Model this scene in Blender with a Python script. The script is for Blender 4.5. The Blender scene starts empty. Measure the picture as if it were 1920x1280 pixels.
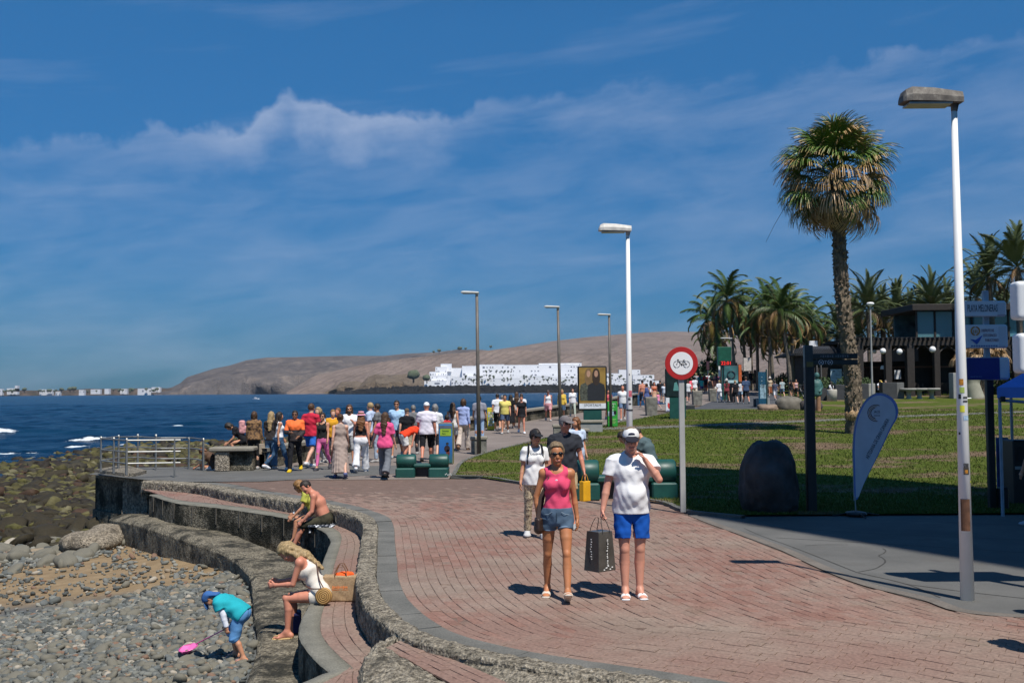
import bpy, math, random
import numpy as np
from mathutils import Vector, Matrix
from math import sin, cos, pi, radians as R

S = bpy.context.scene
# ---------------------------------------------------------------- camera
F = 2000.0; EYE = 2.24
TH = math.atan(93 / F); RO = 0.007
fw = np.array([0, cos(TH), sin(TH)]); u0 = np.array([0, -sin(TH), cos(TH)]); r0 = np.array([1.0, 0, 0])
up = u0 * cos(RO) + r0 * sin(RO); rt = r0 * cos(RO) - u0 * sin(RO)
cam = bpy.data.cameras.new('camera'); co = bpy.data.objects.new('camera', cam); S.collection.objects.link(co)
cam.sensor_width = 36; cam.lens = 36 * F / 1920; cam.clip_start = 0.1; cam.clip_end = 60000
mw = Matrix.Identity(4)
for i in range(3):
    mw[i][0] = rt[i]; mw[i][1] = up[i]; mw[i][2] = -fw[i]
mw[2][3] = EYE
co.matrix_world = mw
S.camera = co
# ---------------------------------------------------------------- world, sun
SUN_EL = R(61); SH = np.array([-0.47, 0.88])          # ground direction in which shadows fall
SH = SH / np.linalg.norm(SH)
sun_dir = np.array([-SH[0] * cos(SUN_EL), -SH[1] * cos(SUN_EL), sin(SUN_EL)])
w = bpy.data.worlds.new('World'); S.world = w; w.use_nodes = True
nt = w.node_tree; N = nt.nodes; L = nt.links; N.clear()
def nd(t, **k):
    n = N.new(t)
    for a, b in k.items(): setattr(n, a, b)
    return n
def mth(op, a, b=None, c=None, clamp=False):
    n = nd('ShaderNodeMath', operation=op, use_clamp=clamp)
    for i, v in enumerate((a, b, c)):
        if v is None: continue
        if isinstance(v, (int, float)): n.inputs[i].default_value = v
        else: L.new(v, n.inputs[i])
    return n.outputs[0]
sky = nd('ShaderNodeTexSky', sky_type='NISHITA', sun_disc=False, sun_elevation=SUN_EL,
         sun_rotation=math.atan2(sun_dir[0], sun_dir[1]), altitude=0, air_density=1.0, dust_density=0.3, ozone_density=3.0)
tc = nd('ShaderNodeTexCoord'); sx = nd('ShaderNodeSeparateXYZ'); L.new(tc.outputs['Generated'], sx.inputs[0])
az = mth('ARCTAN2', sx.outputs[0], sx.outputs[1]); el = mth('ARCSINE', sx.outputs[2])
# thin high cloud: streaks lying along a rising bank, with a few puffs on its upper edge
cx = nd('ShaderNodeCombineXYZ'); L.new(az, cx.inputs[0]); L.new(mth('SUBTRACT', mth('MULTIPLY', el, 3.2), mth('MULTIPLY', az, 0.35)), cx.inputs[1])
n1 = nd('ShaderNodeTexNoise'); n1.inputs['Scale'].default_value = 7.5; n1.inputs['Detail'].default_value = 9; n1.inputs['Roughness'].default_value = .58
n1.inputs['Distortion'].default_value = .35; L.new(cx.outputs[0], n1.inputs['Vector'])
cy = nd('ShaderNodeCombineXYZ'); L.new(az, cy.inputs[0]); L.new(el, cy.inputs[1])
n2 = nd('ShaderNodeTexNoise'); n2.inputs['Scale'].default_value = 26; n2.inputs['Detail'].default_value = 8; n2.inputs['Roughness'].default_value = .55
L.new(cy.outputs[0], n2.inputs['Vector'])
edge = nd('ShaderNodeFloatCurve')
cv = edge.mapping.curves[0]
pts = [(-.60, .175), (-.48, .207), (-.40, .222), (-.355, .228), (-.30, .238), (-.245, .247), (-.225, .262), (-.208, .276), (-.195, .266), (-.178, .270), (-.150, .255), (-.115, .262), (-.105, .256), (0, .272), (.15, .283), (.30, .290), (.45, .30), (.60, .31)]
for i, (a, b) in enumerate(pts):
    x = (a + .6) / 1.2
    if i == 0: cv.points[0].location = (x, b)
    elif i == len(pts) - 1: cv.points[len(cv.points) - 1].location = (x, b)
    else: cv.points.new(x, b)
edge.mapping.update()
L.new(mth('MULTIPLY_ADD', az, 1 / 1.2, .5, clamp=True), edge.inputs['Value'])
lim = mth('ADD', edge.outputs[0], mth('MULTIPLY', mth('SUBTRACT', n2.outputs[0], .5), .060))
below = mth('SUBTRACT', lim, el)                                   # > 0 beneath the edge of the bank
m_edge = mth('MULTIPLY', below, 110, clamp=True)
puff = mth('SUBTRACT', 1.0, mth('MULTIPLY', mth('SUBTRACT', below, .010), 26, clamp=True))
pw = mth('SUBTRACT', 1.0, mth('MULTIPLY', mth('ABSOLUTE', mth('ADD', az, .175)), 5.5, clamp=True))
veil = mth('MULTIPLY', mth('SUBTRACT', n1.outputs[0], .36), 3.0, clamp=True)
fade = mth('MULTIPLY_ADD', el, 2.0, .45, clamp=True)
dens = mth('MULTIPLY', m_edge, mth('ADD', mth('MULTIPLY', veil, .17), mth('ADD', mth('MULTIPLY', mth('MULTIPLY', puff, pw), .36), mth('MULTIPLY', mth('MULTIPLY', puff, veil), .06))))
dens = mth('MULTIPLY', dens, mth('GREATER_THAN', el, -.01))
# wisps above the bank on the right
n3 = nd('ShaderNodeTexNoise'); n3.inputs['Scale'].default_value = 3.2; n3.inputs['Detail'].default_value = 7; n3.inputs['Roughness'].default_value = .6
c3 = nd('ShaderNodeCombineXYZ'); L.new(az, c3.inputs[0]); L.new(mth('SUBTRACT', mth('MULTIPLY', el, 8), mth('MULTIPLY', az, .9)), c3.inputs[1]); L.new(c3.outputs[0], n3.inputs['Vector'])
dens = mth('ADD', dens, mth('MULTIPLY', mth('MULTIPLY', mth('SUBTRACT', n3.outputs[0], .53), 4.0, clamp=True), .13), clamp=True)
tint = nd('ShaderNodeMix', data_type='RGBA', blend_type='MULTIPLY'); tint.inputs[0].default_value = 1.0
L.new(sky.outputs[0], tint.inputs[6]); tint.inputs[7].default_value = (0.26, .83, 1.22, 1)
hz = nd('ShaderNodeMix', data_type='RGBA', blend_type='MIX')          # the sky stays blue down to the horizon
L.new(mth('SUBTRACT', 1.0, mth('MULTIPLY', el, 3.0, clamp=True)), hz.inputs[0])
L.new(tint.outputs[2], hz.inputs[6]); 
mixb = nd('ShaderNodeMix', data_type='RGBA', blend_type='MULTIPLY'); mixb.inputs[0].default_value = 1
L.new(tint.outputs[2], mixb.inputs[6]); mixb.inputs[7].default_value = (.50, .44, .58, 1); L.new(mixb.outputs[2], hz.inputs[7])
cm = nd('ShaderNodeMix', data_type='RGBA', blend_type='MIX'); L.new(dens, cm.inputs[0]); L.new(hz.outputs[2], cm.inputs[6]); cm.inputs[7].default_value = (7.2, 8.0, 10.0, 1)
bg = nd('ShaderNodeBackground'); bg.inputs[1].default_value = 0.072; L.new(cm.outputs[2], bg.inputs[0])
wo = nd('ShaderNodeOutputWorld'); L.new(bg.outputs[0], wo.inputs[0])
sl = bpy.data.lights.new('sun', 'SUN'); so = bpy.data.objects.new('sun', sl); S.collection.objects.link(so)
sl.energy = 5.0; sl.angle = R(.53); sl.color = (1.0, .95, .87)
so.rotation_euler = Vector(sun_dir).to_track_quat('Z', 'Y').to_euler()
S.view_settings.view_transform = 'Standard'; S.view_settings.look = 'None'
S.view_settings.exposure = 0.12; S.view_settings.gamma = 1
S.cycles.max_bounces = 6; S.cycles.diffuse_bounces = 3; S.cycles.glossy_bounces = 3; S.cycles.transparent_max_bounces = 8
S.cycles.use_adaptive_sampling = True

# ---------------------------------------------------------------- picture point to place
rng = np.random.default_rng(7); random.seed(7)
def ray(x, y): return fw + rt * ((x - 960) / F) + up * ((640 - y) / F)
def at(x, y, z=0.0):                                   # point on the level z
    d = ray(x, y); t = (z - EYE) / d[2]
    return np.array([d[0] * t, d[1] * t, z])
def atY(x, y, Y):                                      # point at distance Y
    d = ray(x, y); t = Y / d[1]
    return np.array([d[0] * t, Y, EYE + d[2] * t])
def sp(t, wd): return wd * np.logaddexp(0, t / wd)
def g(Y): return .035 * sp(np.asarray(Y, float) - 38, 5) - .035 * sp(np.asarray(Y, float) - 104, 6)
def G(x, y):                                           # point on the rising ground
    d = ray(x, y); lo, hi = 4.0, 400.0
    for _ in range(60):
        m = (lo + hi) / 2
        if EYE + d[2] * m / d[1] > g(m): lo = m
        else: hi = m
    return np.array([d[0] * lo / d[1], lo, float(g(lo))])
def px(Y): return Y / F                                # metres in one photo pixel at distance Y

# ---------------------------------------------------------------- objects
C = S.collection
def link(o, parent=None):
    C.objects.link(o)
    if parent is not None: o.parent = parent
    return o
def tag(o, label=None, cat=None, group=None, kind=None):
    if label: o['label'] = label
    if cat: o['category'] = cat
    if group: o['group'] = group
    if kind: o['kind'] = kind
    return o
def empty(name, loc=(0, 0, 0), rz=0, label=None, cat=None, group=None):
    o = bpy.data.objects.new(name, None); link(o); o.location = Vector(loc); o.rotation_euler = (0, 0, rz); o.empty_display_size = .1
    return tag(o, label, cat, group)
def mesh(name, v, f, m, parent=None, smooth=False, mi=None):
    me = bpy.data.meshes.new(name)
    me.from_pydata([tuple(map(float, p)) for p in v] if not isinstance(v, np.ndarray) else v.tolist(), [], f if not isinstance(f, np.ndarray) else f.tolist())
    for q in (m if isinstance(m, (list, tuple)) else [m]): me.materials.append(q)
    if mi is not None: me.polygons.foreach_set('material_index', np.asarray(mi, np.int32))
    if smooth: me.polygons.foreach_set('use_smooth', np.ones(len(me.polygons), bool))
    me.update()
    return link(bpy.data.objects.new(name, me), parent)
def attr(o, name, vals):
    a = o.data.attributes.new(name, 'FLOAT', 'POINT'); a.data.foreach_set('value', np.asarray(vals, np.float32))
def copy_tree(o, parent=None):
    c = o.copy(); C.objects.link(c)
    if parent is not None: c.parent = parent
    for ch in list(o.children): copy_tree(ch, c)
    return c

class MB:                                              # collects simple solids into ONE mesh
    def __init__(s): s.v = []; s.f = []; s.m = []; s.cur = 0
    def add(s, v, f):
        b = len(s.v); s.v += [tuple(map(float, p)) for p in v]; s.f += [tuple(b + i for i in q) for q in f]; s.m += [s.cur] * len(f); return s
    def box(s, c, d, rz=0, bev=0.0, rx=0, taper=1.0):
        x, y, z = d[0] / 2, d[1] / 2, d[2] / 2
        if bev <= 0:
            v = [(a * x * (taper if e > 0 else 1), b * y * (taper if e > 0 else 1), e * z) for e in (-1, 1) for a, b in ((-1, -1), (1, -1), (1, 1), (-1, 1))]
            f = [(3, 2, 1, 0), (4, 5, 6, 7), (0, 1, 5, 4), (1, 2, 6, 5), (2, 3, 7, 6), (3, 0, 4, 7)]
        else:
            bev = min(bev, x * .9, y * .9, z * .9); v = []; f = []
            for zz, i in ((-z, bev), (-z + bev, 0), (z - bev, 0), (z, bev)):
                k = taper if zz > 0 else 1
                for a, b in ((-1, -1), (1, -1), (1, 1), (-1, 1)):
                    v.append((a * (x - i - (bev if i == 0 else 0)) * k, b * (y - i) * k, zz)); v.append((a * (x - i) * k, b * (y - i - (bev if i == 0 else 0)) * k, zz))
            # order corners so that the ring runs round
            ring = [1, 0, 2, 3, 5, 4, 6, 7]
            for q in range(3):
                for j in range(8):
                    a, b = ring[j], ring[(j + 1) % 8]
                    f.append((q * 8 + a, q * 8 + b, q * 8 + 8 + b, q * 8 + 8 + a))
            f.append(tuple(24 + j for j in ring)); f.append(tuple(reversed(ring)))
        cr, sr = cos(rx), sin(rx); v = [(a, b * cr - e * sr, b * sr + e * cr) for a, b, e in v]
        cr, sr = cos(rz), sin(rz)
        return s.add([(c[0] + a * cr - b * sr, c[1] + a * sr + b * cr, c[2] + e) for a, b, e in v], f)
    def tube(s, pts, rad, n=10, cap=True):
        pts = [np.array(p, float) for p in pts]; rad = rad if hasattr(rad, '__len__') else [rad] * len(pts)
        v = []; f = []
        t0 = pts[1] - pts[0]; ref = np.array([0, 0, 1.]) if abs(t0[2]) < .9 * np.linalg.norm(t0) else np.array([1., 0, 0])
        for i, p in enumerate(pts):
            t = pts[min(i + 1, len(pts) - 1)] - pts[max(i - 1, 0)]; t = t / (np.linalg.norm(t) + 1e-9)
            a = np.cross(ref, t); a /= np.linalg.norm(a) + 1e-9; b = np.cross(t, a)
            for k in range(n):
                w_ = 2 * pi * k / n; v.append(p + rad[i] * (a * cos(w_) + b * sin(w_)))
        for i in range(len(pts) - 1):
            for k in range(n):
                f.append((i * n + k, i * n + (k + 1) % n, (i + 1) * n + (k + 1) % n, (i + 1) * n + k))
        if cap: f.append(tuple(range(n))[::-1]); f.append(tuple((len(pts) - 1) * n + k for k in range(n)))
        return s.add(v, f)
    def lathe(s, c, prof, n=16, sxy=(1, 1)):
        v = []; f = []
        for r_, z_ in prof:
            for k in range(n): v.append((c[0] + sxy[0] * r_ * cos(2 * pi * k / n), c[1] + sxy[1] * r_ * sin(2 * pi * k / n), c[2] + z_))
        for i in range(len(prof) - 1):
            for k in range(n): f.append((i * n + k, i * n + (k + 1) % n, (i + 1) * n + (k + 1) % n, (i + 1) * n + k))
        f.append(tuple(range(n))[::-1]); f.append(tuple((len(prof) - 1) * n + k for k in range(n)))
        return s.add(v, f)
    def prism(s, poly, y0, y1):                        # outline in x,z pushed along y
        n = len(poly); v = [(x, y0, z) for x, z in poly] + [(x, y1, z) for x, z in poly]
        return s.add(v, [tuple(range(n)), tuple(range(2 * n - 1, n - 1, -1))] + [(i, n + i, n + (i + 1) % n, (i + 1) % n) for i in range(n)])
    def slab(s, poly, z0, z1):                         # outline in x,y raised along z
        n = len(poly); v = [(x, y, z0) for x, y in poly] + [(x, y, z1) for x, y in poly]
        return s.add(v, [tuple(range(n - 1, -1, -1)), tuple(range(n, 2 * n))] + [(i, (i + 1) % n, n + (i + 1) % n, n + i) for i in range(n)])
    def build(s, name, m, parent=None, smooth=False):
        return mesh(name, s.v, s.f, m, parent, smooth, s.m if isinstance(m, (list, tuple)) else None)

# ---------------------------------------------------------------- materials
_mc = {}
def lin(c):
    if isinstance(c, str): c = tuple(int(c[i:i + 2], 16) / 255 for i in (0, 2, 4))
    return tuple((v / 12.92 if v <= .04045 else ((v + .055) / 1.055) ** 2.4) for v in c)
class NT:
    def __init__(s, name):
        s.m = bpy.data.materials.new(name); s.m.use_nodes = True; s.n = s.m.node_tree.nodes; s.l = s.m.node_tree.links
        s.b = s.n['Principled BSDF']; s.o = s.n['Material Output']
        s.tc = s.n.new('ShaderNodeTexCoord')
    def put(s, sock, v):
        if isinstance(v, (int, float)): sock.default_value = v
        elif isinstance(v, (tuple, list)): sock.default_value = tuple(v) + ((1,) if len(v) == 3 and sock.type == 'RGBA' else ())
        else: s.l.new(v, sock)
    def noise(s, scale, detail=4, rough=.55, vec=None, sc=None, coord='Object', dist=0):
        n = s.n.new('ShaderNodeTexNoise'); n.inputs['Scale'].default_value = scale; n.inputs['Detail'].default_value = detail; n.inputs['Roughness'].default_value = rough
        n.inputs['Distortion'].default_value = dist
        v = vec or s.tc.outputs[coord]
        if sc:
            mp = s.n.new('ShaderNodeMapping'); s.l.new(v, mp.inputs[0]); mp.inputs['Scale'].default_value = sc; v = mp.outputs[0]
        s.l.new(v, n.inputs['Vector']); return n.outputs[0]
    def vor(s, scale, feat='F1', sc=None, out=0, rnd=1.0, coord='Object'):
        n = s.n.new('ShaderNodeTexVoronoi'); n.feature = feat; n.inputs['Scale'].default_value = scale; n.inputs['Randomness'].default_value = rnd; v = s.tc.outputs[coord]
        if sc:
            mp = s.n.new('ShaderNodeMapping'); s.l.new(v, mp.inputs[0]); mp.inputs['Scale'].default_value = sc; v = mp.outputs[0]
        s.l.new(v, n.inputs['Vector']); return n.outputs[out]
    def math(s, op, a, b=0.0, c=0.0, clamp=False):
        n = s.n.new('ShaderNodeMath'); n.operation = op; n.use_clamp = clamp
        for i, v in enumerate((a, b, c)): s.put(n.inputs[i], v)
        return n.outputs[0]
    def ramp(s, x, stops, interp='LINEAR'):
        n = s.n.new('ShaderNodeValToRGB'); s.l.new(x, n.inputs[0]); n.color_ramp.interpolation = interp; e = n.color_ramp.elements
        while len(e) < len(stops): e.new(.5)
        for q, (p, c) in zip(e, stops): q.position = p; q.color = tuple(c) + (1,)
        return n.outputs[0]
    def mix(s, fac, a, b, mode='MIX'):
        n = s.n.new('ShaderNodeMix'); n.data_type = 'RGBA'; n.blend_type = mode
        s.put(n.inputs[0], fac); s.put(n.inputs[6], a); s.put(n.inputs[7], b); return n.outputs[2]
    def attr(s, name, out=2):
        n = s.n.new('ShaderNodeAttribute'); n.attribute_name = name; return n.outputs[out]
    def rnd(s):
        n = s.n.new('ShaderNodeObjectInfo'); return n.outputs['Random']
    def bump(s, h, st=.3, dist=.02, nrm=None):
        n = s.n.new('ShaderNodeBump'); n.inputs['Strength'].default_value = st; n.inputs['Distance'].default_value = dist; s.l.new(h, n.inputs['Height'])
        if nrm: s.l.new(nrm, n.inputs['Normal'])
        return n.outputs[0]
    def fin(s, col=None, rough=None, nrm=None, metal=None, spec=None, trans=None):
        if col is not None: s.put(s.b.inputs['Base Color'], col)
        if rough is not None: s.put(s.b.inputs['Roughness'], rough)
        if nrm is not None: s.l.new(nrm, s.b.inputs['Normal'])
        if metal is not None: s.put(s.b.inputs['Metallic'], metal)
        if spec is not None: s.put(s.b.inputs['Specular IOR Level'], spec)
        return s.m
def sc3(c, k): return tuple(min(1, v * k) for v in c)
def M(col, rough=.7, var=.18, scale=6, bump=.0, metal=0, spec=.5, kind='plain'):
    """everyday surface: a base colour with soft mottling and fine relief"""
    c = lin(col) if (isinstance(col, str)) else tuple(col)
    key = (tuple(round(v, 4) for v in c), rough, var, scale, bump, metal, spec, kind)
    if key in _mc: return _mc[key]
    t = NT('surface_%02d' % len(_mc)); n = t.noise(scale, 5)
    a = t.ramp(n, [(.3, sc3(c, 1 - var)), (.7, sc3(c, 1 + var))])
    if kind == 'cloth':
        f = t.noise(45, 3); a = t.mix(t.math('MULTIPLY', f, .25), a, sc3(c, .7)); nr = t.bump(t.noise(14, 5, .6), .35, .012)
        t.fin(a, .9, nr, spec=.2)
    elif kind == 'skin':
        f = t.noise(9, 4); a = t.ramp(f, [(.3, sc3(c, .88)), (.7, (min(1, c[0] * 1.08), c[1], c[2]))]); t.fin(a, .5, t.bump(t.noise(40, 4), .08, .005), spec=.45)
    else:
        t.fin(a, rough, t.bump(t.noise(scale * 5, 5, .6), bump, .02) if bump else None, metal, spec)
    _mc[key] = t.m; return t.m
def cloth(c): return M(c, kind='cloth', var=.10, scale=7)
def skin(c): return M(c, kind='skin')
def text(body, size, loc, rz, m, parent, name='lettering', rx=pi / 2, ry=0, align='CENTER', sx_=1.0, ext=.002):
    cu = bpy.data.curves.new(name, 'FONT'); cu.body = body; cu.size = size; cu.align_x = align; cu.align_y = 'CENTER'; cu.extrude = ext; cu.resolution_u = 2
    cu.materials.append(m); o = link(bpy.data.objects.new(name, cu), parent)
    o.location = Vector(loc); o.rotation_euler = (rx, ry, rz); o.scale = (sx_, 1, 1); return o
def cr(P, n):                                          # smooth curve through points, n samples
    P = np.array(P, float); d = np.r_[0, np.cumsum(np.linalg.norm(np.diff(P, axis=0), axis=1))]
    t = np.linspace(0, d[-1], n); out = np.zeros((n, P.shape[1]))
    m = np.gradient(P, d, axis=0)
    for k in range(P.shape[1]):
        i = np.clip(np.searchsorted(d, t) - 1, 0, len(d) - 2); h = d[i + 1] - d[i]; u = (t - d[i]) / h
        out[:, k] = (2*u**3-3*u**2+1)*P[i, k] + (u**3-2*u**2+u)*h*m[i, k] + (-2*u**3+3*u**2)*P[i+1, k] + (u**3-u**2)*h*m[i+1, k]
    return out
def grid(name, V, m, parent=None, smooth=False, flip=False):   # V: rows x cols x 3
    r_, c_ = V.shape[:2]; i = np.arange(r_ * c_).reshape(r_, c_)
    f = np.stack([i[:-1, :-1], i[:-1, 1:], i[1:, 1:], i[1:, :-1]], -1).reshape(-1, 4)
    if flip: f = f[:, ::-1]
    return mesh(name, V.reshape(-1, 3), f, m, parent, smooth)
def vnoise(P, s, seed=0):                              # cheap value noise on points, -1..1
    P = np.asarray(P, float) * s; i = np.floor(P).astype(np.int64); f = P - i; f = f * f * (3 - 2 * f); o = 0
    def h(a, b, c):
        n = (a * 374761393 + b * 668265263 + c * 2147483647 + seed * 974634777) & 0xffffffff
        n = ((n ^ (n >> 13)) * 1274126177) & 0xffffffff
        return ((n ^ (n >> 16)) & 0xffff) / 32767.5 - 1
    for dx in (0, 1):
        for dy in (0, 1):
            for dz in (0, 1):
                wt = (f[..., 0] if dx else 1 - f[..., 0]) * (f[..., 1] if dy else 1 - f[..., 1]) * (f[..., 2] if dz else 1 - f[..., 2])
                o = o + wt * h(i[..., 0] + dx, i[..., 1] + dy, i[..., 2] + dz)
    return o
# ================================================================ SETTING
# ---- materials of the ground
def m_brick(name, moss=.25):
    t = NT(name); ge = t.n.new('ShaderNodeNewGeometry'); r_ = ge.outputs['Random Per Island']
    c = t.ramp(r_, [(0, (.195, .106, .082)), (.3, (.235, .130, .100)), (.55, (.215, .136, .108)), (.8, (.255, .150, .119)), (1, (.22, .150, .121))])
    n = t.noise(.55, 6, .6); c = t.mix(t.ramp(n, [(.42, (0, 0, 0)), (.64, (1, 1, 1))]), c, (.265, .200, .160))
    n2 = t.noise(30, 4); c = t.mix(.55, c, t.ramp(n2, [(.3, (.28, .28, .28)), (.7, (.72, .72, .72))]), 'OVERLAY')
    st = t.noise(.28, 7, .7); c = t.mix(t.math('MULTIPLY', t.ramp(st, [(.50, (0, 0, 0)), (.62, (1, 1, 1))]), .35), c, (.13, .092, .07)); gum = t.vor(3.1, out=0); c = t.mix(t.math('MULTIPLY', t.math('LESS_THAN', gum, .035), .5), c, (.07, .06, .05))
    n3 = t.noise(1.3, 5, .65); c = t.mix(t.math('MULTIPLY', t.ramp(n3, [(.58, (0, 0, 0)), (.75, (1, 1, 1))]), moss * 1.6), c, (.09, .085, .05))
    return t.fin(c, .85, t.bump(n2, .3, .01), spec=.25)
def m_concrete(name, c1, c2, sc=3.0, bump=.25, fine=60, spots=None):
    t = NT(name); n = t.noise(sc, 7, .62); c = t.ramp(n, [(.32, c1), (.68, c2)]); f = t.noise(fine, 2.0, .4)
    c = t.mix(.4, c, t.ramp(f, [(.3, (.25, .25, .25)), (.7, (.75, .75, .75))]), 'OVERLAY')
    if spots: c = t.mix(t.ramp(t.noise(spots[0], 5, .7), [(.55, (0, 0, 0)), (.66, (1, 1, 1))]), c, spots[1])
    return t.fin(c, .88, t.bump(f, bump, .012), spec=.25)
def m_rough(name, base, dark, amount=.5):              # pebble-dash concrete, pitted and weathered black
    t = NT(name); v = t.vor(30, out=0); n = t.noise(1.6, 7, .7); n2 = t.noise(20, 5, .8, sc=(1, 1, .6))
    c = t.ramp(n2, [(.32, sc3(base, .14)), (.46, sc3(base, .8)), (.60, sc3(base, 1.9))])
    c = t.mix(t.ramp(n, [(.26 + amount * .36, (0, 0, 0)), (.38 + amount * .36, (1, 1, 1))]), dark, c)
    c = t.mix(.5, c, t.ramp(v, [(.05, (.1, .1, .1)), (.4, (.7, .7, .7))]), 'OVERLAY')
    h = t.math('ADD', v, t.math('MULTIPLY', n2, 1.4))
    return t.fin(c, .95, t.bump(h, .9, .035), spec=.15)
MORTAR = m_concrete('mortar', (.125, .084, .066), (.175, .120, .096), 4)
BRICK = m_brick('red_paver'); BRICK2 = m_brick('red_paver_terrace', .1)
SMOOTH = m_concrete('smooth_concrete', (.100, .100, .090), (.165, .160, .145), 1.6, .2)
SMOOTH2 = m_concrete('kerb_concrete', (.135, .130, .106), (.205, .195, .160), 2.0, .2)
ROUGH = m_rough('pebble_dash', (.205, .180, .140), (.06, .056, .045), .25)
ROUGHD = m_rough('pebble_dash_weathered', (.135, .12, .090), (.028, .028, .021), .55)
GREYP = m_concrete('grey_paving', (.092, .092, .088), (.135, .133, .126), .8, .12, 90, (.9, (.105, .10, .092)))
PROM = m_concrete('promenade_paving', (.165, .135, .118), (.225, .188, .165), .5, .1, 50)
ASPH = m_concrete('asphalt', (.055, .057, .062), (.085, .087, .092), 1.2, .1, 80)
Z1, Z2 = -.28, -.70
def Z1f(Y): return np.interp(Y, [12, 20, 23, 28], [-.29, -.25, -.19, -.16])
def Z2f(Y): return np.interp(Y, [14, 20, 24, 28], [-.70, -.66, -.60, -.78])
def atf(x, y, zf):
    z = -.2
    for _ in range(12): p = at(x, y, z); z = float(zf(p[1]))
    return at(x, y, z)

def interp_chain(P):
    P = np.array([(p[0], p[1]) for p in P]); P = P[np.argsort(P[:, 1])]
    return lambda Y: np.interp(Y, P[:, 1], P[:, 0])
def strip(name, left, right, y0, y1, m, dz=0.0, step=1.2, cols=6, zf=None):
    lf, rf = interp_chain(left), interp_chain(right)
    Ys = np.unique(np.r_[np.arange(y0, y1, step), y1, [p[1] for p in left if y0 < p[1] < y1], [p[1] for p in right if y0 < p[1] < y1]])
    V = np.zeros((len(Ys), cols, 3))
    for i, Y in enumerate(Ys):
        a, b = float(lf(Y)), float(rf(Y)); b = max(b, a + .001); xs = np.linspace(a, b, cols)
        V[i, :, 0] = xs; V[i, :, 1] = Y; V[i, :, 2] = (g(Y) if zf is None else zf(xs, Y)) + dz
    return tag(grid(name, V, m), kind='structure')
def res(P, n):                                         # even resampling without smoothing
    P = np.array(P, float); d = np.r_[0, np.cumsum(np.linalg.norm(np.diff(P, axis=0), axis=1))]; t = np.linspace(0, d[-1], n)
    return np.stack([np.interp(t, d, P[:, k]) for k in range(P.shape[1])], 1)
def offset(P, w_):                                     # sideways, towards the sea side
    T = np.gradient(P[:, :2], axis=0); T /= np.linalg.norm(T, axis=1)[:, None]
    Nn = np.stack([T[:, 1], -T[:, 0]], 1); o = P.copy(); o[:, :2] += Nn * np.asarray(w_).reshape(-1, 1); return o
def rib(rows, name, m, parent=None, amp=0.0, sc=8, sub=1, kind='structure', smooth=True):
    """surface through a list of curves (each n x 3); amp roughens it"""
    rows = [np.asarray(r_) for r_ in rows]; V = []
    for a, b in zip(rows[:-1], rows[1:]):
        for k in range(sub): V.append(a + (b - a) * k / sub)
    V.append(rows[-1]); V = np.stack(V)
    if amp:
        d = np.stack([vnoise(V, sc, q) + .5 * vnoise(V, sc * 2.3, q + 9) for q in range(3)], -1) * amp; V = V + d
    o = grid(name, V, m, parent, smooth)
    return tag(o, kind=kind) if parent is None else o
def setz(P, z): o = np.array(P, float).copy(); o[:, 2] = z(o[:, 1]) if callable(z) else z; return o
def z1(d=0.0): return lambda Y: Z1f(Y) + d

# ---- edge of the brick paving: the master line of the sea wall (from the pier, round the bend, out to the right)
Bp = [at(*p) for p in [(322, 899), (420, 906), (500, 920), (570, 930), (640, 942), (700, 958), (728, 970), (738, 988), (740, 1012), (744, 1050), (750, 1095), (770, 1130), (805, 1160), (850, 1185), (960, 1215), (1090, 1237), (1280, 1265), (1420, 1290), (1650, 1340), (1900, 1400)]]
B = cr(Bp, 700)
wid = np.interp(B[:, 1], [7, 12, 18, 20, 23, 27], [.52, .5, .5, .62, .85, .9])
W0 = offset(B, wid * .52); W = offset(B, wid)
seam = lambda X: np.interp(X, [-1.2, -.3, 1.75, 5.1, 12], [9.55, 9.75, 10.3, 10.55, 10.7])
RCH = [(22, 6.5), (9, 8.6), (5.7, 10.25)] + [tuple(at(*p)[:2]) for p in [(1780, 1143), (1737, 1127), (1627, 1100), (1530, 1063), (1467, 1033), (1380, 1000), (1330, 982), (1290, 966)]]
LAWN_L = [G(*p) for p in [(1290, 962), (1240, 945), (1090, 925), (960, 905), (900, 896), (845, 894)]] 
LAWN_U = [G(*p) for p in [(845, 893), (870, 864), (910, 850), (985, 831), (1060, 812), (1120, 800), (1180, 789), (1240, 777), (1286, 769)]]
SEA_E = [G(*p) for p in [(388, 885), (470, 881), (560, 861), (690, 838), (850, 810), (987, 787), (1060, 776), (1130, 764), (1200, 749), (1240, 741)]]
Ybr = 27.3
rch = [p for p in RCH] + [tuple(p[:2]) for p in LAWN_L]

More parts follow.
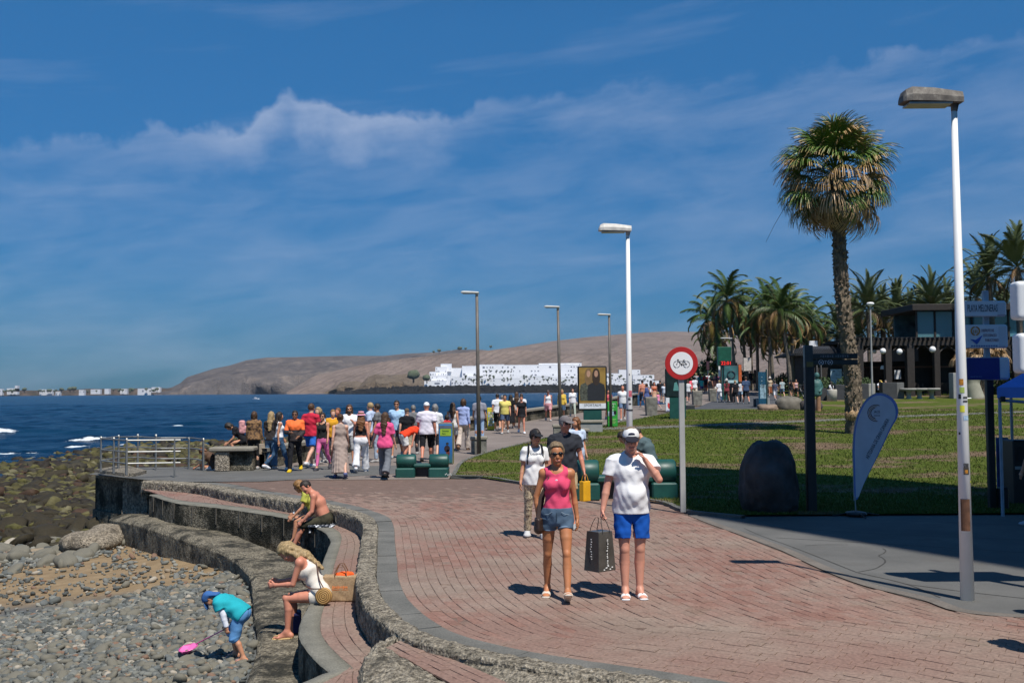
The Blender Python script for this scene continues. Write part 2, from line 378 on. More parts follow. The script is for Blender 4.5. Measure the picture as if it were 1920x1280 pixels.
def brick_set(A, Bc, nc, lb, keep=None, zoff=0.0, joint=.004):
    """bricks laid in courses between two curves of equal length (fractions), returns list of 8-vertex blocks"""
    out = []; d = np.r_[0, np.cumsum(np.linalg.norm(np.diff(A[:, :2], axis=0), axis=1))]; tot = d[-1]
    for k in range(nc):
        f0, f1 = k / nc, (k + 1) / nc; s = -lb * (.5 if k % 2 else 0) - rng.uniform(0, .06)
        while s < tot:
            l_ = lb * rng.uniform(.96, 1.04); e = s + l_; a, b = max(s, 0), min(e, tot)
            if b - a > .05:
                def P(q, f):
                    x = [np.interp(q, d, A[:, i]) for i in range(3)]; y = [np.interp(q, d, Bc[:, i]) for i in range(3)]
                    return np.array(x) * (1 - f) + np.array(y) * f
                out.append((P(a, f0), P(b, f0), P(b, f1), P(a, f1)))
            s = e
    return out
def blocks(Q, zoff=0.0, hgt=.012, joint=.0024, jit=.0022):
    """quads (n,4,3) -> vertices of little slabs with chamfered tops; faces"""
    Q = np.array(Q, float); n = len(Q); c = Q.mean(1, keepdims=True)
    ln = np.linalg.norm(Q[:, 1] - Q[:, 0], axis=1) + 1e-6; wd_ = np.linalg.norm(Q[:, 3] - Q[:, 0], axis=1) + 1e-6
    def shrink(q, j):
        u = (q[:, 1] - q[:, 0]) / ln[:, None]; v = (q[:, 3] - q[:, 0]) / wd_[:, None]; o = q.copy(); j = np.minimum(j, np.minimum(ln, wd_) * .3)[:, None]
        o[:, 0] += (u + v) * j; o[:, 1] += (-u + v) * j; o[:, 2] += (-u - v) * j; o[:, 3] += (u - v) * j; return o
    jj = joint * rng.uniform(.5, 1.9, n); b = shrink(Q, jj); t = shrink(Q, jj + .004)
    up_ = zoff + rng.normal(0, jit, n); b[:, :, 2] += (zoff - hgt); m_ = b.copy(); m_[:, :, 2] = b[:, :, 2] + hgt - .003 + (up_ - zoff)[:, None]
    t[:, :, 2] = m_[:, :, 2] + .003 + rng.normal(0, .0012, (n, 4))
    V = np.concatenate([b, m_, t], 1)                  # n,12,3
    fc = []
    for i in range(4):
        j = (i + 1) % 4; fc += [(i, j, 4 + j, 4 + i), (4 + i, 4 + j, 8 + j, 8 + i)]
    fc += [(8, 9, 10, 11)]
    fc = np.array(fc)
    return V, fc
def lay(Q, parent, m, n_single, eye=True, zoff=0.0, name='brick', **k):
    V, fc = blocks(Q, zoff, **k); cen = np.array(Q).mean(1)
    a = np.linalg.norm(np.cross(np.array(Q)[:, 1] - np.array(Q)[:, 0], np.array(Q)[:, 3] - np.array(Q)[:, 0]), axis=1)
    dd = np.hypot(cen[:, 0], cen[:, 1]); score = a / dd ** 3
    u_ = cen[:, 0] / cen[:, 1]; vis = (np.abs(u_) < .49) & (((EYE - cen[:, 2]) / cen[:, 1]) < .277); score = np.where(vis, score, 0)
    o_ = np.argsort(-score); big, rest = o_[:n_single], o_[n_single:]
    flip = np.cross(np.array(Q)[0, 1] - np.array(Q)[0, 0], np.array(Q)[0, 3] - np.array(Q)[0, 0])[2] < 0
    fs = fc[:, ::-1] if flip else fc
    for i in big: mesh(name, V[i], fs, m, parent)
    if len(rest):
        Vr = V[rest].reshape(-1, 3); fr = (fs[None] + (np.arange(len(rest)) * 12)[:, None, None]).reshape(-1, 4)
        o = mesh(name + 's', Vr, fr, m, parent); tag(o, kind='stuff')

# ---- ground sheet under everything inland
GX = [G(*p) for p in [(388, 885), (560, 861), (987, 787), (1240, 741)]]
base_l = [tuple(p[:2]) for p in B[::33]] + [(-11.2, 29.5), (-10.5, 31.5)] + [tuple(p[:2]) for p in SEA_E[2:]] + [(11.5, 75), (13.5, 90), (20, 130), (40, 300)]
base_l = sorted(base_l, key=lambda p: p[1])
ground = strip('ground', base_l, [(60, 5), (400, 300)], 6.6, 300, m_concrete('soil', (.09, .07, .05), (.13, .10, .075), .2), -.045, 2.0, 12)
# brick promenade: mortar bed + pavers
bed = strip('brick_paving', [tuple(p[:2]) for p in B[::10]], rch, 7.2, Ybr, MORTAR, -.008, .5, 6)
Q = []
rf = interp_chain(rch)
Ba = B.copy(); bd = Ba[(Ba[:, 1] > 9.0) & (Ba[:, 1] < 27.6)][::-1]      # from near to far
wc = .118
dA = np.r_[0, np.cumsum(np.linalg.norm(np.diff(bd[:, :2], axis=0), axis=1))]
for k in range(0, 100):
    s = -.23 * (.5 if k % 2 else 0) - rng.uniform(0, .05)
    while s < dA[-1]:
        e = s + .23 * rng.uniform(.96, 1.04); a, b = max(s, 0), min(e, dA[-1]); s = e
        if b - a < .05: continue
        p0 = np.array([np.interp(a, dA, bd[:, 0]), np.interp(a, dA, bd[:, 1]), 0]); p1 = np.array([np.interp(b, dA, bd[:, 0]), np.interp(b, dA, bd[:, 1]), 0])
        o0 = np.array([k * wc, 0, 0]); o1 = np.array([(k + 1) * wc, 0, 0]); c = (p0 + p1 + o0 + o1) / 2
        if c[1] < seam(c[0]) - .06 or c[0] > rf(c[1]) - .05 or c[1] > Ybr or abs(c[0] / c[1]) > .56: continue
        Q.append((p0 + o0, p1 + o0, p1 + o1, p0 + o1))
bb = B[(B[:, 1] < 10.2)]; dv = np.array([.50, .866, 0]); dB = np.r_[0, np.cumsum(np.linalg.norm(np.diff(bb[:, :2], axis=0), axis=1))]
for k in range(0, 48):
    s = -.23 * (.5 if k % 2 else 0) - rng.uniform(0, .05)
    while s < dB[-1]:
        e = s + .23 * rng.uniform(.96, 1.04); a, b = max(s, 0), min(e, dB[-1]); s = e
        if b - a < .05: continue
        p0 = np.array([np.interp(a, dB, bb[:, 0]), np.interp(a, dB, bb[:, 1]), 0]); p1 = np.array([np.interp(b, dB, bb[:, 0]), np.interp(b, dB, bb[:, 1]), 0])
        o0 = dv * k * .115; o1 = dv * (k + 1) * .115; c = (p0 + p1 + o0 + o1) / 2
        if c[1] > seam(c[0]) + .05 or c[0] > rf(c[1]) - .05 or abs(c[0] / c[1]) > .6: continue
        Q.append((p0 + o0, p0 + o1, p1 + o1, p1 + o0))
Qa = [q for q in Q]
# keep both windings alike
Qa = [q if np.cross(q[1] - q[0], q[3] - q[0])[2] > 0 else (q[0], q[3], q[2], q[1]) for q in Qa]
lay(Qa, bed, BRICK, 300)
# grey concrete slabs on the right
gl = [tuple(p) for p in RCH]; gr = [(30, 6.5), (30, 19.4)]
gp = strip('grey_pavement', gl, gr, 6.5, 19.1, GREYP, .0, 1.0, 10)
cut = M((.04, .038, .034), .95)
def crack(pts, wd_=.012, z=.004, nm='joint', par=None, m=cut):
    P = np.array([at(*p) for p in pts]); P = cr(P, len(pts) * 8) if len(pts) > 2 else res(P, 10); P[:, 2] = z
    T = np.gradient(P[:, :2], axis=0); T /= np.linalg.norm(T, axis=1)[:, None]; Nn = np.stack([T[:, 1], -T[:, 0]], 1)
    w_ = wd_ * (.7 + .5 * rng.random(len(P)))[:, None]; a = P.copy(); a[:, :2] += Nn * w_; b = P.copy(); b[:, :2] -= Nn * w_
    return grid(nm, np.stack([a, b]), m, par, flip=False)
for pts in ([(1395, 990), (1417, 1000), (1493, 1028), (1607, 1073)], [(1607, 1073), (1700, 1095), (1763, 1120)], [(1700, 1095), (1800, 1108), (1925, 1122)], [(1400, 985), (1640, 1000), (1925, 1012)], [(1455, 1008), (1700, 1022), (1925, 1036)], [(1930, 985), (1650, 975), (1400, 976)]):
    crack(pts, .010, par=gp)
crack([(1610, 1072), (1640, 1066), (1652, 1060), (1660, 1052), (1655, 1046), (1648, 1042), (1657, 1037), (1660, 1031), (1655, 1028)], .010, nm='crack', par=gp)
crack([(1510, 1023), (1540, 1021), (1590, 1021)], .008, nm='crack', par=gp)
# kerb strip between brick and grey slabs
gk = [np.array([p[0], p[1], 0]) for p in RCH[2:]][::1]; gk = cr(gk, 60)
rib([offset(setz(gk, .006), -.0), offset(setz(gk, .006), .16)], 'pavement_border', m_concrete('border', (.12, .105, .09), (.17, .15, .13), 2, .15))

# ---- promenade beyond the bricks
pr = strip('promenade', [(-8.75, 27.3), (-8.75, 27.31)] + [tuple(p[:2]) for p in SEA_E[1:]] + [(11.5, 75), (13.5, 90), (17, 110)], [tuple(p[:2]) for p in LAWN_U] + [(8, 66), (12, 72), (40, 80), (60, 110)], Ybr, 110, PROM, .0, 1.2, 8)
gp2 = strip('grey_terrace', [(-11.75, 29.6), (-8.6, 26.9), (-11.6, 31.6)], [(-6.3, 26.9), (-3.2, 29), (-3.0, 31.7)], 26.9, 31.9, GREYP, .006, .4, 6)
# dark asphalt path branching inland
strip('asphalt_path', [(7.3, 58.5), (8.8, 61.5), (12.2, 70), (14, 76), (18, 90)], [(7.4, 58.5), (16, 61.5), (18.5, 66), (19, 76), (23, 90)], 58.5, 90, ASPH, .012, 1.5, 5)
# ---- lawn
tl = NT('turf'); n = tl.noise(.22, 7, .62, sc=(1, 1.7, 1)); n2 = tl.noise(2.2, 5, .7); n3 = tl.noise(40, 3)
c = tl.ramp(n2, [(.3, (.050, .072, .009)), (.7, (.092, .116, .018))]); c = tl.mix(.5, c, tl.ramp(n3, [(.3, (.3, .3, .3)), (.7, (.7, .7, .7))]), 'OVERLAY')
c = tl.mix(tl.ramp(tl.math('ADD', n, tl.math('MULTIPLY', n2, .16)), [(.60, (0, 0, 0)), (.68, (1, 1, 1))]), c, (.165, .115, .075))
TURF = tl.fin(c, .95, tl.bump(n3, .6, .05), spec=.1)
lawn_left = [tuple(p[:2]) for p in LAWN_L] + [tuple(p[:2]) for p in LAWN_U]
lawn = strip('lawn', [(4.1, 18.75)] + lawn_left, [(30, 18.7), (30, 19.2), (60, 66.5)], 18.9, 66.5, TURF, .035, .8, 40)
l2 = strip('lawn', [(15.5, 66.5), (18.5, 69), (20.5, 76)], [(60, 66.5), (60, 76)], 66.5, 76, TURF, .036, 1, 8)
strip('lawn', [(20, 76), (24, 100)], [(90, 76), (90, 100)], 76.01, 100, TURF, .03, 2, 8)
# grass blades over the nearer lawn
def grass(name, n, ok, hmin, hmax, seed):
    r_ = np.random.default_rng(seed); P = ok(r_, n); n = len(P)
    hgt = r_.uniform(hmin, hmax, n) * (1 + P[:, 1] * .012); a = r_.uniform(0, 2 * pi, n); wd_ = .006 + P[:, 1] * .00035; ln = r_.normal(0, .35, (n, 2)) * hgt[:, None]
    V = np.zeros((n, 3, 3)); V[:, :, :2] = P[:, None, :2]; z = g(P[:, 1]) + .03
    V[:, 0, 0] -= np.cos(a) * wd_; V[:, 0, 1] -= np.sin(a) * wd_; V[:, 1, 0] += np.cos(a) * wd_; V[:, 1, 1] += np.sin(a) * wd_
    V[:, 0, 2] = z; V[:, 1, 2] = z; V[:, 2, 2] = z + hgt; V[:, 2, :2] += ln
    t = NT('grass_blade'); ge = t.n.new('ShaderNodeNewGeometry'); nn = t.noise(.22, 7, .62, sc=(1, 1.7, 1)); m2 = t.noise(2.2, 5, .7)
    cc = t.ramp(ge.outputs['Random Per Island'], [(0, (.048, .074, .009)), (.6, (.088, .120, .018)), (1, (.14, .13, .04))])
    cc = t.mix(t.ramp(t.math('ADD', nn, t.math('MULTIPLY', m2, .16)), [(.60, (0, 0, 0)), (.68, (1, 1, 1))]), cc, (.17, .12, .075))
    o = mesh(name, V.reshape(-1, 3), np.arange(n * 3).reshape(-1, 3), t.fin(cc, .8, spec=.2)); return tag(o, 'short green grass blades covering the lawn', None, kind='stuff')
lfn = interp_chain([(4.1, 18.75)] + lawn_left)
def ok(r_, n):
    Y = 18.95 + (r_.random(n) ** 1.5) * 46; X = r_.uniform(-3, .53, n) * 1; X = np.where(r_.random(n) < 2, lfn(Y) + .02 + r_.random(n) * (Y * .52 - lfn(Y)), X)
    return np.stack([X, Y], 1)
grass('grass', 90000, ok, .02, .05, 3)
# kerb along the lawn + thin path across it
lk = cr([np.array([p[0], p[1], 0]) for p in [(3.95, 18.6)] + [tuple(q[:2]) for q in LAWN_L]], 70)
lk2 = cr([np.array([p[0], p[1], 0]) for p in [tuple(q[:2]) for q in LAWN_U]], 70)
for kk in (lk, lk2):
    kz = kk.copy(); kz[:, 2] = g(kk[:, 1]); hi = kz + [0, 0, .055]
    rib([kz + [0, 0, -.03], hi, offset(hi, .12) if kk is lk else offset(hi, .12), offset(kz, .12) + [0, 0, .0]], 'lawn_kerb', SMOOTH, smooth=False)
pth = np.array([G(*p) for p in [(1062, 808), (1200, 805), (1400, 797), (1540, 791), (1700, 783), (1960, 773)]]); pth = cr(pth, 60); pa = pth + [0, 0, .06]; pb_ = pa + [0, 1.3, .03]
rib([pa + [0, 0, -.05], pa, pb_, pb_ + [0, 0, -.05]], 'garden_path', m_concrete('path', (.13, .125, .11), (.18, .17, .15), 2), smooth=False)

# ================================================================ SEA WALL AND TERRACES
Wl = W[:]                                              # outer edge of the coping
sw = empty('sea_wall', (-2, 18, 0), label='curved stepped sea wall with rough pebble dash coping above the pebble beach', cat='sea wall')
def rel(o): o.location = o.location - Vector((-2, 18, 0)); return o
n_ = len(B)
# smooth strip, laid in slabs with joints
ss = [B, W0]
seg = np.linspace(0, n_ - 1, 40).astype(int)
for a, b in zip(seg[:-1], seg[1:]):
    A_, C_ = B[a:b + 1].copy(), offset(B, wid * .52)[a:b + 1]
    k = .006; A_[0] += (A_[1] - A_[0]) * .12; 
    z = .004 + rng.normal(0, .003)
    o = rib([setz(A_, -.05), setz(A_, z), setz(C_ * .985 + A_ * .015, z), setz(C_ * .985 + A_ * .015, -.05)], 'slab', SMOOTH, sw, smooth=False); rel(o)
crest = .045
o = rib([setz(W0, -.02), setz(offset(B, wid * .54), .028), setz(offset(B, wid * .56), .034), setz(offset(B, wid * .95), .036), setz(offset(B, wid * 1.0), .018), setz(offset(B, wid * 1.01), -.015), setz(offset(B, wid * 1.0), z1(-.08))],
        'coping', ROUGH, sw, amp=.014, sc=17, sub=5); rel(o)
# terrace one
Kp = [(280, 927), (347, 944), (400, 949.5), (478, 960), (554, 974), (592, 988), (607, 995), (616, 1005), (620, 1013), (616, 1024), (608, 1043), (600, 1068), (590, 1100), (577, 1136), (566, 1156), (561, 1174), (560, 1190), (567, 1204), (583, 1226), (616, 1257)]
Kip = [(297, 926), (347, 938.5), (400, 943.5), (478, 953.5), (554, 967), (600, 981), (622, 988), (635, 996), (640, 1006), (637, 1024), (629, 1050), (620, 1085), (611, 1125), (603, 1150), (600, 1174), (603, 1190), (620, 1213), (662, 1252)]
K = np.r_[cr([atf(*p, Z1f) for p in Kp], 200), res([atf(*p, Z1f) for p in [(613, 1258.5), (573, 1275), (520, 1297)]], 30)]
Ki = np.r_[cr([atf(*p, Z1f) for p in Kip], 200), res([atf(*p, Z1f) for p in [(660, 1253), (637, 1263), (560, 1300)]], 30)]
o = rib([setz(Ki, z1(-.05)), setz(Ki, z1(0)), setz(Ki * .1 + K * .9, z1(0)), setz(K, z1(-.02))], 'kerb', SMOOTH2, sw, amp=.004, sc=6, sub=2); rel(o)
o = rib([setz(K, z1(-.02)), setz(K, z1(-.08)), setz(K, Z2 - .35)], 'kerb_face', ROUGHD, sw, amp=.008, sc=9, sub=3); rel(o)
# brick floor of the terrace
iW = (W[:, 1] > 9.75)
T1 = np.r_[res(W[iW], 200), res([at(*p, Z1) for p in [(690, 1216), (672, 1236), (672, 1262), (690, 1310)]], 30)]; T1[:, 2] = Z1f(T1[:, 1])
o = rib([setz(Ki, z1(-.012)), setz(T1, z1(-.012))], 'mortar_bed', MORTAR, sw, sub=3, smooth=False); rel(o)
q = brick_set(Ki[:200], T1[:200] * .97 + Ki[:200] * .03, 3, .22)
q = [tuple(np.array(p) + [0, 0, 0] for p in a) for a in q]
q = [tuple(np.array([p[0], p[1], Z1f(p[1])]) for p in a) for a in q]
q = [a if np.cross(a[1] - a[0], a[3] - a[0])[2] > 0 else (a[0], a[3], a[2], a[1]) for a in q]
q2 = brick_set(Ki[199:], T1[199:], 5, .2); q2 = [tuple(np.array([p[0], p[1], Z1f(p[1])]) for p in a) for a in q2]
q2 = [a if np.cross(a[1] - a[0], a[3] - a[0])[2] > 0 else (a[0], a[3], a[2], a[1]) for a in q2]
def lay_rel(Q_, n):
    Q_ = [tuple(p + np.array([2, -18, 0]) for p in a) for a in Q_]
    # choose the largest in view with world positions
    V, fc = blocks([tuple(p - np.array([2, -18, 0]) for p in a) for a in Q_], 0.0); V = V - np.array([-2, 18, 0])
    cen = V.mean(1) + [-2, 18, 0]; o_ = np.argsort(np.hypot(cen[:, 0], cen[:, 1]) + np.where((EYE - cen[:, 2]) / cen[:, 1] > .278, 99, 0))
    for i in o_[:n]: mesh('brick', V[i], fc, BRICK2, sw)
    r_ = o_[n:]
    if len(r_): tag(mesh('bricks', V[r_].reshape(-1, 3), (fc[None] + (np.arange(len(r_)) * 12)[:, None, None]).reshape(-1, 4), BRICK2, sw), kind='stuff')
# raised block with a brick inset at the bend
ZM = -.03
inA = res([at(*p, ZM) for p in [(763, 1194), (800, 1211), (840, 1230), (900, 1256), (957, 1281), (1060, 1330)]], 60)
inB = res([at(*p, ZM) for p in [(723, 1213), (765, 1236), (800, 1255), (847, 1281), (910, 1320)]], 60)
q3 = brick_set(inB, inA, 4, .21); q3 = [tuple(np.array([p[0], p[1], ZM]) for p in a) for a in q3]
q3 = [a if np.cross(a[1] - a[0], a[3] - a[0])[2] > 0 else (a[0], a[3], a[2], a[1]) for a in q3]
lay_rel(q + q2 + q3, 280)
rel(rib([setz(inA, ZM - .012), setz(inB, ZM - .012)], 'mortar_bed', MORTAR, sw, smooth=False))
mo = res([at(*p, ZM) for p in [(735, 1188), (700, 1203), (680, 1222), (672, 1240), (668, 1265), (665, 1300), (700, 1350)]], 160)
mi_ = res([at(*p, ZM) for p in [(764, 1192), (742, 1202), (722, 1213), (765, 1236), (847, 1281), (930, 1330)]], 160)
rel(rib([setz(mi_, ZM - .02), setz(mi_ * .92 + mo * .08, ZM + .01), setz(mi_ * .5 + mo * .5, ZM + .015), setz(mi_ * .12 + mo * .88, ZM - .03), setz(mo, ZM - .12), setz(mo, Z1 - .3)], 'raised_block', ROUGH, sw, amp=.020, sc=15, sub=7))
ia2 = res([at(*p, ZM) for p in [(763, 1192), (840, 1228), (957, 1278), (1060, 1328)]], 60); wb = W[(W[:, 1] < 9.9)]; wb = res(wb[:int(len(wb) * .75)], 60)
rel(rib([setz(ia2, ZM - .02), setz(ia2 * .7 + wb * .3, -.02), setz(wb, .0)], 'raised_block', ROUGH, sw, amp=.014, sc=9, sub=3))
# lower step / ledge
def crk(P, n):
    P = np.array(P, float); return np.stack([cr(np.stack([np.arange(len(P)), P[:, k]], 1), n * (len(P) - 1) + 1)[:, 1] for k in range(3)], 1)
def Kz(x, y, z): p = atf(x, y, Z1f); p[2] = z; return p
LA = crk([np.array([-10.0, 28.2, -.93]), Kz(347, 942, -.70), Kz(478, 959, Z2), Kz(592, 988, Z2), Kz(616, 1024, Z2), Kz(590, 1100, Z2), Kz(561, 1178, Z2), Kz(600, 1245, Z2), Kz(520, 1300, Z2)], 22)
LB = crk([at(205, 971, -.95), at(347, 1000, -.78), at(475, 1014, -.71), at(523, 1034, -.70), at(515, 1075, -.70), at(502, 1125, -.70), at(487, 1193, -.70), at(461, 1262, -.70), at(445, 1310, -.70)], 22)
far_ = np.clip((LB[:, 1] - 19) / 3, 0, 1)[:, None]
rel(rib([LA + [.45, .45, 0], LA * .55 + LB * .45 + far_ * [0, 0, .05], LA * .12 + LB * .88, LB + [0, 0, -.05], LB + [0, 0, -.2], LB + [0, 0, -1.2]], 'lower_step', ROUGHD if 0 else m_rough('lower_step', (.165, .145, .108), (.042, .040, .032), .42), sw, amp=.016, sc=6, sub=5))
# straight wall from the pier to the start of the coping
rel(rib([setz(res([at(262, 898), at(300, 901), W[0]], 20), .0), setz(res([at(262, 898), at(300, 901), W[0]], 20), Z1 - .1)], 'end_wall', ROUGH, sw, amp=.008, sc=9, sub=4))

# ---- pier
pier = empty('viewing_platform', (-10.6, 29.4, 0), label='square pebble dash platform pier with a stone cap at the end of the sea wall', cat='platform')
def W2(p): return np.array(p) - [-10.6, 29.4, 0]
a0, a1, a2, a3, a4, a5 = [at(*p)[:2] - [-10.6, 29.4] for p in [(179, 888), (233, 894.5), (278, 895.5), (281, 901), (322, 898), (300, 877)]]
a6 = at(222, 880)[:2] - [-10.6, 29.4]
mb = MB(); mb.slab([tuple(q) for q in (a0, a1, a2, a3, a4, a5, a6)], -1.0, -.004); mb.build('pier_body', ROUGHD, pier); e_ = (a2 - a1) / np.linalg.norm(a2 - a1); m_ = np.array([e_[1], -e_[0]]) * .03; MB().slab([tuple(a1 + m_ - e_ * .02), tuple(a2 + m_), tuple(a2 - m_), tuple(a1 - m_)], -.90, -.02).build('lit_front_face', ROUGH, pier)  # weathered body, with side shade in its colour; paler slab paints sunlit front
cen = (a0 + a1 + a2 + a6) / 4
def cap_poly(k): return [tuple(a0 + (a0 - cen) * k), tuple(a1 + (a1 - cen) * k), tuple(a2 + (a2 - cen) * k * .6), tuple(a2 * .4 + a6 * .6 + np.array([.3, 0]))]
MB().slab([tuple(a0 * 1.03), tuple(a1 + (a1 - cen) * .07), tuple(a1 + (a2 - a1) * .46 + [0, -.02]), tuple(a1 + (a2 - a1) * .40 + [0, 1.0]), tuple(a6 + [.35, -.1]), tuple(a6 + [-.05, .1])], .008, .12).build('cap', m_rough('cap_stone', (.17, .15, .12), (.10, .09, .07), .2), pier)
MB().slab([tuple(a0 * 1.0), tuple(a1 + (a1 - cen) * .03), tuple(a2 + [.0, -.03]), tuple(a2 + [-.1, 1.0]), tuple(a6)], -.10, .006).build('cap_moulding', ROUGH, pier)
d12 = (a3 - a1) / np.linalg.norm(a3 - a1); nn_ = np.array([d12[1], -d12[0]])
d12 = (a2 - a1) / np.linalg.norm(a2 - a1); nn_ = np.array([d12[1], -d12[0]]); MB().slab([tuple(a1 + nn_ * .06 - d12 * .03), tuple(a2 + nn_ * .06), tuple(a2 - nn_ * .1), tuple(a1 - nn_ * .1 - d12 * .03)], -1.08, -.86).build('base_stone', ROUGH, pier)
lo = a1 + np.array([-.30, -.75])
MB().slab([tuple(a0 + [-.05, -.05]), tuple(a1 + [-.15, -.1]), tuple(a1 + [-.1, .5]), tuple(a0 + [0, .5])], -2.2, -.98).build('pier_foot', ROUGHD, pier)
# faint vertical shutter joints on the faces
jm = M((.10, .09, .075), .9)
for f_ in (.5,):
    p = a0 * (1 - f_) + a1 * f_; d_ = (a1 - a0) / np.linalg.norm(a1 - a0)
    MB().box((p[0] + d_[1] * .004, p[1] - d_[0] * .004, -.5), (.02, .012, .85), math.atan2(d_[1], d_[0])).build('joint', jm, pier)
for i in range(4, 150, 9):
    p = K[i]; p2 = K[i + 1]; d_ = (p2 - p)[:2]; d_ /= np.linalg.norm(d_)
    if p[1] < 19.5: break
    o = MB().box((0, 0, 0), (.018, .02, .34), math.atan2(d_[1], d_[0])).build('joint', jm, sw); o.location = (p[0] + 2 + d_[1] * .006, p[1] - 18 - d_[0] * .006, float(Z1f(p[1])) - .20)
# backing wall of the terrace foundation and fill under the terraces
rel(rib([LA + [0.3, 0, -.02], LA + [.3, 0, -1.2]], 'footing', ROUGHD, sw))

# ---- railing
steel = M((.36, .36, .34), .38, .1, 8, 0, .7); steelb = M((.22, .225, .22), .45, .2, 8, 0, .5)
rl = empty('railing', (-10.6, 29.4, 0), label='grey steel railing with three rails round the viewing platform', cat='railing')
def postat(x, y, zb, h, w_=.13):
    p = at(x, y, zb); q_ = W2(p); mbp = MB(); mbp.box((q_[0], q_[1], zb + h / 2), (.05, .13, h), .5, .01, taper=.75); mbp.lathe((q_[0], q_[1], zb + h), [(.03, -.01), (.04, .02), (.02, .05)], 8); mbp.build('post', steelb, rl); return q_
PS = [(189, 885, .12), (213, 888, .12), (237, 891, .12)]
ps = [postat(x, y, z, .92) for x, y, z in PS]
bk = [(222, 879, .1), (258, 876, .1), (292, 877, .1), (354, 882, 0.0), (381, 885, 0.0)]
ps2 = [postat(x, y, z, .92) for x, y, z in bk]
for hz_ in (.35, .65, .95):
    def lv(L_): return [(p[0], p[1], .08 + hz_) for p in L_]
    m1 = MB(); m1.tube(lv([ps2[0]] + ps[:1] + ps[:3]), .02, 8); m1.build('rail', steelb, rl)
    MB().tube([tuple(p) for p in cr([(p[0], p[1], .06 + hz_ - .02 * i) for i, p in enumerate(ps2)], 20)], .02, 8).build('rail', steelb, rl)
    a = at(237, 891, .12); e = at(338, 896, 0.0)
    MB().tube([tuple(W2((a[0], a[1], .08 + hz_))), tuple(W2((e[0], e[1], .06 + hz_)))], .024, 8).build('rail', steel, rl)
e = W2(at(327, 897)); MB().tube([(e[0], e[1], 0), (e[0], e[1], 1.03)], .022, 8).build('post', steelb, rl)

# ---- stone bench and low parapet along the promenade
bn = empty('stone_bench', tuple(G(405, 883)), label='stone bench with pale slab top at the end of the promenade parapet', cat='bench')
bl = np.array(bn.location)
def relp(x, y, zz=0): p = G(x, y) - bl; return p
c1 = relp(390, 884); c2 = relp(470, 881)
slab_m = m_concrete('slab_stone', (.21, .19, .155), (.29, .265, .215), 2.0, .3)
MB().box((c1[0] + .36, c1[1] + .3, .28), (.40, .62, .56), .1, .03).build('pedestal', m_rough('stone_pedestal', (.22, .19, .15), (.15, .13, .10), .2), bn)
MB().box((c1[0] + .64, c1[1] + .3, .62), (1.25, .72, .12), .05, .03).build('slab', slab_m, bn)
MB().box((c1[0] + .88, c1[1] + .42, .27), (.64, .5, .54), .05, .02).build('base', ROUGHD, bn)
pp = [G(*p) for p in [(470, 879), (560, 861), (690, 838), (850, 810), (987, 787), (1060, 776), (1130, 764), (1185, 752)]]
pc = cr(pp, 60); pc[:, 2] = g(pc[:, 1]); org = pc[20].copy()
par = empty('parapet_wall', tuple(org), label='low sea parapet with a pale slab top running along the promenade', cat='parapet')
q_ = pc - org
rib([q_ + [0, 0, -.1], q_ + [0, 0, .5]], 'wall', m_rough('parapet_face', (.13, .12, .095), (.05, .05, .04), .5), par, amp=.01, sc=4, sub=4)
rib([offset(q_, -.06) + [0, 0, .50], offset(q_, -.06) + [0, 0, .6], offset(q_, .5) + [0, 0, .6], offset(q_, .5) + [0, 0, .5], offset(q_, -.06) + [0, 0, .50]], 'slab', slab_m, par, smooth=False)
rib([offset(q_, .42) + [0, 0, .5], offset(q_, .42) + [0, 0, -2.5]], 'wall', ROUGHD, par, sub=2)

# ================================================================ BEACH
def waterX(Y): return np.interp(Y, [5, 40, 60, 76, 88, 96, 130, 300], [-26, -28, -28.5, -29, -25, -19, -2, 20])
def zb(X, Y):
    X = np.asarray(X, float); Y = np.asarray(Y, float)
    pl = -.50 + .10 * X; pl = np.maximum(pl, -1.66 + .003 * (X + 12)); pl = np.minimum(pl, -.78)
    return np.maximum(pl - np.clip((waterX(Y) + 5 - X) * .05, 0, 1.6), -2.9) - .015 * vnoise(np.stack([X, Y, X * 0], -1), 1.3)
ys = np.r_[np.arange(6, 34, .33), np.arange(34, 120, 1.2)]; us = np.linspace(0, 1, 110)
right = np.interp(ys, [6, 9.8, 12, 15, 18, 21, 24, 27, 29, 32, 36, 48, 120], [.5, -1.6, -2.6, -3.2, -3.8, -4.4, -6.5, -8.5, -10, -9, -7, 0, 16])
V = np.zeros((len(ys), 110, 3))
for i, Y in enumerate(ys):
    X = -.80 * Y - 8 + us * (right[i] + .80 * Y + 8); V[i, :, 0] = X; V[i, :, 1] = Y; V[i, :, 2] = zb(X, np.full_like(X, Y))
t = NT('beach_sand'); n = t.noise(.35, 6, .6); n2 = t.noise(3.0, 6, .65); gm = t.noise(60, 3)
sep = t.n.new('ShaderNodeSeparateXYZ'); t.l.new(t.tc.outputs['Object'], sep.inputs[0])
yy = t.math('ADD', sep.outputs[1], t.math('MULTIPLY', t.math('SUBTRACT', n, .5), 6.0))
wet = t.ramp(t.math('MULTIPLY', t.math('SUBTRACT', yy, 20.0), .06, clamp=True), [(0, (0, 0, 0)), (.5, (0, 0, 0)), (.8, (1, 1, 1))])
c = t.ramp(n2, [(.3, (.20, .135, .070)), (.7, (.30, .215, .12))]); c = t.mix(wet, c, t.ramp(n2, [(.3, (.020, .018, .009)), (.6, (.055, .052, .018)), (.8, (.085, .075, .032))]))
grv = t.math('MULTIPLY', t.math('SUBTRACT', 18.8, yy), .5, clamp=True)
c = t.mix(grv, c, t.ramp(n2, [(.3, (.06, .065, .065)), (.7, (.13, .135, .13))]))
SAND = t.fin(c, .8, t.bump(t.math('ADD', n2, gm), .5, .03), spec=.3)
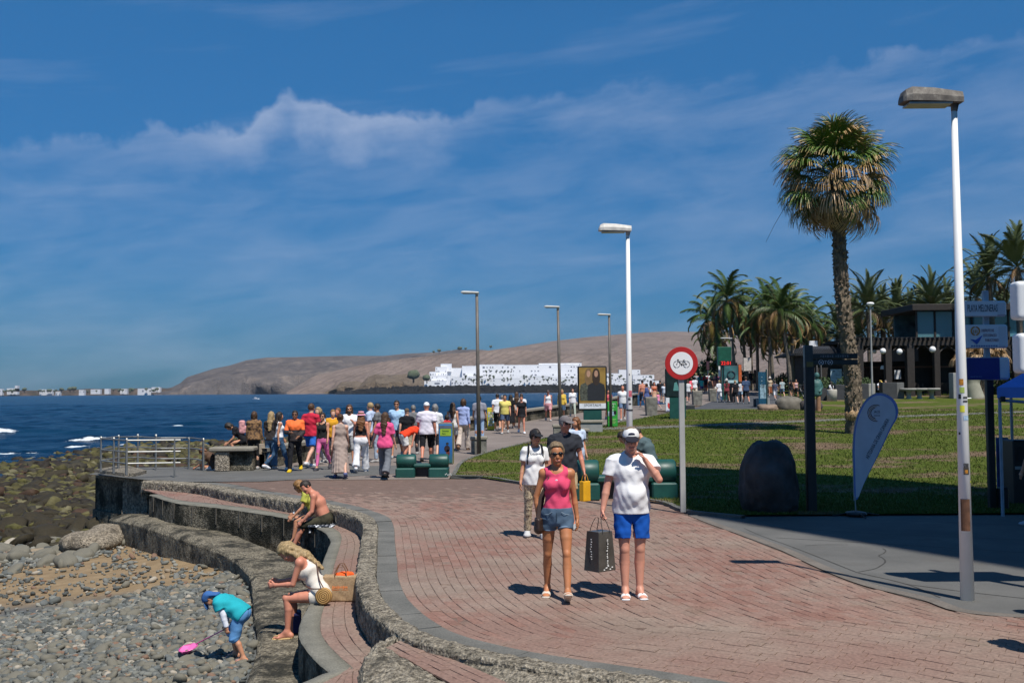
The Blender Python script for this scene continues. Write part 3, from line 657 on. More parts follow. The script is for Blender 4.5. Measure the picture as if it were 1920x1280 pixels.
beach = tag(grid('beach', V, SAND, smooth=True), kind='structure')
# stones
def ico(sub):
    p = (1 + 5 ** .5) / 2; v = [(-1, p, 0), (1, p, 0), (-1, -p, 0), (1, -p, 0), (0, -1, p), (0, 1, p), (0, -1, -p), (0, 1, -p), (p, 0, -1), (p, 0, 1), (-p, 0, -1), (-p, 0, 1)]
    f = [(0, 11, 5), (0, 5, 1), (0, 1, 7), (0, 7, 10), (0, 10, 11), (1, 5, 9), (5, 11, 4), (11, 10, 2), (10, 7, 6), (7, 1, 8), (3, 9, 4), (3, 4, 2), (3, 2, 6), (3, 6, 8), (3, 8, 9), (4, 9, 5), (2, 4, 11), (6, 2, 10), (8, 6, 7), (9, 8, 1)]
    v = [np.array(a) / np.linalg.norm(a) for a in v]
    for _ in range(sub):
        c_ = {}; nf = []
        def mid(a, b):
            k = (min(a, b), max(a, b))
            if k not in c_: m_ = v[a] + v[b]; v.append(m_ / np.linalg.norm(m_)); c_[k] = len(v) - 1
            return c_[k]
        for a, b, c3_ in f:
            x, y, z = mid(a, b), mid(b, c3_), mid(c3_, a); nf += [(a, x, z), (b, y, x), (c3_, z, y), (x, y, z)]
        f = nf
    return np.array(v), np.array(f)
IV, IF = ico(1); IV2, IF2 = ico(2)
def stone_shape(seed, V0, k=.16, e=2.6):
    r_ = np.random.default_rng(seed); q = np.sign(V0) * np.abs(V0) ** .85; q = q / (np.sum(np.abs(q) ** e, 1) ** (1 / e))[:, None]
    return q * (1 + k * vnoise(V0, 1.3, seed) + k * .4 * vnoise(V0, 3.1, seed + 5))[:, None]
shapes = [stone_shape(i, IV) for i in range(14)]; shapes2 = [stone_shape(i, IV2, .2) for i in range(8)]
def rotm(n, tilt=.35):
    a = rng.uniform(0, 2 * pi, n); b = rng.normal(0, tilt, n); c_ = rng.normal(0, tilt, n)
    Rz = np.zeros((n, 3, 3)); Rz[:, 0, 0] = np.cos(a); Rz[:, 0, 1] = -np.sin(a); Rz[:, 1, 0] = np.sin(a); Rz[:, 1, 1] = np.cos(a); Rz[:, 2, 2] = 1
    Rx = np.zeros((n, 3, 3)); Rx[:, 0, 0] = 1; Rx[:, 1, 1] = np.cos(b); Rx[:, 1, 2] = -np.sin(b); Rx[:, 2, 1] = np.sin(b); Rx[:, 2, 2] = np.cos(b)
    Ry = np.zeros((n, 3, 3)); Ry[:, 1, 1] = 1; Ry[:, 0, 0] = np.cos(c_); Ry[:, 0, 2] = np.sin(c_); Ry[:, 2, 0] = -np.sin(c_); Ry[:, 2, 2] = np.cos(c_)
    return Rx @ Ry @ Rz
t = NT('beach_stone'); ge = t.n.new('ShaderNodeNewGeometry'); rr = ge.outputs['Random Per Island']
c = t.ramp(rr, [(0, (.100, .106, .098)), (.13, (.165, .168, .148)), (.26, (.066, .070, .064)), (.38, (.225, .220, .188)), (.48, (.115, .126, .122)), (.56, (.15, .140, .11)), (.63, (.25, .20, .14)), (.70, (.10, .105, .095)), (.78, (.12, .128, .122)), (.85, (.185, .115, .078)), (.89, (.15, .152, .138)), (.97, (.34, .30, .24)), (1, (.05, .05, .05))], 'CONSTANT')
f = t.noise(14, 5, .7); c = t.mix(.35, c, t.ramp(f, [(.3, (.28, .28, .28)), (.7, (.72, .72, .72))]), 'OVERLAY')
STONE = t.fin(c, .82, t.bump(f, .25, .01), spec=.3)
t = NT('shore_rock'); ge = t.n.new('ShaderNodeNewGeometry'); rr = ge.outputs['Random Per Island']
c = t.ramp(rr, [(0, (.020, .015, .009)), (.18, (.058, .050, .014)), (.36, (.085, .078, .022)), (.5, (.032, .025, .012)), (.60, (.10, .088, .034)), (.70, (.055, .030, .016)), (.80, (.040, .034, .020)), (.92, (.14, .125, .065)), (1, (.14, .125, .065))], 'CONSTANT')
f = t.noise(5, 6, .75); c = t.mix(.6, c, t.ramp(f, [(.3, (.2, .2, .2)), (.7, (.75, .75, .75))]), 'OVERLAY')
ROCK = t.fin(c, .75, t.bump(f, .7, .05), spec=.35)
def scatter(name, P, rad, flat, m, shp, fc, n_single, parent, sink=.25, elong=.3, tilt=.35, sname='stone'):
    n = len(P); s3 = np.stack([rad * (1 + rng.uniform(0, elong, n)), rad * (1 - rng.uniform(0, elong * .6, n)), rad * flat * rng.uniform(.75, 1.25, n)], 1)
    Rm = rotm(n, tilt); idx = rng.integers(0, len(shp), n); d = np.hypot(P[:, 0], P[:, 1]); u_ = P[:, 0] / P[:, 1]
    vis = (u_ > -.485) & ((EYE - P[:, 2]) / P[:, 1] < .275); sc_ = np.where(vis, rad / d, 0); o_ = np.argsort(-sc_)
    cen = P + np.stack([0 * rad, 0 * rad, s3[:, 2] * (1 - 2 * sink)], 1)
    meshes = []
    for q_ in shp:
        me = bpy.data.meshes.new(sname); me.from_pydata(q_.tolist(), [], fc.tolist()); me.materials.append(m); me.polygons.foreach_set('use_smooth', np.ones(len(fc), bool)); meshes.append(me)
    for i in o_[:n_single]:
        ob = bpy.data.objects.new(sname, meshes[idx[i]]); link(ob, parent); M4 = Matrix([list(Rm[i][k] * s3[i]) + [cen[i][k]] for k in range(3)] + [[0, 0, 0, 1]]); ob.matrix_world = M4
    r_ = o_[n_single:]; S_ = np.stack(shp)[idx[r_]] * s3[r_][:, None, :]; Vv = np.einsum('nij,nkj->nki', Rm[r_], S_) + cen[r_][:, None, :]
    k = shp[0].shape[0]; ff = (fc[None] + (np.arange(len(r_)) * k)[:, None, None]).reshape(-1, 3)
    return tag(mesh(name, Vv.reshape(-1, 3), ff, m, parent, smooth=True), kind='stuff')
wl = LB[:, :2]                                          # foot of the ledge
def rightlim(Y): return np.interp(Y, wl[::-1][np.argsort(wl[::-1][:, 1])][:, 1], wl[::-1][np.argsort(wl[::-1][:, 1])][:, 0]) - .05
Pn = []
n = 84000; Y = rng.uniform(10.5, 27.5, n); X = rng.uniform(-13.5, -2, n)
keep = (X < rightlim(Y)) & (X > -.52 * Y - .5)
sandy = (Y > 17.5 + (X + 8) * .35 + .8 * vnoise(np.stack([X * 0, Y, X], -1), .5)) & (X < -5.2 - np.clip((Y - 22) * .5, 0, 9)) | ((Y > 21.5) & (X < -7.6))
far_rocky = (Y > 24.5) & (X < -9.5)
keep &= (~sandy) | (rng.random(n) < .05) | (far_rocky & (rng.random(n) < .5))
P = np.stack([X, Y, zb(X, Y)], 1)[keep]
rad = np.exp(rng.normal(np.log(.031), .36, len(P))) * (1 + .014 * (P[:, 1] - 12)); rad = np.clip(rad, .018, .092)
P[:, 2] += .012 * rng.random(len(P))
bigp = rad > np.sort(rad)[-11000]
scatter('stones', P[bigp], rad[bigp], .58, STONE, shapes, IF, 300, beach, .15, .4)
I0 = ico(0); sh0 = [stone_shape(i, I0[0], .2) * 1.08 for i in range(14)]
sm = ~bigp; scatter('pebbles', P[sm], rad[sm], .62, STONE, sh0, I0[1], 0, beach, .1, .4)
n = 170; Y = rng.uniform(23, 30, n); X = rng.uniform(-15.5, -9.5, n); P = np.stack([X, Y, zb(X, Y)], 1)
scatter('boulders', P, rng.uniform(.07, .24, n), .6, STONE, shapes2, IF2, 40, beach, .3, .4, sname='boulder')
shore = tag(strip('rocky_shore', [(-16.5, 28), (-31, 60), (-31, 80), (-20, 92)], [(-12, 28), (-10.5, 33), (-9, 36), (2, 50), (6, 92)], 28, 92, ROCK, .0, 1.5, 30, zf=lambda xs, Y: zb(xs, np.full_like(xs, Y)) - .02 + .03 * vnoise(np.stack([xs, xs * 0 + Y, xs * 0], -1), .8)), kind='structure')
n = 44000; Y = 27.5 + rng.random(n) ** 1.3 * 60; X = waterX(Y) - 2.5 + rng.random(n) * (np.interp(Y, [27, 33, 36, 50, 92], [-10.5, -10.5, -8.5, 0, 6]) - waterX(Y) + 2.5)
P = np.stack([X, Y, zb(X, Y)], 1); k = (X > -.53 * Y); P = P[k]
rad = np.clip(np.exp(rng.normal(np.log(.105), .48, len(P))), .05, .36) * (1 + .006 * (P[:, 1] - 30))
rsh = [stone_shape(i + 40, IV, .42, 4) for i in range(12)]
bg3 = rad > np.sort(rad)[-6500]
scatter('rocks', P[bg3], rad[bg3], .5, ROCK, rsh, IF, 220, shore, .35, .4, sname='rock')
rs0 = [stone_shape(i + 60, ico(0)[0], .4, 4) for i in range(10)]; scatter('small_rocks', P[~bg3], rad[~bg3], .55, ROCK, rs0, ico(0)[1], 0, shore, .3, .4)
# big pale boulder against the foot of the pier
bo = stone_shape(3, ico(3)[0], .26); p = at(165, 1035, -1.5)
o = mesh('boulder', bo * [.60, .8, .36] + 0, ico(3)[1], m_rough('boulder', (.20, .17, .13), (.10, .085, .065), .3), None, True); o.location = (p[0], p[1] + .5, -1.32)
tag(o, 'large pale rounded boulder leaning against the foot of the platform pier', 'boulder')

# ================================================================ SEA
SEA = -1.9
ys = np.r_[np.geomspace(24, 420, 620), np.geomspace(440, 30000, 60)]; us = np.r_[np.linspace(-2.2, -.62, 12), np.linspace(-.6, .30, 520), np.linspace(.35, 2.2, 10)]
V = np.zeros((len(ys), len(us), 3)); YY, UU = np.meshgrid(ys, us, indexing='ij'); XX = YY * UU
fz = np.clip((1200 - YY) / 900, 0, 1); z = np.zeros_like(XX)
r2 = np.random.default_rng(5)
for i in range(16):
    wl_ = 1.6 * 1.33 ** (i * .75); a = .011 * wl_ ** .8; th = r2.normal(.2, .55); kx, ky = sin(th) * 2 * pi / wl_, -cos(th) * 2 * pi / wl_
    ph = XX * kx + YY * ky + r2.uniform(0, 6.28) + .8 * np.sin(XX * .05 + i); z += a * (1 - 2 * np.abs(np.sin(ph / 2)) ** .9 + .3) * (1 if wl_ > 2.2 else np.clip((160 - YY) / 80, 0, 1))
shore_d = XX - waterX(YY)                                # >0 landward
# small breakers near the shore
foam = np.zeros_like(XX)
for (x, y, wd_, dp) in [(4, 815, .7, .5), (165, 807, .55, .28), (335, 808, .5, .25), (175, 825, 1.0, .3), (425, 803, .6, .25), (62, 806, .3, .12), (30, 853, 1.3, .25), (240, 836, .8, .25), (150, 842, .8, .2), (350, 822, .6, .15), (100, 862, .8, .2)]:
    p = at(x, y, SEA); e = np.exp(-((XX - p[0]) / (wd_ * p[1] / 55)) ** 2 - ((YY - p[1] - .25 * (XX - p[0])) / (dp * p[1] / 55)) ** 2)
    z += .28 * e * p[1] / 80; foam += 1.25 * np.exp(-((XX - p[0]) / (wd_ * p[1] / 55)) ** 2 - ((YY - p[1] - .25 * (XX - p[0]) + .6) / (.7 * dp * p[1] / 55)) ** 2)
foam += .30 * np.clip(1 - np.abs(shore_d + 3) / 4, 0, 1) * (YY < 140)
V[..., 0] = XX; V[..., 1] = YY; V[..., 2] = SEA + z * fz
t = NT('sea_water'); fo = t.attr('foam'); n = t.noise(1.1, 7, .7, sc=(1, 1.6, 1)); n2 = t.noise(.05, 5, .6, sc=(.5, 2.2, 1)); n4 = t.noise(.5, 6, .7, sc=(.35, 1, 1))
c = t.ramp(n2, [(.35, (.0008, .014, .040)), (.65, (.002, .027, .060))]); c = t.mix(t.math('MULTIPLY', t.ramp(n4, [(.35, (0, 0, 0)), (.7, (1, 1, 1))]), .5), c, (.002, .016, .045))
wh = t.ramp(t.math('ADD', fo, t.math('MULTIPLY', t.math('SUBTRACT', n, .5), 2.2)), [(.50, (0, 0, 0)), (.72, (1, 1, 1))])
cc = t.mix(wh, c, (.62, .66, .68)); h = t.math('ADD', t.math('MULTIPLY', n4, 1.0), t.math('MULTIPLY', n, .5))
mw_ = t.fin(cc, t.math('MULTIPLY_ADD', wh, .6, .26), t.bump(h, .9, .35), spec=.15)
sea = tag(grid('sea', V, mw_, smooth=True), kind='structure'); attr(sea, 'foam', foam.reshape(-1))
# ================================================================ FAR COAST
def hx(x): return 640 + 93 + (960 - x) * RO             # the horizon's row in column x
def ridge_mesh(name, pts, Y0, Y1, m, n=220, rows=26, foot=.28, amp=.10, seed=1, back=True, zmin=-2.2):
    pts = np.array(pts, float); xs = np.linspace(pts[0, 0], pts[-1, 0], n); yr = np.interp(xs, pts[:, 0], pts[:, 1]); V = np.zeros((rows, n, 3))
    for i in range(rows):
        t = i / (rows - 1); Y = Y0 + (Y1 - Y0) * t
        prof = min(1, foot * min(1, t / .06) + (1 - foot) * (max(0, t - .06) / .94) ** .8)
        H = (hx(xs) - yr) / F * Y1 + EYE
        X = (xs - 960) / F * Y; nz = vnoise(np.stack([X / 110, np.full(n, Y / 300 + seed), X * 0], -1), 1, seed) + .5 * vnoise(np.stack([X / 40, np.full(n, Y / 90), X * 0], -1), 1, seed + 3) + .3 * vnoise(np.stack([X / 14, np.full(n, Y / 60), X * 0], -1), 1, seed + 8)
        V[i, :, 0] = X + nz * 6 * (1 - t); V[i, :, 1] = Y + nz * 50 * (1 - t) * (t > 0); V[i, :, 2] = np.maximum(H * prof * (1 + amp * nz * (1 - t) * 1.6), zmin if i else -4)
        if i == 0: V[i, :, 2] = -4
    return tag(grid(name, V, m, smooth=True), kind='structure')
def m_hill(name, a, b, c_, s1=.012, stripes=0.0):
    t = NT(name); n = t.noise(s1, 8, .65); n2 = t.noise(s1 * 6, 6, .7); col = t.ramp(n, [(.34, a), (.55, b), (.72, c_)])
    col = t.mix(.4, col, t.ramp(n2, [(.35, (.3, .3, .3)), (.65, (.7, .7, .7))]), 'OVERLAY')
    if stripes:
        w_ = t.n.new('ShaderNodeTexWave'); w_.inputs['Scale'].default_value = .011; w_.inputs['Distortion'].default_value = 3.5; w_.inputs['Detail'].default_value = 3; mp = t.n.new('ShaderNodeMapping'); mp.inputs['Rotation'].default_value = (0, 0, .5); t.l.new(t.tc.outputs['Object'], mp.inputs[0]); t.l.new(mp.outputs[0], w_.inputs[0])
        col = t.mix(t.math('MULTIPLY', t.ramp(w_.outputs['Fac'], [(0, (1, 1, 1)), (.12, (0, 0, 0))]), stripes), col, sc3(a, .6))
    return t.fin(col, .95, t.bump(t.math('ADD', n, n2), 1.0, 12.0), spec=.05)
H1 = m_hill('headland_rock', (.085, .078, .080), (.140, .122, .114), (.26, .21, .175), .010)
H2 = m_hill('tan_hill', (.155, .120, .100), (.215, .165, .138), (.26, .205, .170), .006, .5)
H3 = m_hill('cliff', (.16, .12, .085), (.25, .195, .14), (.12, .10, .08), .03)
ridge_mesh('hills', [(820, 669), (900, 659), (960, 651), (1030, 640), (1100, 632), (1180, 625), (1250, 621), (1310, 622), (1360, 626), (1420, 632), (1560, 640), (1750, 642), (1960, 640), (2300, 650), (3200, 660)], 3050, 5600, H2, foot=.18, seed=4, rows=30)
ridge_mesh('headland', [(290, 735), (305, 729), (322, 726), (338, 718), (350, 707), (372, 700), (400, 691), (430, 685), (462, 675), (500, 670), (560, 669), (640, 667), (720, 667), (760, 663), (820, 660), (850, 656), (900, 655), (940, 660), (1000, 690)], 3300, 4500, H1, foot=.42, amp=.16, seed=2, rows=34)
ridge_mesh('hillside', [(540, 733), (560, 722), (585, 706), (640, 692), (700, 681), (760, 672), (830, 664), (900, 658), (960, 655), (1040, 660), (1200, 672), (1500, 690), (1900, 700)], 3000, 3290, H2, foot=.3, amp=.14, seed=9, rows=22)
ridge_mesh('cliff', [(650, 733), (672, 724), (690, 706), (705, 701), (730, 703), (760, 701), (790, 706), (810, 716), (830, 730)], 2700, 2800, H3, n=90, foot=.6, amp=.3, seed=12, rows=14)
ridge_mesh('cliff', [(610, 734), (625, 728), (640, 716), (668, 714), (690, 720), (705, 733)], 2760, 2830, H3, n=60, foot=.6, amp=.3, seed=15, rows=10)
lowm = m_hill('low_coast', (.07, .065, .05), (.13, .10, .08), (.20, .15, .115), .03)
ridge_mesh('coast', [(-500, 731), (-200, 731), (0, 732), (40, 731.5), (110, 732), (160, 729), (240, 728), (300, 727), (340, 729), (380, 735)], 3400, 3600, lowm, n=160, foot=.7, amp=.25, seed=21, rows=8)
# shore land behind the breakwater
ridge_mesh('terrain', [(640, 732), (760, 728), (900, 722), (1100, 718), (1250, 716), (1500, 716), (2000, 716)], 2420, 2950, m_hill('town_ground', (.09, .08, .06), (.16, .13, .10), (.20, .17, .14), .02), n=120, foot=.3, amp=.1, seed=23, rows=10)
# breakwater of dark boulders
BWY = 2300; bk_ = []
nb_ = 2600; xs = rng.uniform(632, 1290, nb_); t_ = rng.random(nb_); hgt_ = np.interp(xs, [632, 660, 700, 850, 1290], [3, 6, 11, 13.5, 14]) * BWY / F
Yb = BWY + t_ * 26; P = np.stack([(xs - 960) / F * Yb, Yb, -2.2 + t_ * hgt_ + 0], 1)
bw = tag(scatter('breakwater', P, rng.uniform(1.4, 3.4, nb_), .7, m_hill('breakwater_rock', (.035, .035, .037), (.075, .074, .075), (.13, .128, .125), .3), rsh, IF, 0, None, .4, .3), 'long dark boulder breakwater in front of the white resort', 'breakwater', kind='stuff')
xx = np.linspace(628, 1300, 60); hh_ = np.interp(xx, [628, 660, 700, 850, 1300], [3, 6, 10.5, 13, 13.5]) * BWY / F; V = np.stack([np.stack([(xx - 960) / F * (BWY + 3), np.full(60, BWY + 3.), np.full(60, -4.)], 1), np.stack([(xx - 960) / F * (BWY + 26), np.full(60, BWY + 26.), -2.3 + hh_], 1), np.stack([(xx - 960) / F * (BWY + 60), np.full(60, BWY + 60.), -2.3 + hh_], 1)])
tag(grid('shore_bank', V, m_hill('bank', (.05, .05, .05), (.08, .08, .08), (.11, .11, .105), .1)), kind='structure')
# ---- the white resort
WH = M((.86, .86, .88), .8, .03, .05); WH2 = M((.66, .66, .68), .8, .05, .05); DKW = M((.20, .21, .25), .4, .3, 1); BALC = M((.30, .31, .34), .7)
def bld(x0, x1, y0, y1, Y, label, rows_=2, cols=6, wf=.42, m=WH, arches=0, D=14, ground=1, wh=.38):
    a = px(Y); X0, X1 = (x0 - 960) * a, (x1 - 960) * a; zt = EYE + (hx((x0 + x1) / 2) - y0) * a; z0 = EYE + (hx((x0 + x1) / 2) - y1) * a
    r_ = empty('building', ((X0 + X1) / 2, Y + D / 2, z0), 0, label, 'building', 'white resort buildings beyond the bay'); W_ = X1 - X0; H_ = zt - z0
    MB().box((0, 0, H_ / 2 - 4), (W_, D, H_ + 8)).build('wall', m, r_); MB().box((0, 0, H_ + .25), (W_ * 1.01, D * 1.02, .5)).build('parapet', WH2 if m is WH else WH, r_)
    me = None; cw = W_ / cols; fh = H_ / rows_
    for i in range(rows_):
        for j in range(cols):
            if rng.random() < .52: continue
            x = -W_ / 2 + cw * (j + .5); z = H_ - fh * (i + .55)
            if me is None: q = MB(); q.box((0, 0, 0), (cw * wf, .6, fh * wh)); o = q.build('window', DKW, r_); me = o.data
            else: o = link(bpy.data.objects.new('window', me), r_)
            o.location = (x + rng.normal(0, cw * .1), -D / 2 - .1, z); o.scale = (rng.uniform(.5, 1.7), 1, rng.uniform(.6, 1.1))
    return r_
bl_ = [(805, 818, 697, 706, 2440, 'lowest left block of the white stepped hotel at the end of the resort', 1, 3), (808, 845, 704, 716, 2430, 'wide balcony block below the stepped hotel tower', 2, 8), (816, 838, 688, 704, 2445, 'white stepped hotel tower with dark balconies and roof terrace', 3, 5), (826, 846, 682, 690, 2450, 'small rooftop block crowning the stepped hotel tower', 1, 4),
       (838, 866, 690, 706, 2455, 'white block with a grey shaded front beside the hotel tower', 1, 2), (866, 893, 686, 706, 2440, 'white building left of the tall brown lamp post with few windows', 2, 4), (893, 1085, 684, 706, 2448, 'very long white resort building with a row of dark openings', 3, 34), (899, 945, 683.5, 687, 2452, 'narrow white upper storey at the left end of the long building', 1, 8), (1010, 1090, 681, 686, 2455, 'raised white upper storey over the right end of the long building', 1, 12),
       (795, 836, 714, 722, 2420, 'low white sloping building at the left foot of the resort', 1, 1), (846, 905, 707, 721, 2422, 'pale cream terrace row with small arches behind palms', 2, 12), (905, 975, 710, 722, 2418, 'long low white row behind palms above the breakwater', 2, 16), (975, 1035, 706, 721, 2420, 'white stepped row in the middle of the seafront', 2, 12), (1035, 1088, 708, 722, 2424, 'white low seafront row left of the fashion billboard', 2, 10),
       (1135, 1160, 700, 712, 2520, 'white house cluster just right of the fashion billboard', 2, 5), (1143, 1182, 711, 722, 2430, 'white seafront block behind the thin right lamp post', 2, 8), (1160, 1200, 693, 704, 2640, 'highest white villas on the slope right of the white lamp post', 2, 7), (1186, 1226, 703, 714, 2560, 'white villas in the middle of the slope right of the lamp post', 2, 7), (1190, 1235, 714, 723, 2440, 'low white buildings at the right end of the seafront', 1, 8),
       (1088, 1140, 700, 722, 2436, 'white resort block hidden behind the fashion billboard', 2, 8)]
for b_ in bl_: bld(b_[0], b_[1], b_[2], b_[3], b_[4], b_[5], b_[6], b_[7])
for (x0, x1, y0, y1, lab) in [(13, 33, 727, 734, 'long white building far left on the opposite shore'), (28, 33, 722, 728, 'small white tower on the far left shore'), (74, 98, 729, 735, 'low white hall on the far left shore'), (0, 4, 728, 735, 'white house at the left edge of the far shore'), (258, 283, 727.5, 735, 'white house group at the foot of the grey headland'), (148, 158, 730, 736, 'pale house below the trees on the far shore'), (845, 862, 656, 659, 'white farmhouse on the ridge above the resort'), (170, 188, 729, 733, 'first pale block on the low sandy cliff'), (196, 205, 728, 733, 'second pale block on the low sandy cliff'), (225, 238, 728, 733, 'third pale block on the low sandy cliff'), (284, 300, 725, 730, 'white houses climbing the left end of the headland'), (104, 112, 733, 737, 'tiny pale shed right of the low white hall')]:
    if lab: bld(x0, x1, y0 + 1, y1 + 1, 3380 if y0 > 700 else 4400, lab, 1, 4, m=WH2)
CR = M((.085, .105, .06), .9, .35, .3)
def farpalm(x, y, Y, s, lab, grp):
    a = px(Y); p = ((x - 960) * a, Y, EYE + (hx(x) - y) * a); r_ = empty('tree', p, 0, lab, 'tree', grp); V_, F__ = ico(1); V_ = V_ * (1 + .3 * vnoise(V_, 2.2, int(x)))[:, None]
    mesh('crown', V_ * [s * 1.1, s, s * .8] + [0, 0, s * 1.3], F__, CR, r_, True); MB().tube([(0, 0, -2), (0, 0, s)], s * .16, 5).build('trunk', M((.08, .06, .045)), r_)
for i in range(90):
    x = [rng.uniform(848, 1088), rng.uniform(1090, 1235)][i % 3 == 2]; y = rng.uniform(705, 719); farpalm(x, y, 2405 + rng.uniform(-6, 6), rng.uniform(1.5, 2.8), 'small dark palm among the white seafront rows', 'palms in front of the white resort')
for i in range(16): farpalm(rng.uniform(905, 960), rng.uniform(694, 700), 2430, rng.uniform(1.4, 2.4), 'small dark tree against the front of the long white building', 'trees in front of the long white building')
for i in range(40):
    x = rng.uniform(0, 300); farpalm(x, hx(x) - 4 + rng.normal(0, 1), 3370, rng.uniform(3, 6.5) * (1.4 if 45 < x < 62 or 110 < x < 140 else .8), 'dark tree on the low opposite shore', 'trees on the opposite shore')
farpalm(775, 716, 2405, 13, 'large dark round tree left of the white resort', None); farpalm(800, 717, 2405, 8, 'smaller dark tree beside the round tree left of the resort', None)
for x, y, s in [(862, 657, 9), (873, 655, 5), (823, 660, 7), (920, 652, 6), (813, 661, 5)]: farpalm(x, y + 1, 4300, s, 'dark tree on the ridge line above the resort', 'trees on the ridge above the resort')
# boats
def boat(x, y, Lb, lab, rz_):
    p = at(x, y, SEA + .1); r_ = empty('motor_boat', tuple(p), rz_, lab, 'boat'); q = MB(); n = 9; v = []
    for i in range(n):
        t = i / (n - 1) * 2 - 1; w_ = .34 * Lb * (1 - max(0, t) ** 2.2) * (.9 if t < -.9 else 1) * .5; z_ = .10 * Lb + .05 * Lb * max(0, t)
        v += [(t * Lb / 2, -w_, z_), (t * Lb / 2, -w_ * .6, -.05 * Lb), (t * Lb / 2, w_ * .6, -.05 * Lb), (t * Lb / 2, w_, z_)]
    f = [(i * 4 + j, i * 4 + j + 1, i * 4 + 5 + j, i * 4 + 4 + j) for i in range(n - 1) for j in range(3)] + [(i * 4 + 3, i * 4, i * 4 + 4, i * 4 + 7) for i in range(n - 1)] + [(0, 3, 2, 1)]
    q.add(v, f).build('hull', WH, r_); MB().box((-.05 * Lb, 0, .17 * Lb), (.40 * Lb, .24 * Lb, .12 * Lb), 0, .03 * Lb).build('cabin', WH, r_); MB().box((-.02 * Lb, 0, .175 * Lb), (.41 * Lb, .25 * Lb, .045 * Lb)).build('window', DKW, r_); MB().box((-.08 * Lb, 0, .27 * Lb), (.30 * Lb, .22 * Lb, .02 * Lb)).build('roof', WH2, r_)
boat(480, 748, 4.2, 'small white motor boat on the blue sea below the headland', .1); boat(104, 741.5, 7, 'white motor boat far out on the left near the opposite shore', .3)
# ================================================================ FIGURES
def nets(D, org, h):
    """surface of D = 0 on a regular grid (dual method): vertices, quads"""
    s = D < 0; nx, ny, nz = D.shape
    c8 = [s[i:nx-1+i, j:ny-1+j, k:nz-1+k] for i in (0, 1) for j in (0, 1) for k in (0, 1)]
    cnt = sum(c.astype(np.int8) for c in c8); act = (cnt > 0) & (cnt < 8); ci = np.argwhere(act)
    if len(ci) == 0: return np.zeros((0, 3)), np.zeros((0, 4), int)
    pos = np.zeros((len(ci), 3)); num = np.zeros(len(ci))
    cr_ = [(0, 0, 0), (0, 0, 1), (0, 1, 0), (0, 1, 1), (1, 0, 0), (1, 0, 1), (1, 1, 0), (1, 1, 1)]
    val = {c: D[ci[:, 0] + c[0], ci[:, 1] + c[1], ci[:, 2] + c[2]] for c in cr_}
    for a in cr_:
        for ax in range(3):
            if a[ax] == 0:
                b = list(a); b[ax] = 1; b = tuple(b); va, vb = val[a], val[b]; m = (va < 0) != (vb < 0)
                t = va[m] / (va[m] - vb[m]); p = np.tile(np.array(a, float), (m.sum(), 1)); p[:, ax] += t; pos[m] += p; num[m] += 1
    V = (ci + pos / num[:, None]) * h + org
    idx = -np.ones(act.shape, np.int64); idx[tuple(ci.T)] = np.arange(len(ci)); F_ = []
    for ax in range(3):
        o1, o2 = [(1, 2), (2, 0), (0, 1)][ax]
        sl0 = [slice(1, -1)] * 3; sl0[ax] = slice(0, -1); sl1 = list(sl0); sl1[ax] = slice(1, None)
        A_, B_ = s[tuple(sl0)], s[tuple(sl1)]; e = np.argwhere(A_ != B_)
        if len(e) == 0: continue
        e = e + np.array([0 if q == ax else 1 for q in range(3)])
        d1 = np.zeros(3, int); d1[o1] = 1; d2 = np.zeros(3, int); d2[o2] = 1
        q = np.stack([idx[tuple((e - d1 - d2).T)], idx[tuple((e - d2).T)], idx[tuple(e.T)], idx[tuple((e - d1).T)]], 1)
        ins = s[tuple(e.T)]; q[~ins] = q[~ins][:, ::-1]; F_.append(q)
    return V, np.concatenate(F_)
def V3(*a): return np.array(a, float)
def nrm(v): return v / (np.linalg.norm(v) + 1e-9)
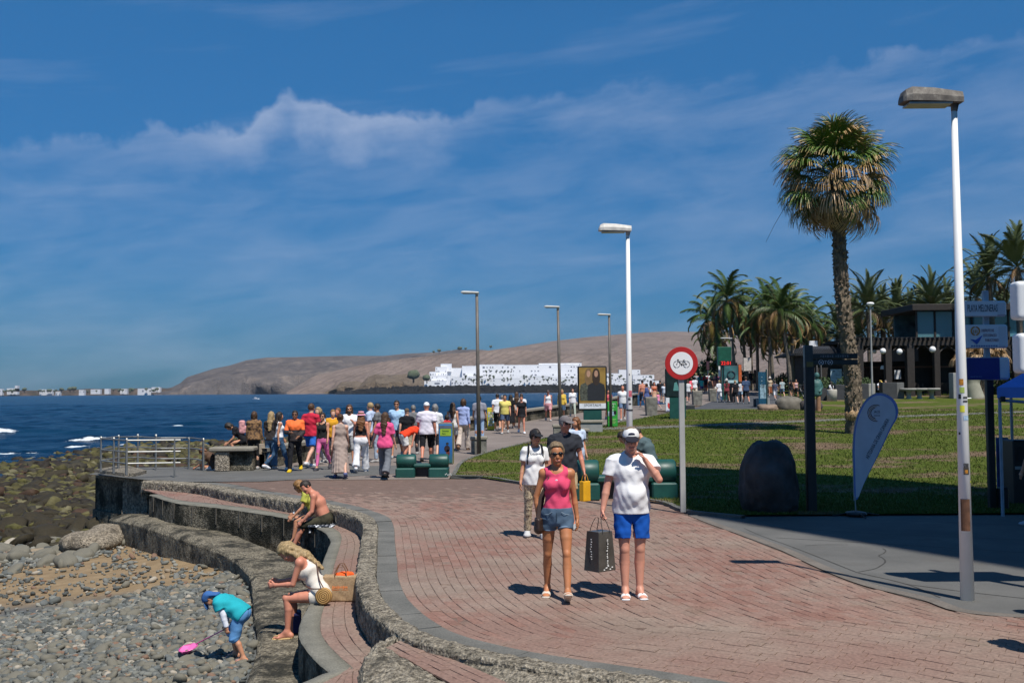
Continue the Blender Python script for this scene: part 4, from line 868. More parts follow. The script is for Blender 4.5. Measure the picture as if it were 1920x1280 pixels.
class Sd:
    def __init__(s): s.p = []
    def c(s, a, b, ra, rb=None, k=.03, flat=False, sub=False): s.p.append(('c', V3(*a), V3(*b), ra, ra if rb is None else rb, k, flat, sub)); return s
    def t(s, a, b, r0_, r1_, k=.03, flat=False, u=(1, 0, 0), pleat=0, sub=False): s.p.append(('t', V3(*a), V3(*b), r0_, r1_, k, flat, V3(*u), pleat, sub)); return s
    def e(s, c, r, k=.03, Rm=None, sub=False): s.p.append(('e', V3(*c), V3(*r), Rm, k, sub)); return s
    def bx(s, c, r, rd=.01, k=.01, Rm=None, sub=False): s.p.append(('b', V3(*c), V3(*r), Rm, k, rd, sub)); return s
    def bounds(s, q, pad):
        if q[0] == 'c': r_ = max(q[3], q[4]) + pad; return np.minimum(q[1], q[2]) - r_, np.maximum(q[1], q[2]) + r_
        if q[0] == 't': r_ = max(q[3][0], q[3][1], q[4][0], q[4][1]) * (1.1 if q[8] else 1) + pad; return np.minimum(q[1], q[2]) - r_, np.maximum(q[1], q[2]) + r_
        r_ = (np.linalg.norm(q[2]) if q[3] is not None or q[0] == 'b' else q[2]) + pad; return q[1] - r_, q[1] + r_
    def mesh(s, h, cuts=(), wrinkle=0.0, ws=1.0):
        add = [q for q in s.p if not q[-1]]
        lo = np.min([s.bounds(q, .035)[0] for q in add], 0); hi = np.max([s.bounds(q, .035)[1] for q in add], 0)
        lo -= h; n = np.ceil((hi - lo) / h).astype(int) + 2; ax = [lo[i] + np.arange(n[i]) * h for i in range(3)]
        D = np.full(n, 1.0, np.float32)
        for q in s.p:
            k = q[{'c': 5, 't': 5, 'e': 4, 'b': 4}[q[0]]]; b0, b1 = s.bounds(q, k + 2.2 * h + .012)
            i0 = np.clip(np.floor((b0 - lo) / h).astype(int), 0, n - 1); i1 = np.clip(np.ceil((b1 - lo) / h).astype(int) + 1, 1, n)
            if np.any(i1 <= i0): continue
            sl = tuple(slice(a, b) for a, b in zip(i0, i1))
            x = ax[0][sl[0]][:, None, None]; y = ax[1][sl[1]][None, :, None]; z = ax[2][sl[2]][None, None, :]
            if q[0] in 'ct':
                a, b = q[1], q[2]; ab = b - a; L_ = np.linalg.norm(ab) + 1e-9; u = ab / L_
                px_, py_, pz_ = x - a[0], y - a[1], z - a[2]; t = (px_ * u[0] + py_ * u[1] + pz_ * u[2]) / L_; tc_ = np.clip(t, 0, 1)
                if q[0] == 'c':
                    r_ = q[3] + (q[4] - q[3]) * tc_
                    if q[6]:
                        rad = np.sqrt(np.maximum((px_ - t * ab[0]) ** 2 + (py_ - t * ab[1]) ** 2 + (pz_ - t * ab[2]) ** 2, 0)); d = np.maximum(rad - r_, (np.abs(t - .5) - .5) * L_)
                    else: d = np.sqrt((px_ - tc_ * ab[0]) ** 2 + (py_ - tc_ * ab[1]) ** 2 + (pz_ - tc_ * ab[2]) ** 2) - r_
                else:
                    ua = q[7] - u * np.dot(q[7], u); ua = nrm(ua); wa = np.cross(u, ua)
                    du = px_ * ua[0] + py_ * ua[1] + pz_ * ua[2]; dw = px_ * wa[0] + py_ * wa[1] + pz_ * wa[2]
                    ru = q[3][0] + (q[4][0] - q[3][0]) * tc_; rw = q[3][1] + (q[4][1] - q[3][1]) * tc_
                    if q[8]:
                        an = np.arctan2(dw / rw, du / ru); f = 1 + .045 * tc_ * np.sin(an * q[8] + 2 * np.sin(an * 3)); ru = ru * f; rw = rw * f
                    mn = np.minimum(ru, rw); q2 = (du / ru) ** 2 + (dw / rw) ** 2
                    if q[6]: d = np.maximum((np.sqrt(q2) - 1) * mn, (np.abs(t - .5) - .5) * L_)
                    else: d = (np.sqrt(q2 + ((t - tc_) * L_ / mn) ** 2) - 1) * mn
            else:
                px_, py_, pz_ = x - q[1][0], y - q[1][1], z - q[1][2]
                if q[3] is not None:
                    m = q[3]; px_, py_, pz_ = (px_ * m[0][0] + py_ * m[1][0] + pz_ * m[2][0], px_ * m[0][1] + py_ * m[1][1] + pz_ * m[2][1], px_ * m[0][2] + py_ * m[1][2] + pz_ * m[2][2])
                r_ = q[2]
                if q[0] == 'e': k0 = np.sqrt((px_ / r_[0]) ** 2 + (py_ / r_[1]) ** 2 + (pz_ / r_[2]) ** 2); k1 = np.sqrt((px_ / r_[0] ** 2) ** 2 + (py_ / r_[1] ** 2) ** 2 + (pz_ / r_[2] ** 2) ** 2); d = k0 * (k0 - 1) / (k1 + 1e-6)
                else:
                    rd = q[5]; ax_, ay_, az_ = np.abs(px_) - r_[0] + rd, np.abs(py_) - r_[1] + rd, np.abs(pz_) - r_[2] + rd
                    d = np.sqrt(np.maximum(ax_, 0) ** 2 + np.maximum(ay_, 0) ** 2 + np.maximum(az_, 0) ** 2) + np.minimum(np.maximum(ax_, np.maximum(ay_, az_)), 0) - rd
            cur = D[sl]
            if q[-1]: D[sl] = np.maximum(cur, -d)
            else:
                if k > 0: hh = np.maximum(k - np.abs(cur - d), 0) / k; D[sl] = np.minimum(cur, d) - hh * hh * k * .25
                else: D[sl] = np.minimum(cur, d)
        X = ax[0][:, None, None]; Y = ax[1][None, :, None]; Z = ax[2][None, None, :]
        if wrinkle:
            D = D + wrinkle * (np.sin(X * 23 * ws + 3 * np.sin(Z * 9) + Z * 14) * np.sin(Z * 27 * ws + 2 * np.sin(X * 13 + Y * 17)) + .7 * np.sin(Y * 33 * ws + Z * 41 * ws + 4 * np.sin(X * 9)) + .5 * np.sin(X * 61 - Z * 35 + 3 * np.sin(Y * 20)))
        for p, nn in cuts:                              # keep the side where (x - p).n < 0
            nn = nrm(V3(*nn)); D = np.maximum(D, (X - p[0]) * nn[0] + (Y - p[1]) * nn[1] + (Z - p[2]) * nn[2])
        D[0] = D[-1] = 1; D[:, 0] = D[:, -1] = 1; D[:, :, 0] = D[:, :, -1] = 1
        return nets(D, lo, h)
    def build(s, name, m, parent, h, cuts=(), wrinkle=0.0, ws=1.0, loc=None):
        v, f = s.mesh(h, cuts, wrinkle, ws)
        if len(f) == 0: return None
        o = mesh(name, v, f, m, parent, True)
        return o
def rotx(a): c_, s_ = cos(a), sin(a); return np.array([[1, 0, 0], [0, c_, -s_], [0, s_, c_]])
def rotz(a): c_, s_ = cos(a), sin(a); return np.array([[c_, -s_, 0], [s_, c_, 0], [0, 0, 1]])
def roty(a): c_, s_ = cos(a), sin(a); return np.array([[c_, 0, s_], [0, 1, 0], [-s_, 0, c_]])
TONES = {'fair': (.62, .36, .25), 'pink': (.60, .29, .20), 'tan': (.50, .245, .14), 'bronze': (.47, .195, .085), 'brown': (.26, .125, .07), 'red': (.56, .235, .15)}
HAIRC = {'blonde': (.36, .25, .12), 'dark': (.025, .017, .012), 'brown': (.075, .038, .018), 'red': (.17, .07, .025), 'grey': (.22, .21, .20), 'ash': (.20, .14, .08), 'ginger': (.26, .13, .04)}
def skel(H, sex, ps):
    k = H / 1.75; hw = ps.get('w', 1.0); J = {}; shw = (.185 if sex == 'm' else .158) * k * (hw * .5 + .5)
    J['pel'] = V3(0, 0, .95 * k); lean = R(ps.get('lean', 0)); hun = R(ps.get('hunch', 0)); tw = R(ps.get('twist', 0)); si = R(ps.get('side', 0))
    A1 = rotz(-tw) @ roty(si) @ rotx(-lean); A2 = rotz(-tw * .5) @ A1 @ rotx(-hun)
    J['A1'] = A1; J['A2'] = A2
    J['waist'] = J['pel'] + A1 @ V3(0, .005, .14) * k; J['chest'] = J['waist'] + A1 @ V3(0, .0, .19) * k; J['nb'] = J['chest'] + A2 @ V3(0, -.01, .20) * k
    hp, hy, hr = ps.get('head', (0, 0, 0)); Rh = A2 @ rotz(R(-hy)) @ rotx(-R(hp)) @ roty(R(hr)); J['Rh'] = Rh
    J['head'] = J['nb'] + A2 @ V3(0, .012, .07) * k + Rh @ V3(0, .018, .10) * k
    for s, n in ((-1, 'L'), (1, 'R')):
        p, kn, ab = (tuple(ps.get('l' + n, (0, 3, 2))) + (2,))[:3]; p, kn, ab = R(p), R(kn), R(ab); rz_ = rotz(-s * R(ps.get('toe', 7)))
        hip = J['pel'] + V3(s * .092 * k * (.6 + .4 * hw), 0, -.03 * k); th = V3(s * sin(ab), sin(p) * cos(ab), -cos(p) * cos(ab)); q = p - kn; shn = V3(s * sin(ab * .4), sin(q), -cos(q)); shn = nrm(shn)
        kne = hip + th * .43 * k; ank = kne + shn * .42 * k; J['hip' + n], J['kne' + n], J['ank' + n] = hip, kne, ank
        fp = R(ps.get('f' + n, 0)); fd = rz_ @ V3(0, cos(fp), sin(fp)); J['fd' + n] = fd; J['toe' + n] = ank + fd * .17 * k + V3(0, 0, -.055 * k * cos(fp)); J['heel' + n] = ank - fd * .045 * k + V3(0, 0, -.045 * k)
        sh = J['nb'] + A2 @ V3(s * shw, -.01 * k, -.055 * k); ap, aa, ae, at_ = (tuple(ps.get('a' + n, (0, 8, 12, 0))) + (0,))[:4]; ap, aa, ae, at_ = R(ap), R(aa), R(ae), R(at_)
        ud = A1 @ V3(s * sin(aa), sin(ap) * cos(aa), -cos(ap) * cos(aa)); fd_ = A1 @ V3(0, cos(ap), sin(ap)); inw = V3(-s, 0, 0)
        inw = nrm(inw - ud * np.dot(inw, ud)); fdir = nrm(ud * cos(ae) + (fd_ * cos(at_) + inw * sin(at_)) * sin(ae))
        elb = sh + ud * .285 * k; wr = elb + fdir * .245 * k; J['sh' + n], J['elb' + n], J['wr' + n], J['hd' + n] = sh, elb, wr, fdir
    if 'J' in ps:
        for a, b in ps['J'].items(): J[a] = V3(*b)
        for n in 'LR':
            J['hd' + n] = nrm(J['wr' + n] - J['elb' + n])
    base = min(J['toeL'][2], J['toeR'][2], J['heelL'][2], J['heelR'][2]) - .022 * k if not ps.get('sit') else J['pel'][2] - .115 * k
    for a in list(J):
        if isinstance(J[a], np.ndarray) and J[a].shape == (3,) and not a.startswith(('hd', 'fd')): J[a] = J[a] - V3(0, 0, base)
    J['k'] = k; return J
def hand(b, J, n, k, s, fine, curl=.5):
    w_, d = J['wr' + n], J['hd' + n]
    pn = J.get('pn' + n); pn = V3(-s, 0, 0) if pn is None else pn          # palm normal
    pn = nrm(pn - d * np.dot(pn, d)); a = np.cross(d, pn); a = a if a[1] > 0 else -a   # towards the thumb
    if not fine:
        b.t(w_, w_ + d * .085 * k, (.026 * k, .017 * k), (.034 * k, .018 * k), k=.02, u=tuple(a)); b.t(w_ + d * .08 * k, w_ + d * .15 * k + pn * .015 * k, (.033 * k, .015 * k), (.026 * k, .012 * k), k=.015, u=tuple(a)); b.c(w_ + d * .03 * k + a * .025 * k, w_ + d * .085 * k + a * .045 * k + pn * .01, .013 * k, .010 * k, k=.01); return
    b.t(w_ - d * .01, w_ + d * .075 * k, (.024 * k, .016 * k), (.036 * k, .0155 * k), k=.02, u=tuple(a))
    for i, (off, ln) in enumerate(((.030, .070), (.011, .080), (-.009, .075), (-.028, .058))):
        c_ = R(curl * (38 + 4 * i)); p0 = w_ + d * .070 * k + a * off * k; d1 = nrm(d * cos(c_ * .6) + pn * sin(c_ * .6) + a * off * 1.5); d2 = nrm(d * cos(c_ * 1.7) + pn * sin(c_ * 1.7)); d3 = nrm(d * cos(c_ * 2.5) + pn * sin(c_ * 2.5))
        p1 = p0 + d1 * ln * .48 * k; p2 = p1 + d2 * ln * .32 * k; p3 = p2 + d3 * ln * .2 * k
        b.c(p0, p1, .0098 * k, .009 * k, k=.004); b.c(p1, p2, .009 * k, .0082 * k, k=.004); b.c(p2, p3, .0082 * k, .0075 * k, k=.004)
    t0 = w_ + d * .02 * k + a * .022 * k; t1 = t0 + nrm(d * .7 + a * .7 + pn * .25) * .042 * k; t2 = t1 + nrm(d + pn * .5 * curl) * .036 * k
    b.c(t0, t1, .013 * k, .011 * k, k=.008); b.c(t1, t2, .011 * k, .009 * k, k=.005)
def foot(b, J, n, k, s, inf=0.0, sub=None):
    h_, t_, a_ = J['heel' + n], J['toe' + n], J['ank' + n]; fd = J['fd' + n]; side = nrm(np.cross(fd, V3(0, 0, 1))); up_ = np.cross(side, fd)
    ba = t_ - fd * .055 * k
    b.c(a_, h_, .034 * k + inf, .030 * k + inf, k=.03); b.t(h_ + up_ * .004, ba + up_ * -.002, (.030 * k + inf, .030 * k + inf), (.043 * k + inf, .022 * k + inf), k=.03, u=tuple(side)); b.c(a_ + fd * .02, ba, .032 * k + inf, .020 * k + inf, k=.03)
    b.t(ba, t_, (.043 * k + inf, .020 * k + inf), (.034 * k + inf, .013 * k + inf), k=.02, u=tuple(side))
def torso(b, J, k, sex, w, inf=0.0, upper=True, lower=True, belly=0.0, bust=1.0, kk=.05):
    m = sex == 'm'; pr = (.150 if m else .158) * k * w + inf; pd = (.108 if m else .112) * k * w + inf
    wr_, wd_ = ((.145, .105) if m else (.118, .090)); wr_ = wr_ * k * w + inf; wd_ = wd_ * k * (w + belly) + inf; cr_, cd_ = ((.160, .118) if m else (.135, .103)); cr_ = cr_ * k * (w * .7 + .3) + inf; cd_ = cd_ * k * (w * .7 + .3) + inf
    A1 = J['A1']
    if lower:
        b.t(J['pel'] - V3(0, 0, .035 * k), J['pel'] + (J['waist'] - J['pel']) * .35, (pr, pd), (pr * .98, pd * .95), k=kk); b.t(J['pel'] + (J['waist'] - J['pel']) * .3, J['waist'], (pr * .96, pd * .92), (wr_, wd_), k=kk)
        for n in 'LR': b.e(J['hip' + n] + A1 @ V3(0, -.045 * k, .0), (.085 * k * w + inf, .085 * k * w + inf, .09 * k * w + inf), k=.05)
    if belly > .05: b.e(J['waist'] + A1 @ V3(0, .05 * k + belly * .12, -.02), (wr_ * .85, .09 * k + belly * .25 + inf, .13 * k), k=.06)
    if upper:
        b.t(J['waist'], J['chest'], (wr_, wd_), (cr_, cd_), k=kk)
        sm = J['nb'] - (J['nb'] - J['chest']) * .35; sw_ = np.linalg.norm(J['shL'] - J['shR']) / 2
        b.t(J['chest'], sm, (cr_, cd_), (sw_ * .86 + inf, .085 * k + inf), k=kk)
        b.c(J['shL'], J['shR'], .052 * k + inf, None, k=.05); b.t(sm, J['nb'] + V3(0, 0, .005), (sw_ * .62 + inf, .065 * k + inf), (.062 * k + inf * .6, .055 * k + inf * .6), k=.05)
        if not m:
            for s in (-1, 1): b.e(J['chest'] + J['A2'] @ V3(s * .062 * k, .075 * k, .015 * k), (.062 * k * bust + inf, .062 * k * bust + inf, .064 * k * bust + inf), k=.035)
        else:
            for s in (-1, 1): b.e(J['chest'] + J['A2'] @ V3(s * .075 * k, .06 * k, .05 * k), (.085 * k + inf, .06 * k + inf, .07 * k + inf), k=.05)
def arms(b, J, k, sex, w, inf=0.0, to=2.0, which='LR', flat=False, flare=0.0):
    u = (.048 if sex == 'm' else .040) * k * (.4 + .6 * w) + inf; e_ = (.038 if sex == 'm' else .033) * k * (.5 + .5 * w) + inf; f_ = (.041 if sex == 'm' else .034) * k * (.5 + .5 * w) + inf; wr_ = (.026 if sex == 'm' else .022) * k + inf
    for n in which:
        s_, e, r_ = J['sh' + n], J['elb' + n], J['wr' + n]
        if to <= 1: b.c(s_, s_ + (e - s_) * to, u * 1.05, u * .98 + flare, k=.03, flat=flat); 
        else:
            b.c(s_, e, u * 1.08, e_, k=.03); x = to - 1; m_ = e + (r_ - e) * .30
            b.c(e, m_, e_, f_ * .98, k=.006); b.c(m_, e + (r_ - e) * x, f_ * .98, f_ + (wr_ - f_) * (x - .28) / .72 if x > .28 else f_, k=.006, flat=flat and x < 1)
def legs(b, J, k, sex, w, inf=0.0, to=2.0, flat=False, flare=0.0, which='LR'):
    t_ = (.082 if sex == 'm' else .086) * k * (.35 + .65 * w); kn = (.053 if sex == 'm' else .049) * k * (.6 + .4 * w); cf = (.059 if sex == 'm' else .056) * k * (.55 + .45 * w); an = (.036 if sex == 'm' else .033) * k
    for n in which:
        h_, q, a = J['hip' + n], J['kne' + n], J['ank' + n]; bk = nrm(np.cross(a - q, V3(1, 0, 0))); bk = bk if bk[1] < 0 else -bk
        if to <= 1: b.c(h_, h_ + (q - h_) * to, t_ * 1.0 + inf, t_ + (kn - t_) * to + inf + flare, k=.018, flat=flat)
        else:
            x = to - 1; fl = flare
            md = h_ + (q - h_) * .55 - bk * .010 * k; b.c(h_, md, t_ + inf, (t_ * .52 + kn * .48) + inf + fl * .2, k=.02); b.c(md, q, (t_ * .52 + kn * .48) + inf + fl * .2, kn * .98 + inf + fl * .4, k=.008)
            if not inf: b.e(q - bk * .020 * k + V3(0, 0, .01 * k), (.034 * k, .034 * k, .042 * k), k=.02)
            if flare: b.c(q, q + (a - q) * x, kn + inf + fl * .4, an + inf + fl, k=.02, flat=flat)
            else: c0 = q + (a - q) * .32 + bk * .022 * k; b.c(q, c0, kn * .97 + inf, cf * .93 + inf, k=.006); b.c(c0, q + (a - q) * x, cf * .93 + inf, an * .92 + inf, k=.006, flat=flat)
def person(pos, face, H, sex, tone, label, ps=None, top=None, bottom=None, shoes=None, hair=('short', 'dark'), hat=None, glasses=False, h=None, w=1.0, belly=0.0, extra=None, group=None, bust=1.0, brim_yaw=0, beard=None):
    """face: world direction in degrees, 0 = away from the camera, 180 = towards it, 90 = to the left"""
    ps = dict(ps or {}); ps['w'] = w; J = skel(H, sex, ps); k = J['k']; pos = np.array(pos, float)
    dist = math.hypot(pos[0], pos[1]); h = h or float(np.clip(dist / 1067 * .55, .0065, .030)); fine = h < .009
    rt_ = empty('person', tuple(pos), R(face), label, 'person', group)
    SK = skin(TONES[tone]); b = Sd(); Rh, hd = J['Rh'], J['head']
    long_top = top and top[0] in ('long', 'dress', 'jacket')
    torso(b, J, k, sex, w, 0, belly=belly, bust=bust); arms(b, J, k, sex, w)
    legs(b, J, k, sex, w)
    for n, s in (('L', -1), ('R', 1)):
        foot(b, J, n, k, s); hand(b, J, n, k, s, fine, ps.get('curl' + n, .6))
    b.c(J['nb'] - V3(0, 0, .02), hd + Rh @ V3(0, -.02, -.05) * k, (.060 if sex == 'm' else .050) * k, (.056 if sex == 'm' else .047) * k, k=.03)
    hk = k * (1 + max(0, (1.35 - H)) * .55)
    def hp(x, y, z): return hd + Rh @ V3(x, y, z) * hk
    b.e(hp(0, -.008, .022), np.array((.077, .098, .098)) * hk, k=.02, Rm=Rh); b.e(hp(0, .018, -.035), np.array((.060, .076, .085)) * hk, k=.03, Rm=Rh)
    if h < .02:
        b.c(hp(0, .086, .012), hp(0, .100, -.022), .008 * hk, .0125 * hk, k=.012); b.e(hp(0, .070, -.098), np.array((.026, .022, .02)) * hk, k=.02)
        for s in (-1, 1):
            b.e(hp(s * .078, -.008, .0), np.array((.010, .020, .032)) * hk, k=.008, Rm=Rh); b.e(hp(s * .031, .098, .018), np.array((.019, .016, .012)) * hk, k=0, Rm=Rh, sub=True)
            b.e(hp(s * .040, .062, -.030), np.array((.026, .024, .025)) * hk, k=.02)
        b.c(hp(-.022, .088, -.060), hp(.022, .088, -.060), .0085 * hk, k=.010)
    body = b.build('body', SK, rt_, h)
    if fine:
        lp = Sd().c(hp(-.019, .092, -.060), hp(.019, .092, -.060), .0085 * hk, k=.003); lp.build('lips', M((.42, .15, .12), .5), rt_, .004)
        if not glasses:
            for s in (-1, 1): o = mesh('eye', IV * .011 * hk + hp(s * .031, .083, .017), IF, M((.10, .07, .05), .2, .6, 60), rt_, True)
        for s in (-1, 1): Sd().c(hp(s * .016, .094, .040), hp(s * .048, .082, .040), .004 * hk).build('eyebrow', M(HAIRC[hair[1]]), rt_, .0035)
    hm = None
    if hair and hair[0] != 'bald':
        t_, col = hair; key = 'hair_' + col
        if key not in _mc:
            q = NT(key); nn = q.noise(26, 5, .6, sc=(3, 3, .35)); c0 = HAIRC[col]; q.fin(q.ramp(nn, [(.3, sc3(c0, .5)), (.55, c0), (.75, sc3(c0, 1.7))]), .55, q.bump(nn, .6, .01), spec=.4); _mc[key] = q.m
        hm = _mc[key]; g_ = Sd(); tk = .013 if t_ == 'short' else .018
        g_.e(hp(0, -.014, .030), (np.array((.077, .096, .097)) + tk) * hk, k=.01, Rm=Rh)
        g_.bx(hp(0, .105, -.045 + (.052 if t_ == 'bun' else .018)), np.array((.12, .060, .095)) * hk, .02, Rm=Rh, sub=True); g_.bx(hp(0, .02, -.13), np.array((.13, .17, .095)) * hk, .01, Rm=Rh, sub=True)
        if t_ in ('long', 'curly'):
            ln = .34 if t_ == 'long' else .30; wd_ = .085 if t_ == 'long' else .115
            bk = J['A2'] @ V3(0, -.135, -.26 * ln / .3) * k; g_.t(hp(0, -.075, .03), J['nb'] + J['A2'] @ V3(0, -.095, -.03) * k, (.088 * hk, .055 * hk), (wd_ * k, .045 * k), k=.03); g_.t(J['nb'] + J['A2'] @ V3(0, -.095, -.02) * k, J['nb'] + bk, (wd_ * k, .040 * k), (.050 * k, .020 * k), k=.03)
            for s in (-1, 1): g_.c(hp(s * .080, -.015, .01), hp(s * .085, -.02, -.12), .026 * hk, .03 * hk, k=.02); g_.c(hp(s * .085, -.02, -.12), J['nb'] + J['A2'] @ V3(s * .10, -.03, -.10) * k, .03 * hk, .02 * hk, k=.02)
        if t_ == 'bun': g_.e(hp(0, -.105, .055), np.array((.042, .042, .042)) * hk, k=.015)
        if t_ == 'bob':
            for s in (-1, 1): g_.c(hp(s * .075, -.02, .01), hp(s * .078, -.02, -.085), .03 * hk, .026 * hk, k=.03)
            g_.c(hp(0, -.07, .02), hp(0, -.075, -.09), .065 * hk, .05 * hk, k=.03)
        if t_ == 'tail': g_.c(hp(0, -.10, .03), hp(0, -.16, -.16), .026 * hk, .014 * hk, k=.02)
        g_.build('hair', hm, rt_, min(h, .02), wrinkle=.0035 if t_ != 'short' else .001, ws=2.0)
    if beard:
        Sd().e(hp(0, .048, -.082), np.array((.058, .052, .050)) * hk, Rm=Rh).build('beard', M(HAIRC[beard]), rt_, min(h, .012), cuts=((hp(0, 0, -.045), Rh @ V3(0, -.4, 1)),))
    if hat:
        kind, col = hat[0], hat[1]; hmq = cloth(col); q = Sd(); By = Rh @ rotz(R(brim_yaw))
        if kind == 'cap':
            q.e(hp(0, -.010, .040), np.array((.090, .110, .098)) * hk, k=.01, Rm=Rh); q.build('cap', hmq, rt_, min(h, .016), cuts=((hp(0, .04, .040), Rh @ V3(0, .12, -1)),))
            c_ = hd + By @ V3(0, .135, .046) * hk; Sd().e(c_, np.array((.074, .078, .012)) * hk, Rm=By @ rotx(R(-12))).build('cap_brim', cloth(hat[2] if len(hat) > 2 else col), rt_, min(h * .7, .012))
        elif kind == 'bucket':
            q.t(hp(0, -.01, .035), hp(0, -.01, .125), (.094 * hk, .108 * hk), (.080 * hk, .092 * hk), k=.01, flat=True); q.t(hp(0, -.01, .052), hp(0, -.01, .015), (.100 * hk, .112 * hk), (.150 * hk, .165 * hk), k=.01, flat=True); q.build('hat', hmq, rt_, min(h, .014))
        elif kind == 'straw':
            q.t(hp(0, -.01, .035), hp(0, -.01, .13), (.094 * hk, .108 * hk), (.085 * hk, .09 * hk), k=.02); q.e(hp(0, -.01, .045), (.19 * hk, .20 * hk, .016 * hk), Rm=Rh); q.build('hat', hmq, rt_, min(h, .014))
        elif kind == 'sun':                             # child's hat with neck flap
            q.e(hp(0, -.008, .038), np.array((.094, .112, .098)) * hk, k=.01, Rm=Rh); q.t(hp(0, -.06, .03), hp(0, -.10, -.12), (.092 * hk, .05 * hk), (.105 * hk, .03 * hk), k=.02); q.build('hat', hmq, rt_, min(h, .01), cuts=((hp(0, .05, .030), Rh @ V3(0, .9, -.45)),))
            Sd().e(hp(0, .115, .035), np.array((.085, .085, .010)) * hk, Rm=Rh @ rotx(R(-28))).build('hat_brim', hmq, rt_, .007)
    if glasses and h < .022:
        q = Sd()
        for s in (-1, 1): q.e(hp(s * .033, .090, .017), np.array((.030, .012, .021)) * hk, k=.004, Rm=Rh); q.c(hp(s * .058, .080, .024), hp(s * .078, -.002, .020), .005 * hk, k=.002)
        q.c(hp(-.02, .097, .024), hp(.02, .097, .024), .005 * hk, k=.002); q.build('sunglasses', M((.008, .008, .010), .12, 0), rt_, min(h * .7, .006))
    # ---- clothes
    wri = .0034 if h < .02 else .0015
    if top:
        kind, col = top[0], top[1]; m = cloth(col) if not hasattr(col, 'name') else col; c_ = Sd(); inf = {'tank': .008, 'tee': .016, 'loose': .026, 'polo': .018, 'long': .018, 'jacket': .028, 'dress': .010, 'bikini': .006, 'crop': .008, 'strap': .010}[kind]
        hem = J['pel'] + (J['waist'] - J['pel']) * {'tank': .25, 'tee': -.55, 'loose': -.75, 'polo': -.45, 'long': -.45, 'jacket': -.35, 'dress': 0, 'bikini': 1.6, 'crop': .95, 'strap': 0}[kind]
        torso(c_, J, k, sex, w, inf, belly=belly, bust=bust)
        if kind in ('tee', 'loose', 'polo', 'long', 'jacket') and not ps.get('sit'):
            c_.t(J['waist'] + V3(0, 0, .02), hem, ((.140 if sex == 'm' else .135) * k * w + inf, .105 * k * (w + belly * .9) + inf), ((.165) * k * w + inf, .125 * k * (w + belly * .4) + inf), k=.05, flat=False)
        if kind in ('tee', 'loose', 'polo'): arms(c_, J, k, sex, w, inf + .006, .58 if kind != 'loose' else .78, flat=True, flare=.012)
        if kind in ('long', 'jacket'): arms(c_, J, k, sex, w, inf - .002, 1.93, flat=True)
        if kind in ('tank', 'dress', 'strap', 'bikini', 'crop'):
            for n, s in (('L', -1), ('R', 1)): c_.e(J['sh' + n] + J['A2'] @ V3(s * (.035 if kind in ('tank', 'dress') else .0), 0, -.005) * k, np.array((.082, .12, .098)) * k, Rm=J['A2'], sub=True)
        if kind in ('strap', 'bikini', 'crop'): c_.bx(J['nb'] + J['A2'] @ V3(0, 0, .02) * k, np.array((.3, .3, .115)) * k, .01, Rm=J['A2'], sub=True)
        nr = {'tee': .070, 'loose': .070, 'polo': .060, 'long': .062, 'jacket': .058, 'tank': .085, 'dress': .07}.get(kind, .05)
        c_.e(J['nb'] + J['A2'] @ V3(0, .030 if kind != 'tank' else .05, .035), (nr * k, nr * k * 1.05, (.075 if kind != 'tank' else .11) * k), sub=True)
        cuts = [(hem, J['A1'] @ V3(0, 0, -1))]
        if kind == 'dress' or (kind == 'strap' and len(top) > 2):
            cuts = []
        c_.build({'tee': 'shirt', 'loose': 'shirt', 'polo': 'polo_shirt', 'long': 'shirt', 'jacket': 'jacket', 'tank': 'top', 'dress': 'bodice', 'bikini': 'bikini_top', 'crop': 'top', 'strap': 'top'}[kind], m, rt_, h, cuts, wri, 1)
        if kind == 'polo' and h < .02:
            q = Sd().c(J['nb'] + J['A2'] @ V3(0, .0, .012) * k, J['nb'] + J['A2'] @ V3(0, .005, .040) * k, .074 * k, .066 * k, flat=True); q.c(J['nb'] + V3(0, 0, -.05), J['nb'] + J['A2'] @ V3(0, .02, .09) * k, .055 * k, k=0, sub=True); q.build('collar', m, rt_, h)
    if bottom:
        kind, col = bottom[0], bottom[1]; m = cloth(col) if not hasattr(col, 'name') else col; c_ = Sd(); inf = .012
        if kind in ('shorts', 'trousers', 'wide', 'leggings', 'hot', 'long_shorts', 'briefs'):
            if kind == 'leggings': inf = .004
            if kind in ('wide', 'shorts', 'long_shorts'): inf = .018
            torso(c_, J, k, sex, w, inf, upper=False)
            to, fl = {'shorts': (.72, .022), 'hot': (.30, .002), 'trousers': (1.93, .012), 'wide': (1.97, .055), 'leggings': (1.86, 0), 'long_shorts': (1.02, .022), 'briefs': (.08, 0)}[kind]
            legs(c_, J, k, sex, w, inf, to, flat=True, flare=fl)
            if not ps.get('sit') and kind != 'leggings': hm_ = (J['hipL'] + J['hipR']) / 2; c_.t(hm_ - V3(0, 0, .10 * k), hm_ - V3(0, 0, .50 * k), (.006 * k, .30 * k), (.050 * k, .3 * k), k=.0, sub=True)
            cuts = [(J['pel'] + (J['waist'] - J['pel']) * .62, J['A1'] @ V3(0, 0, 1))]
            c_.build({'shorts': 'shorts', 'hot': 'shorts', 'trousers': 'trousers', 'wide': 'trousers', 'leggings': 'leggings', 'long_shorts': 'shorts', 'briefs': 'swim_briefs'}[kind], m, rt_, h, cuts, wri * (0 if kind == 'leggings' else 1), 1)
        else:                                           # skirt / dress skirt
            torso(c_, J, k, sex, w, inf, upper=False); top_ = J['waist'] - V3(0, 0, .01); kn = (J['kneL'] + J['kneR']) / 2; an = (J['ankL'] + J['ankR']) / 2
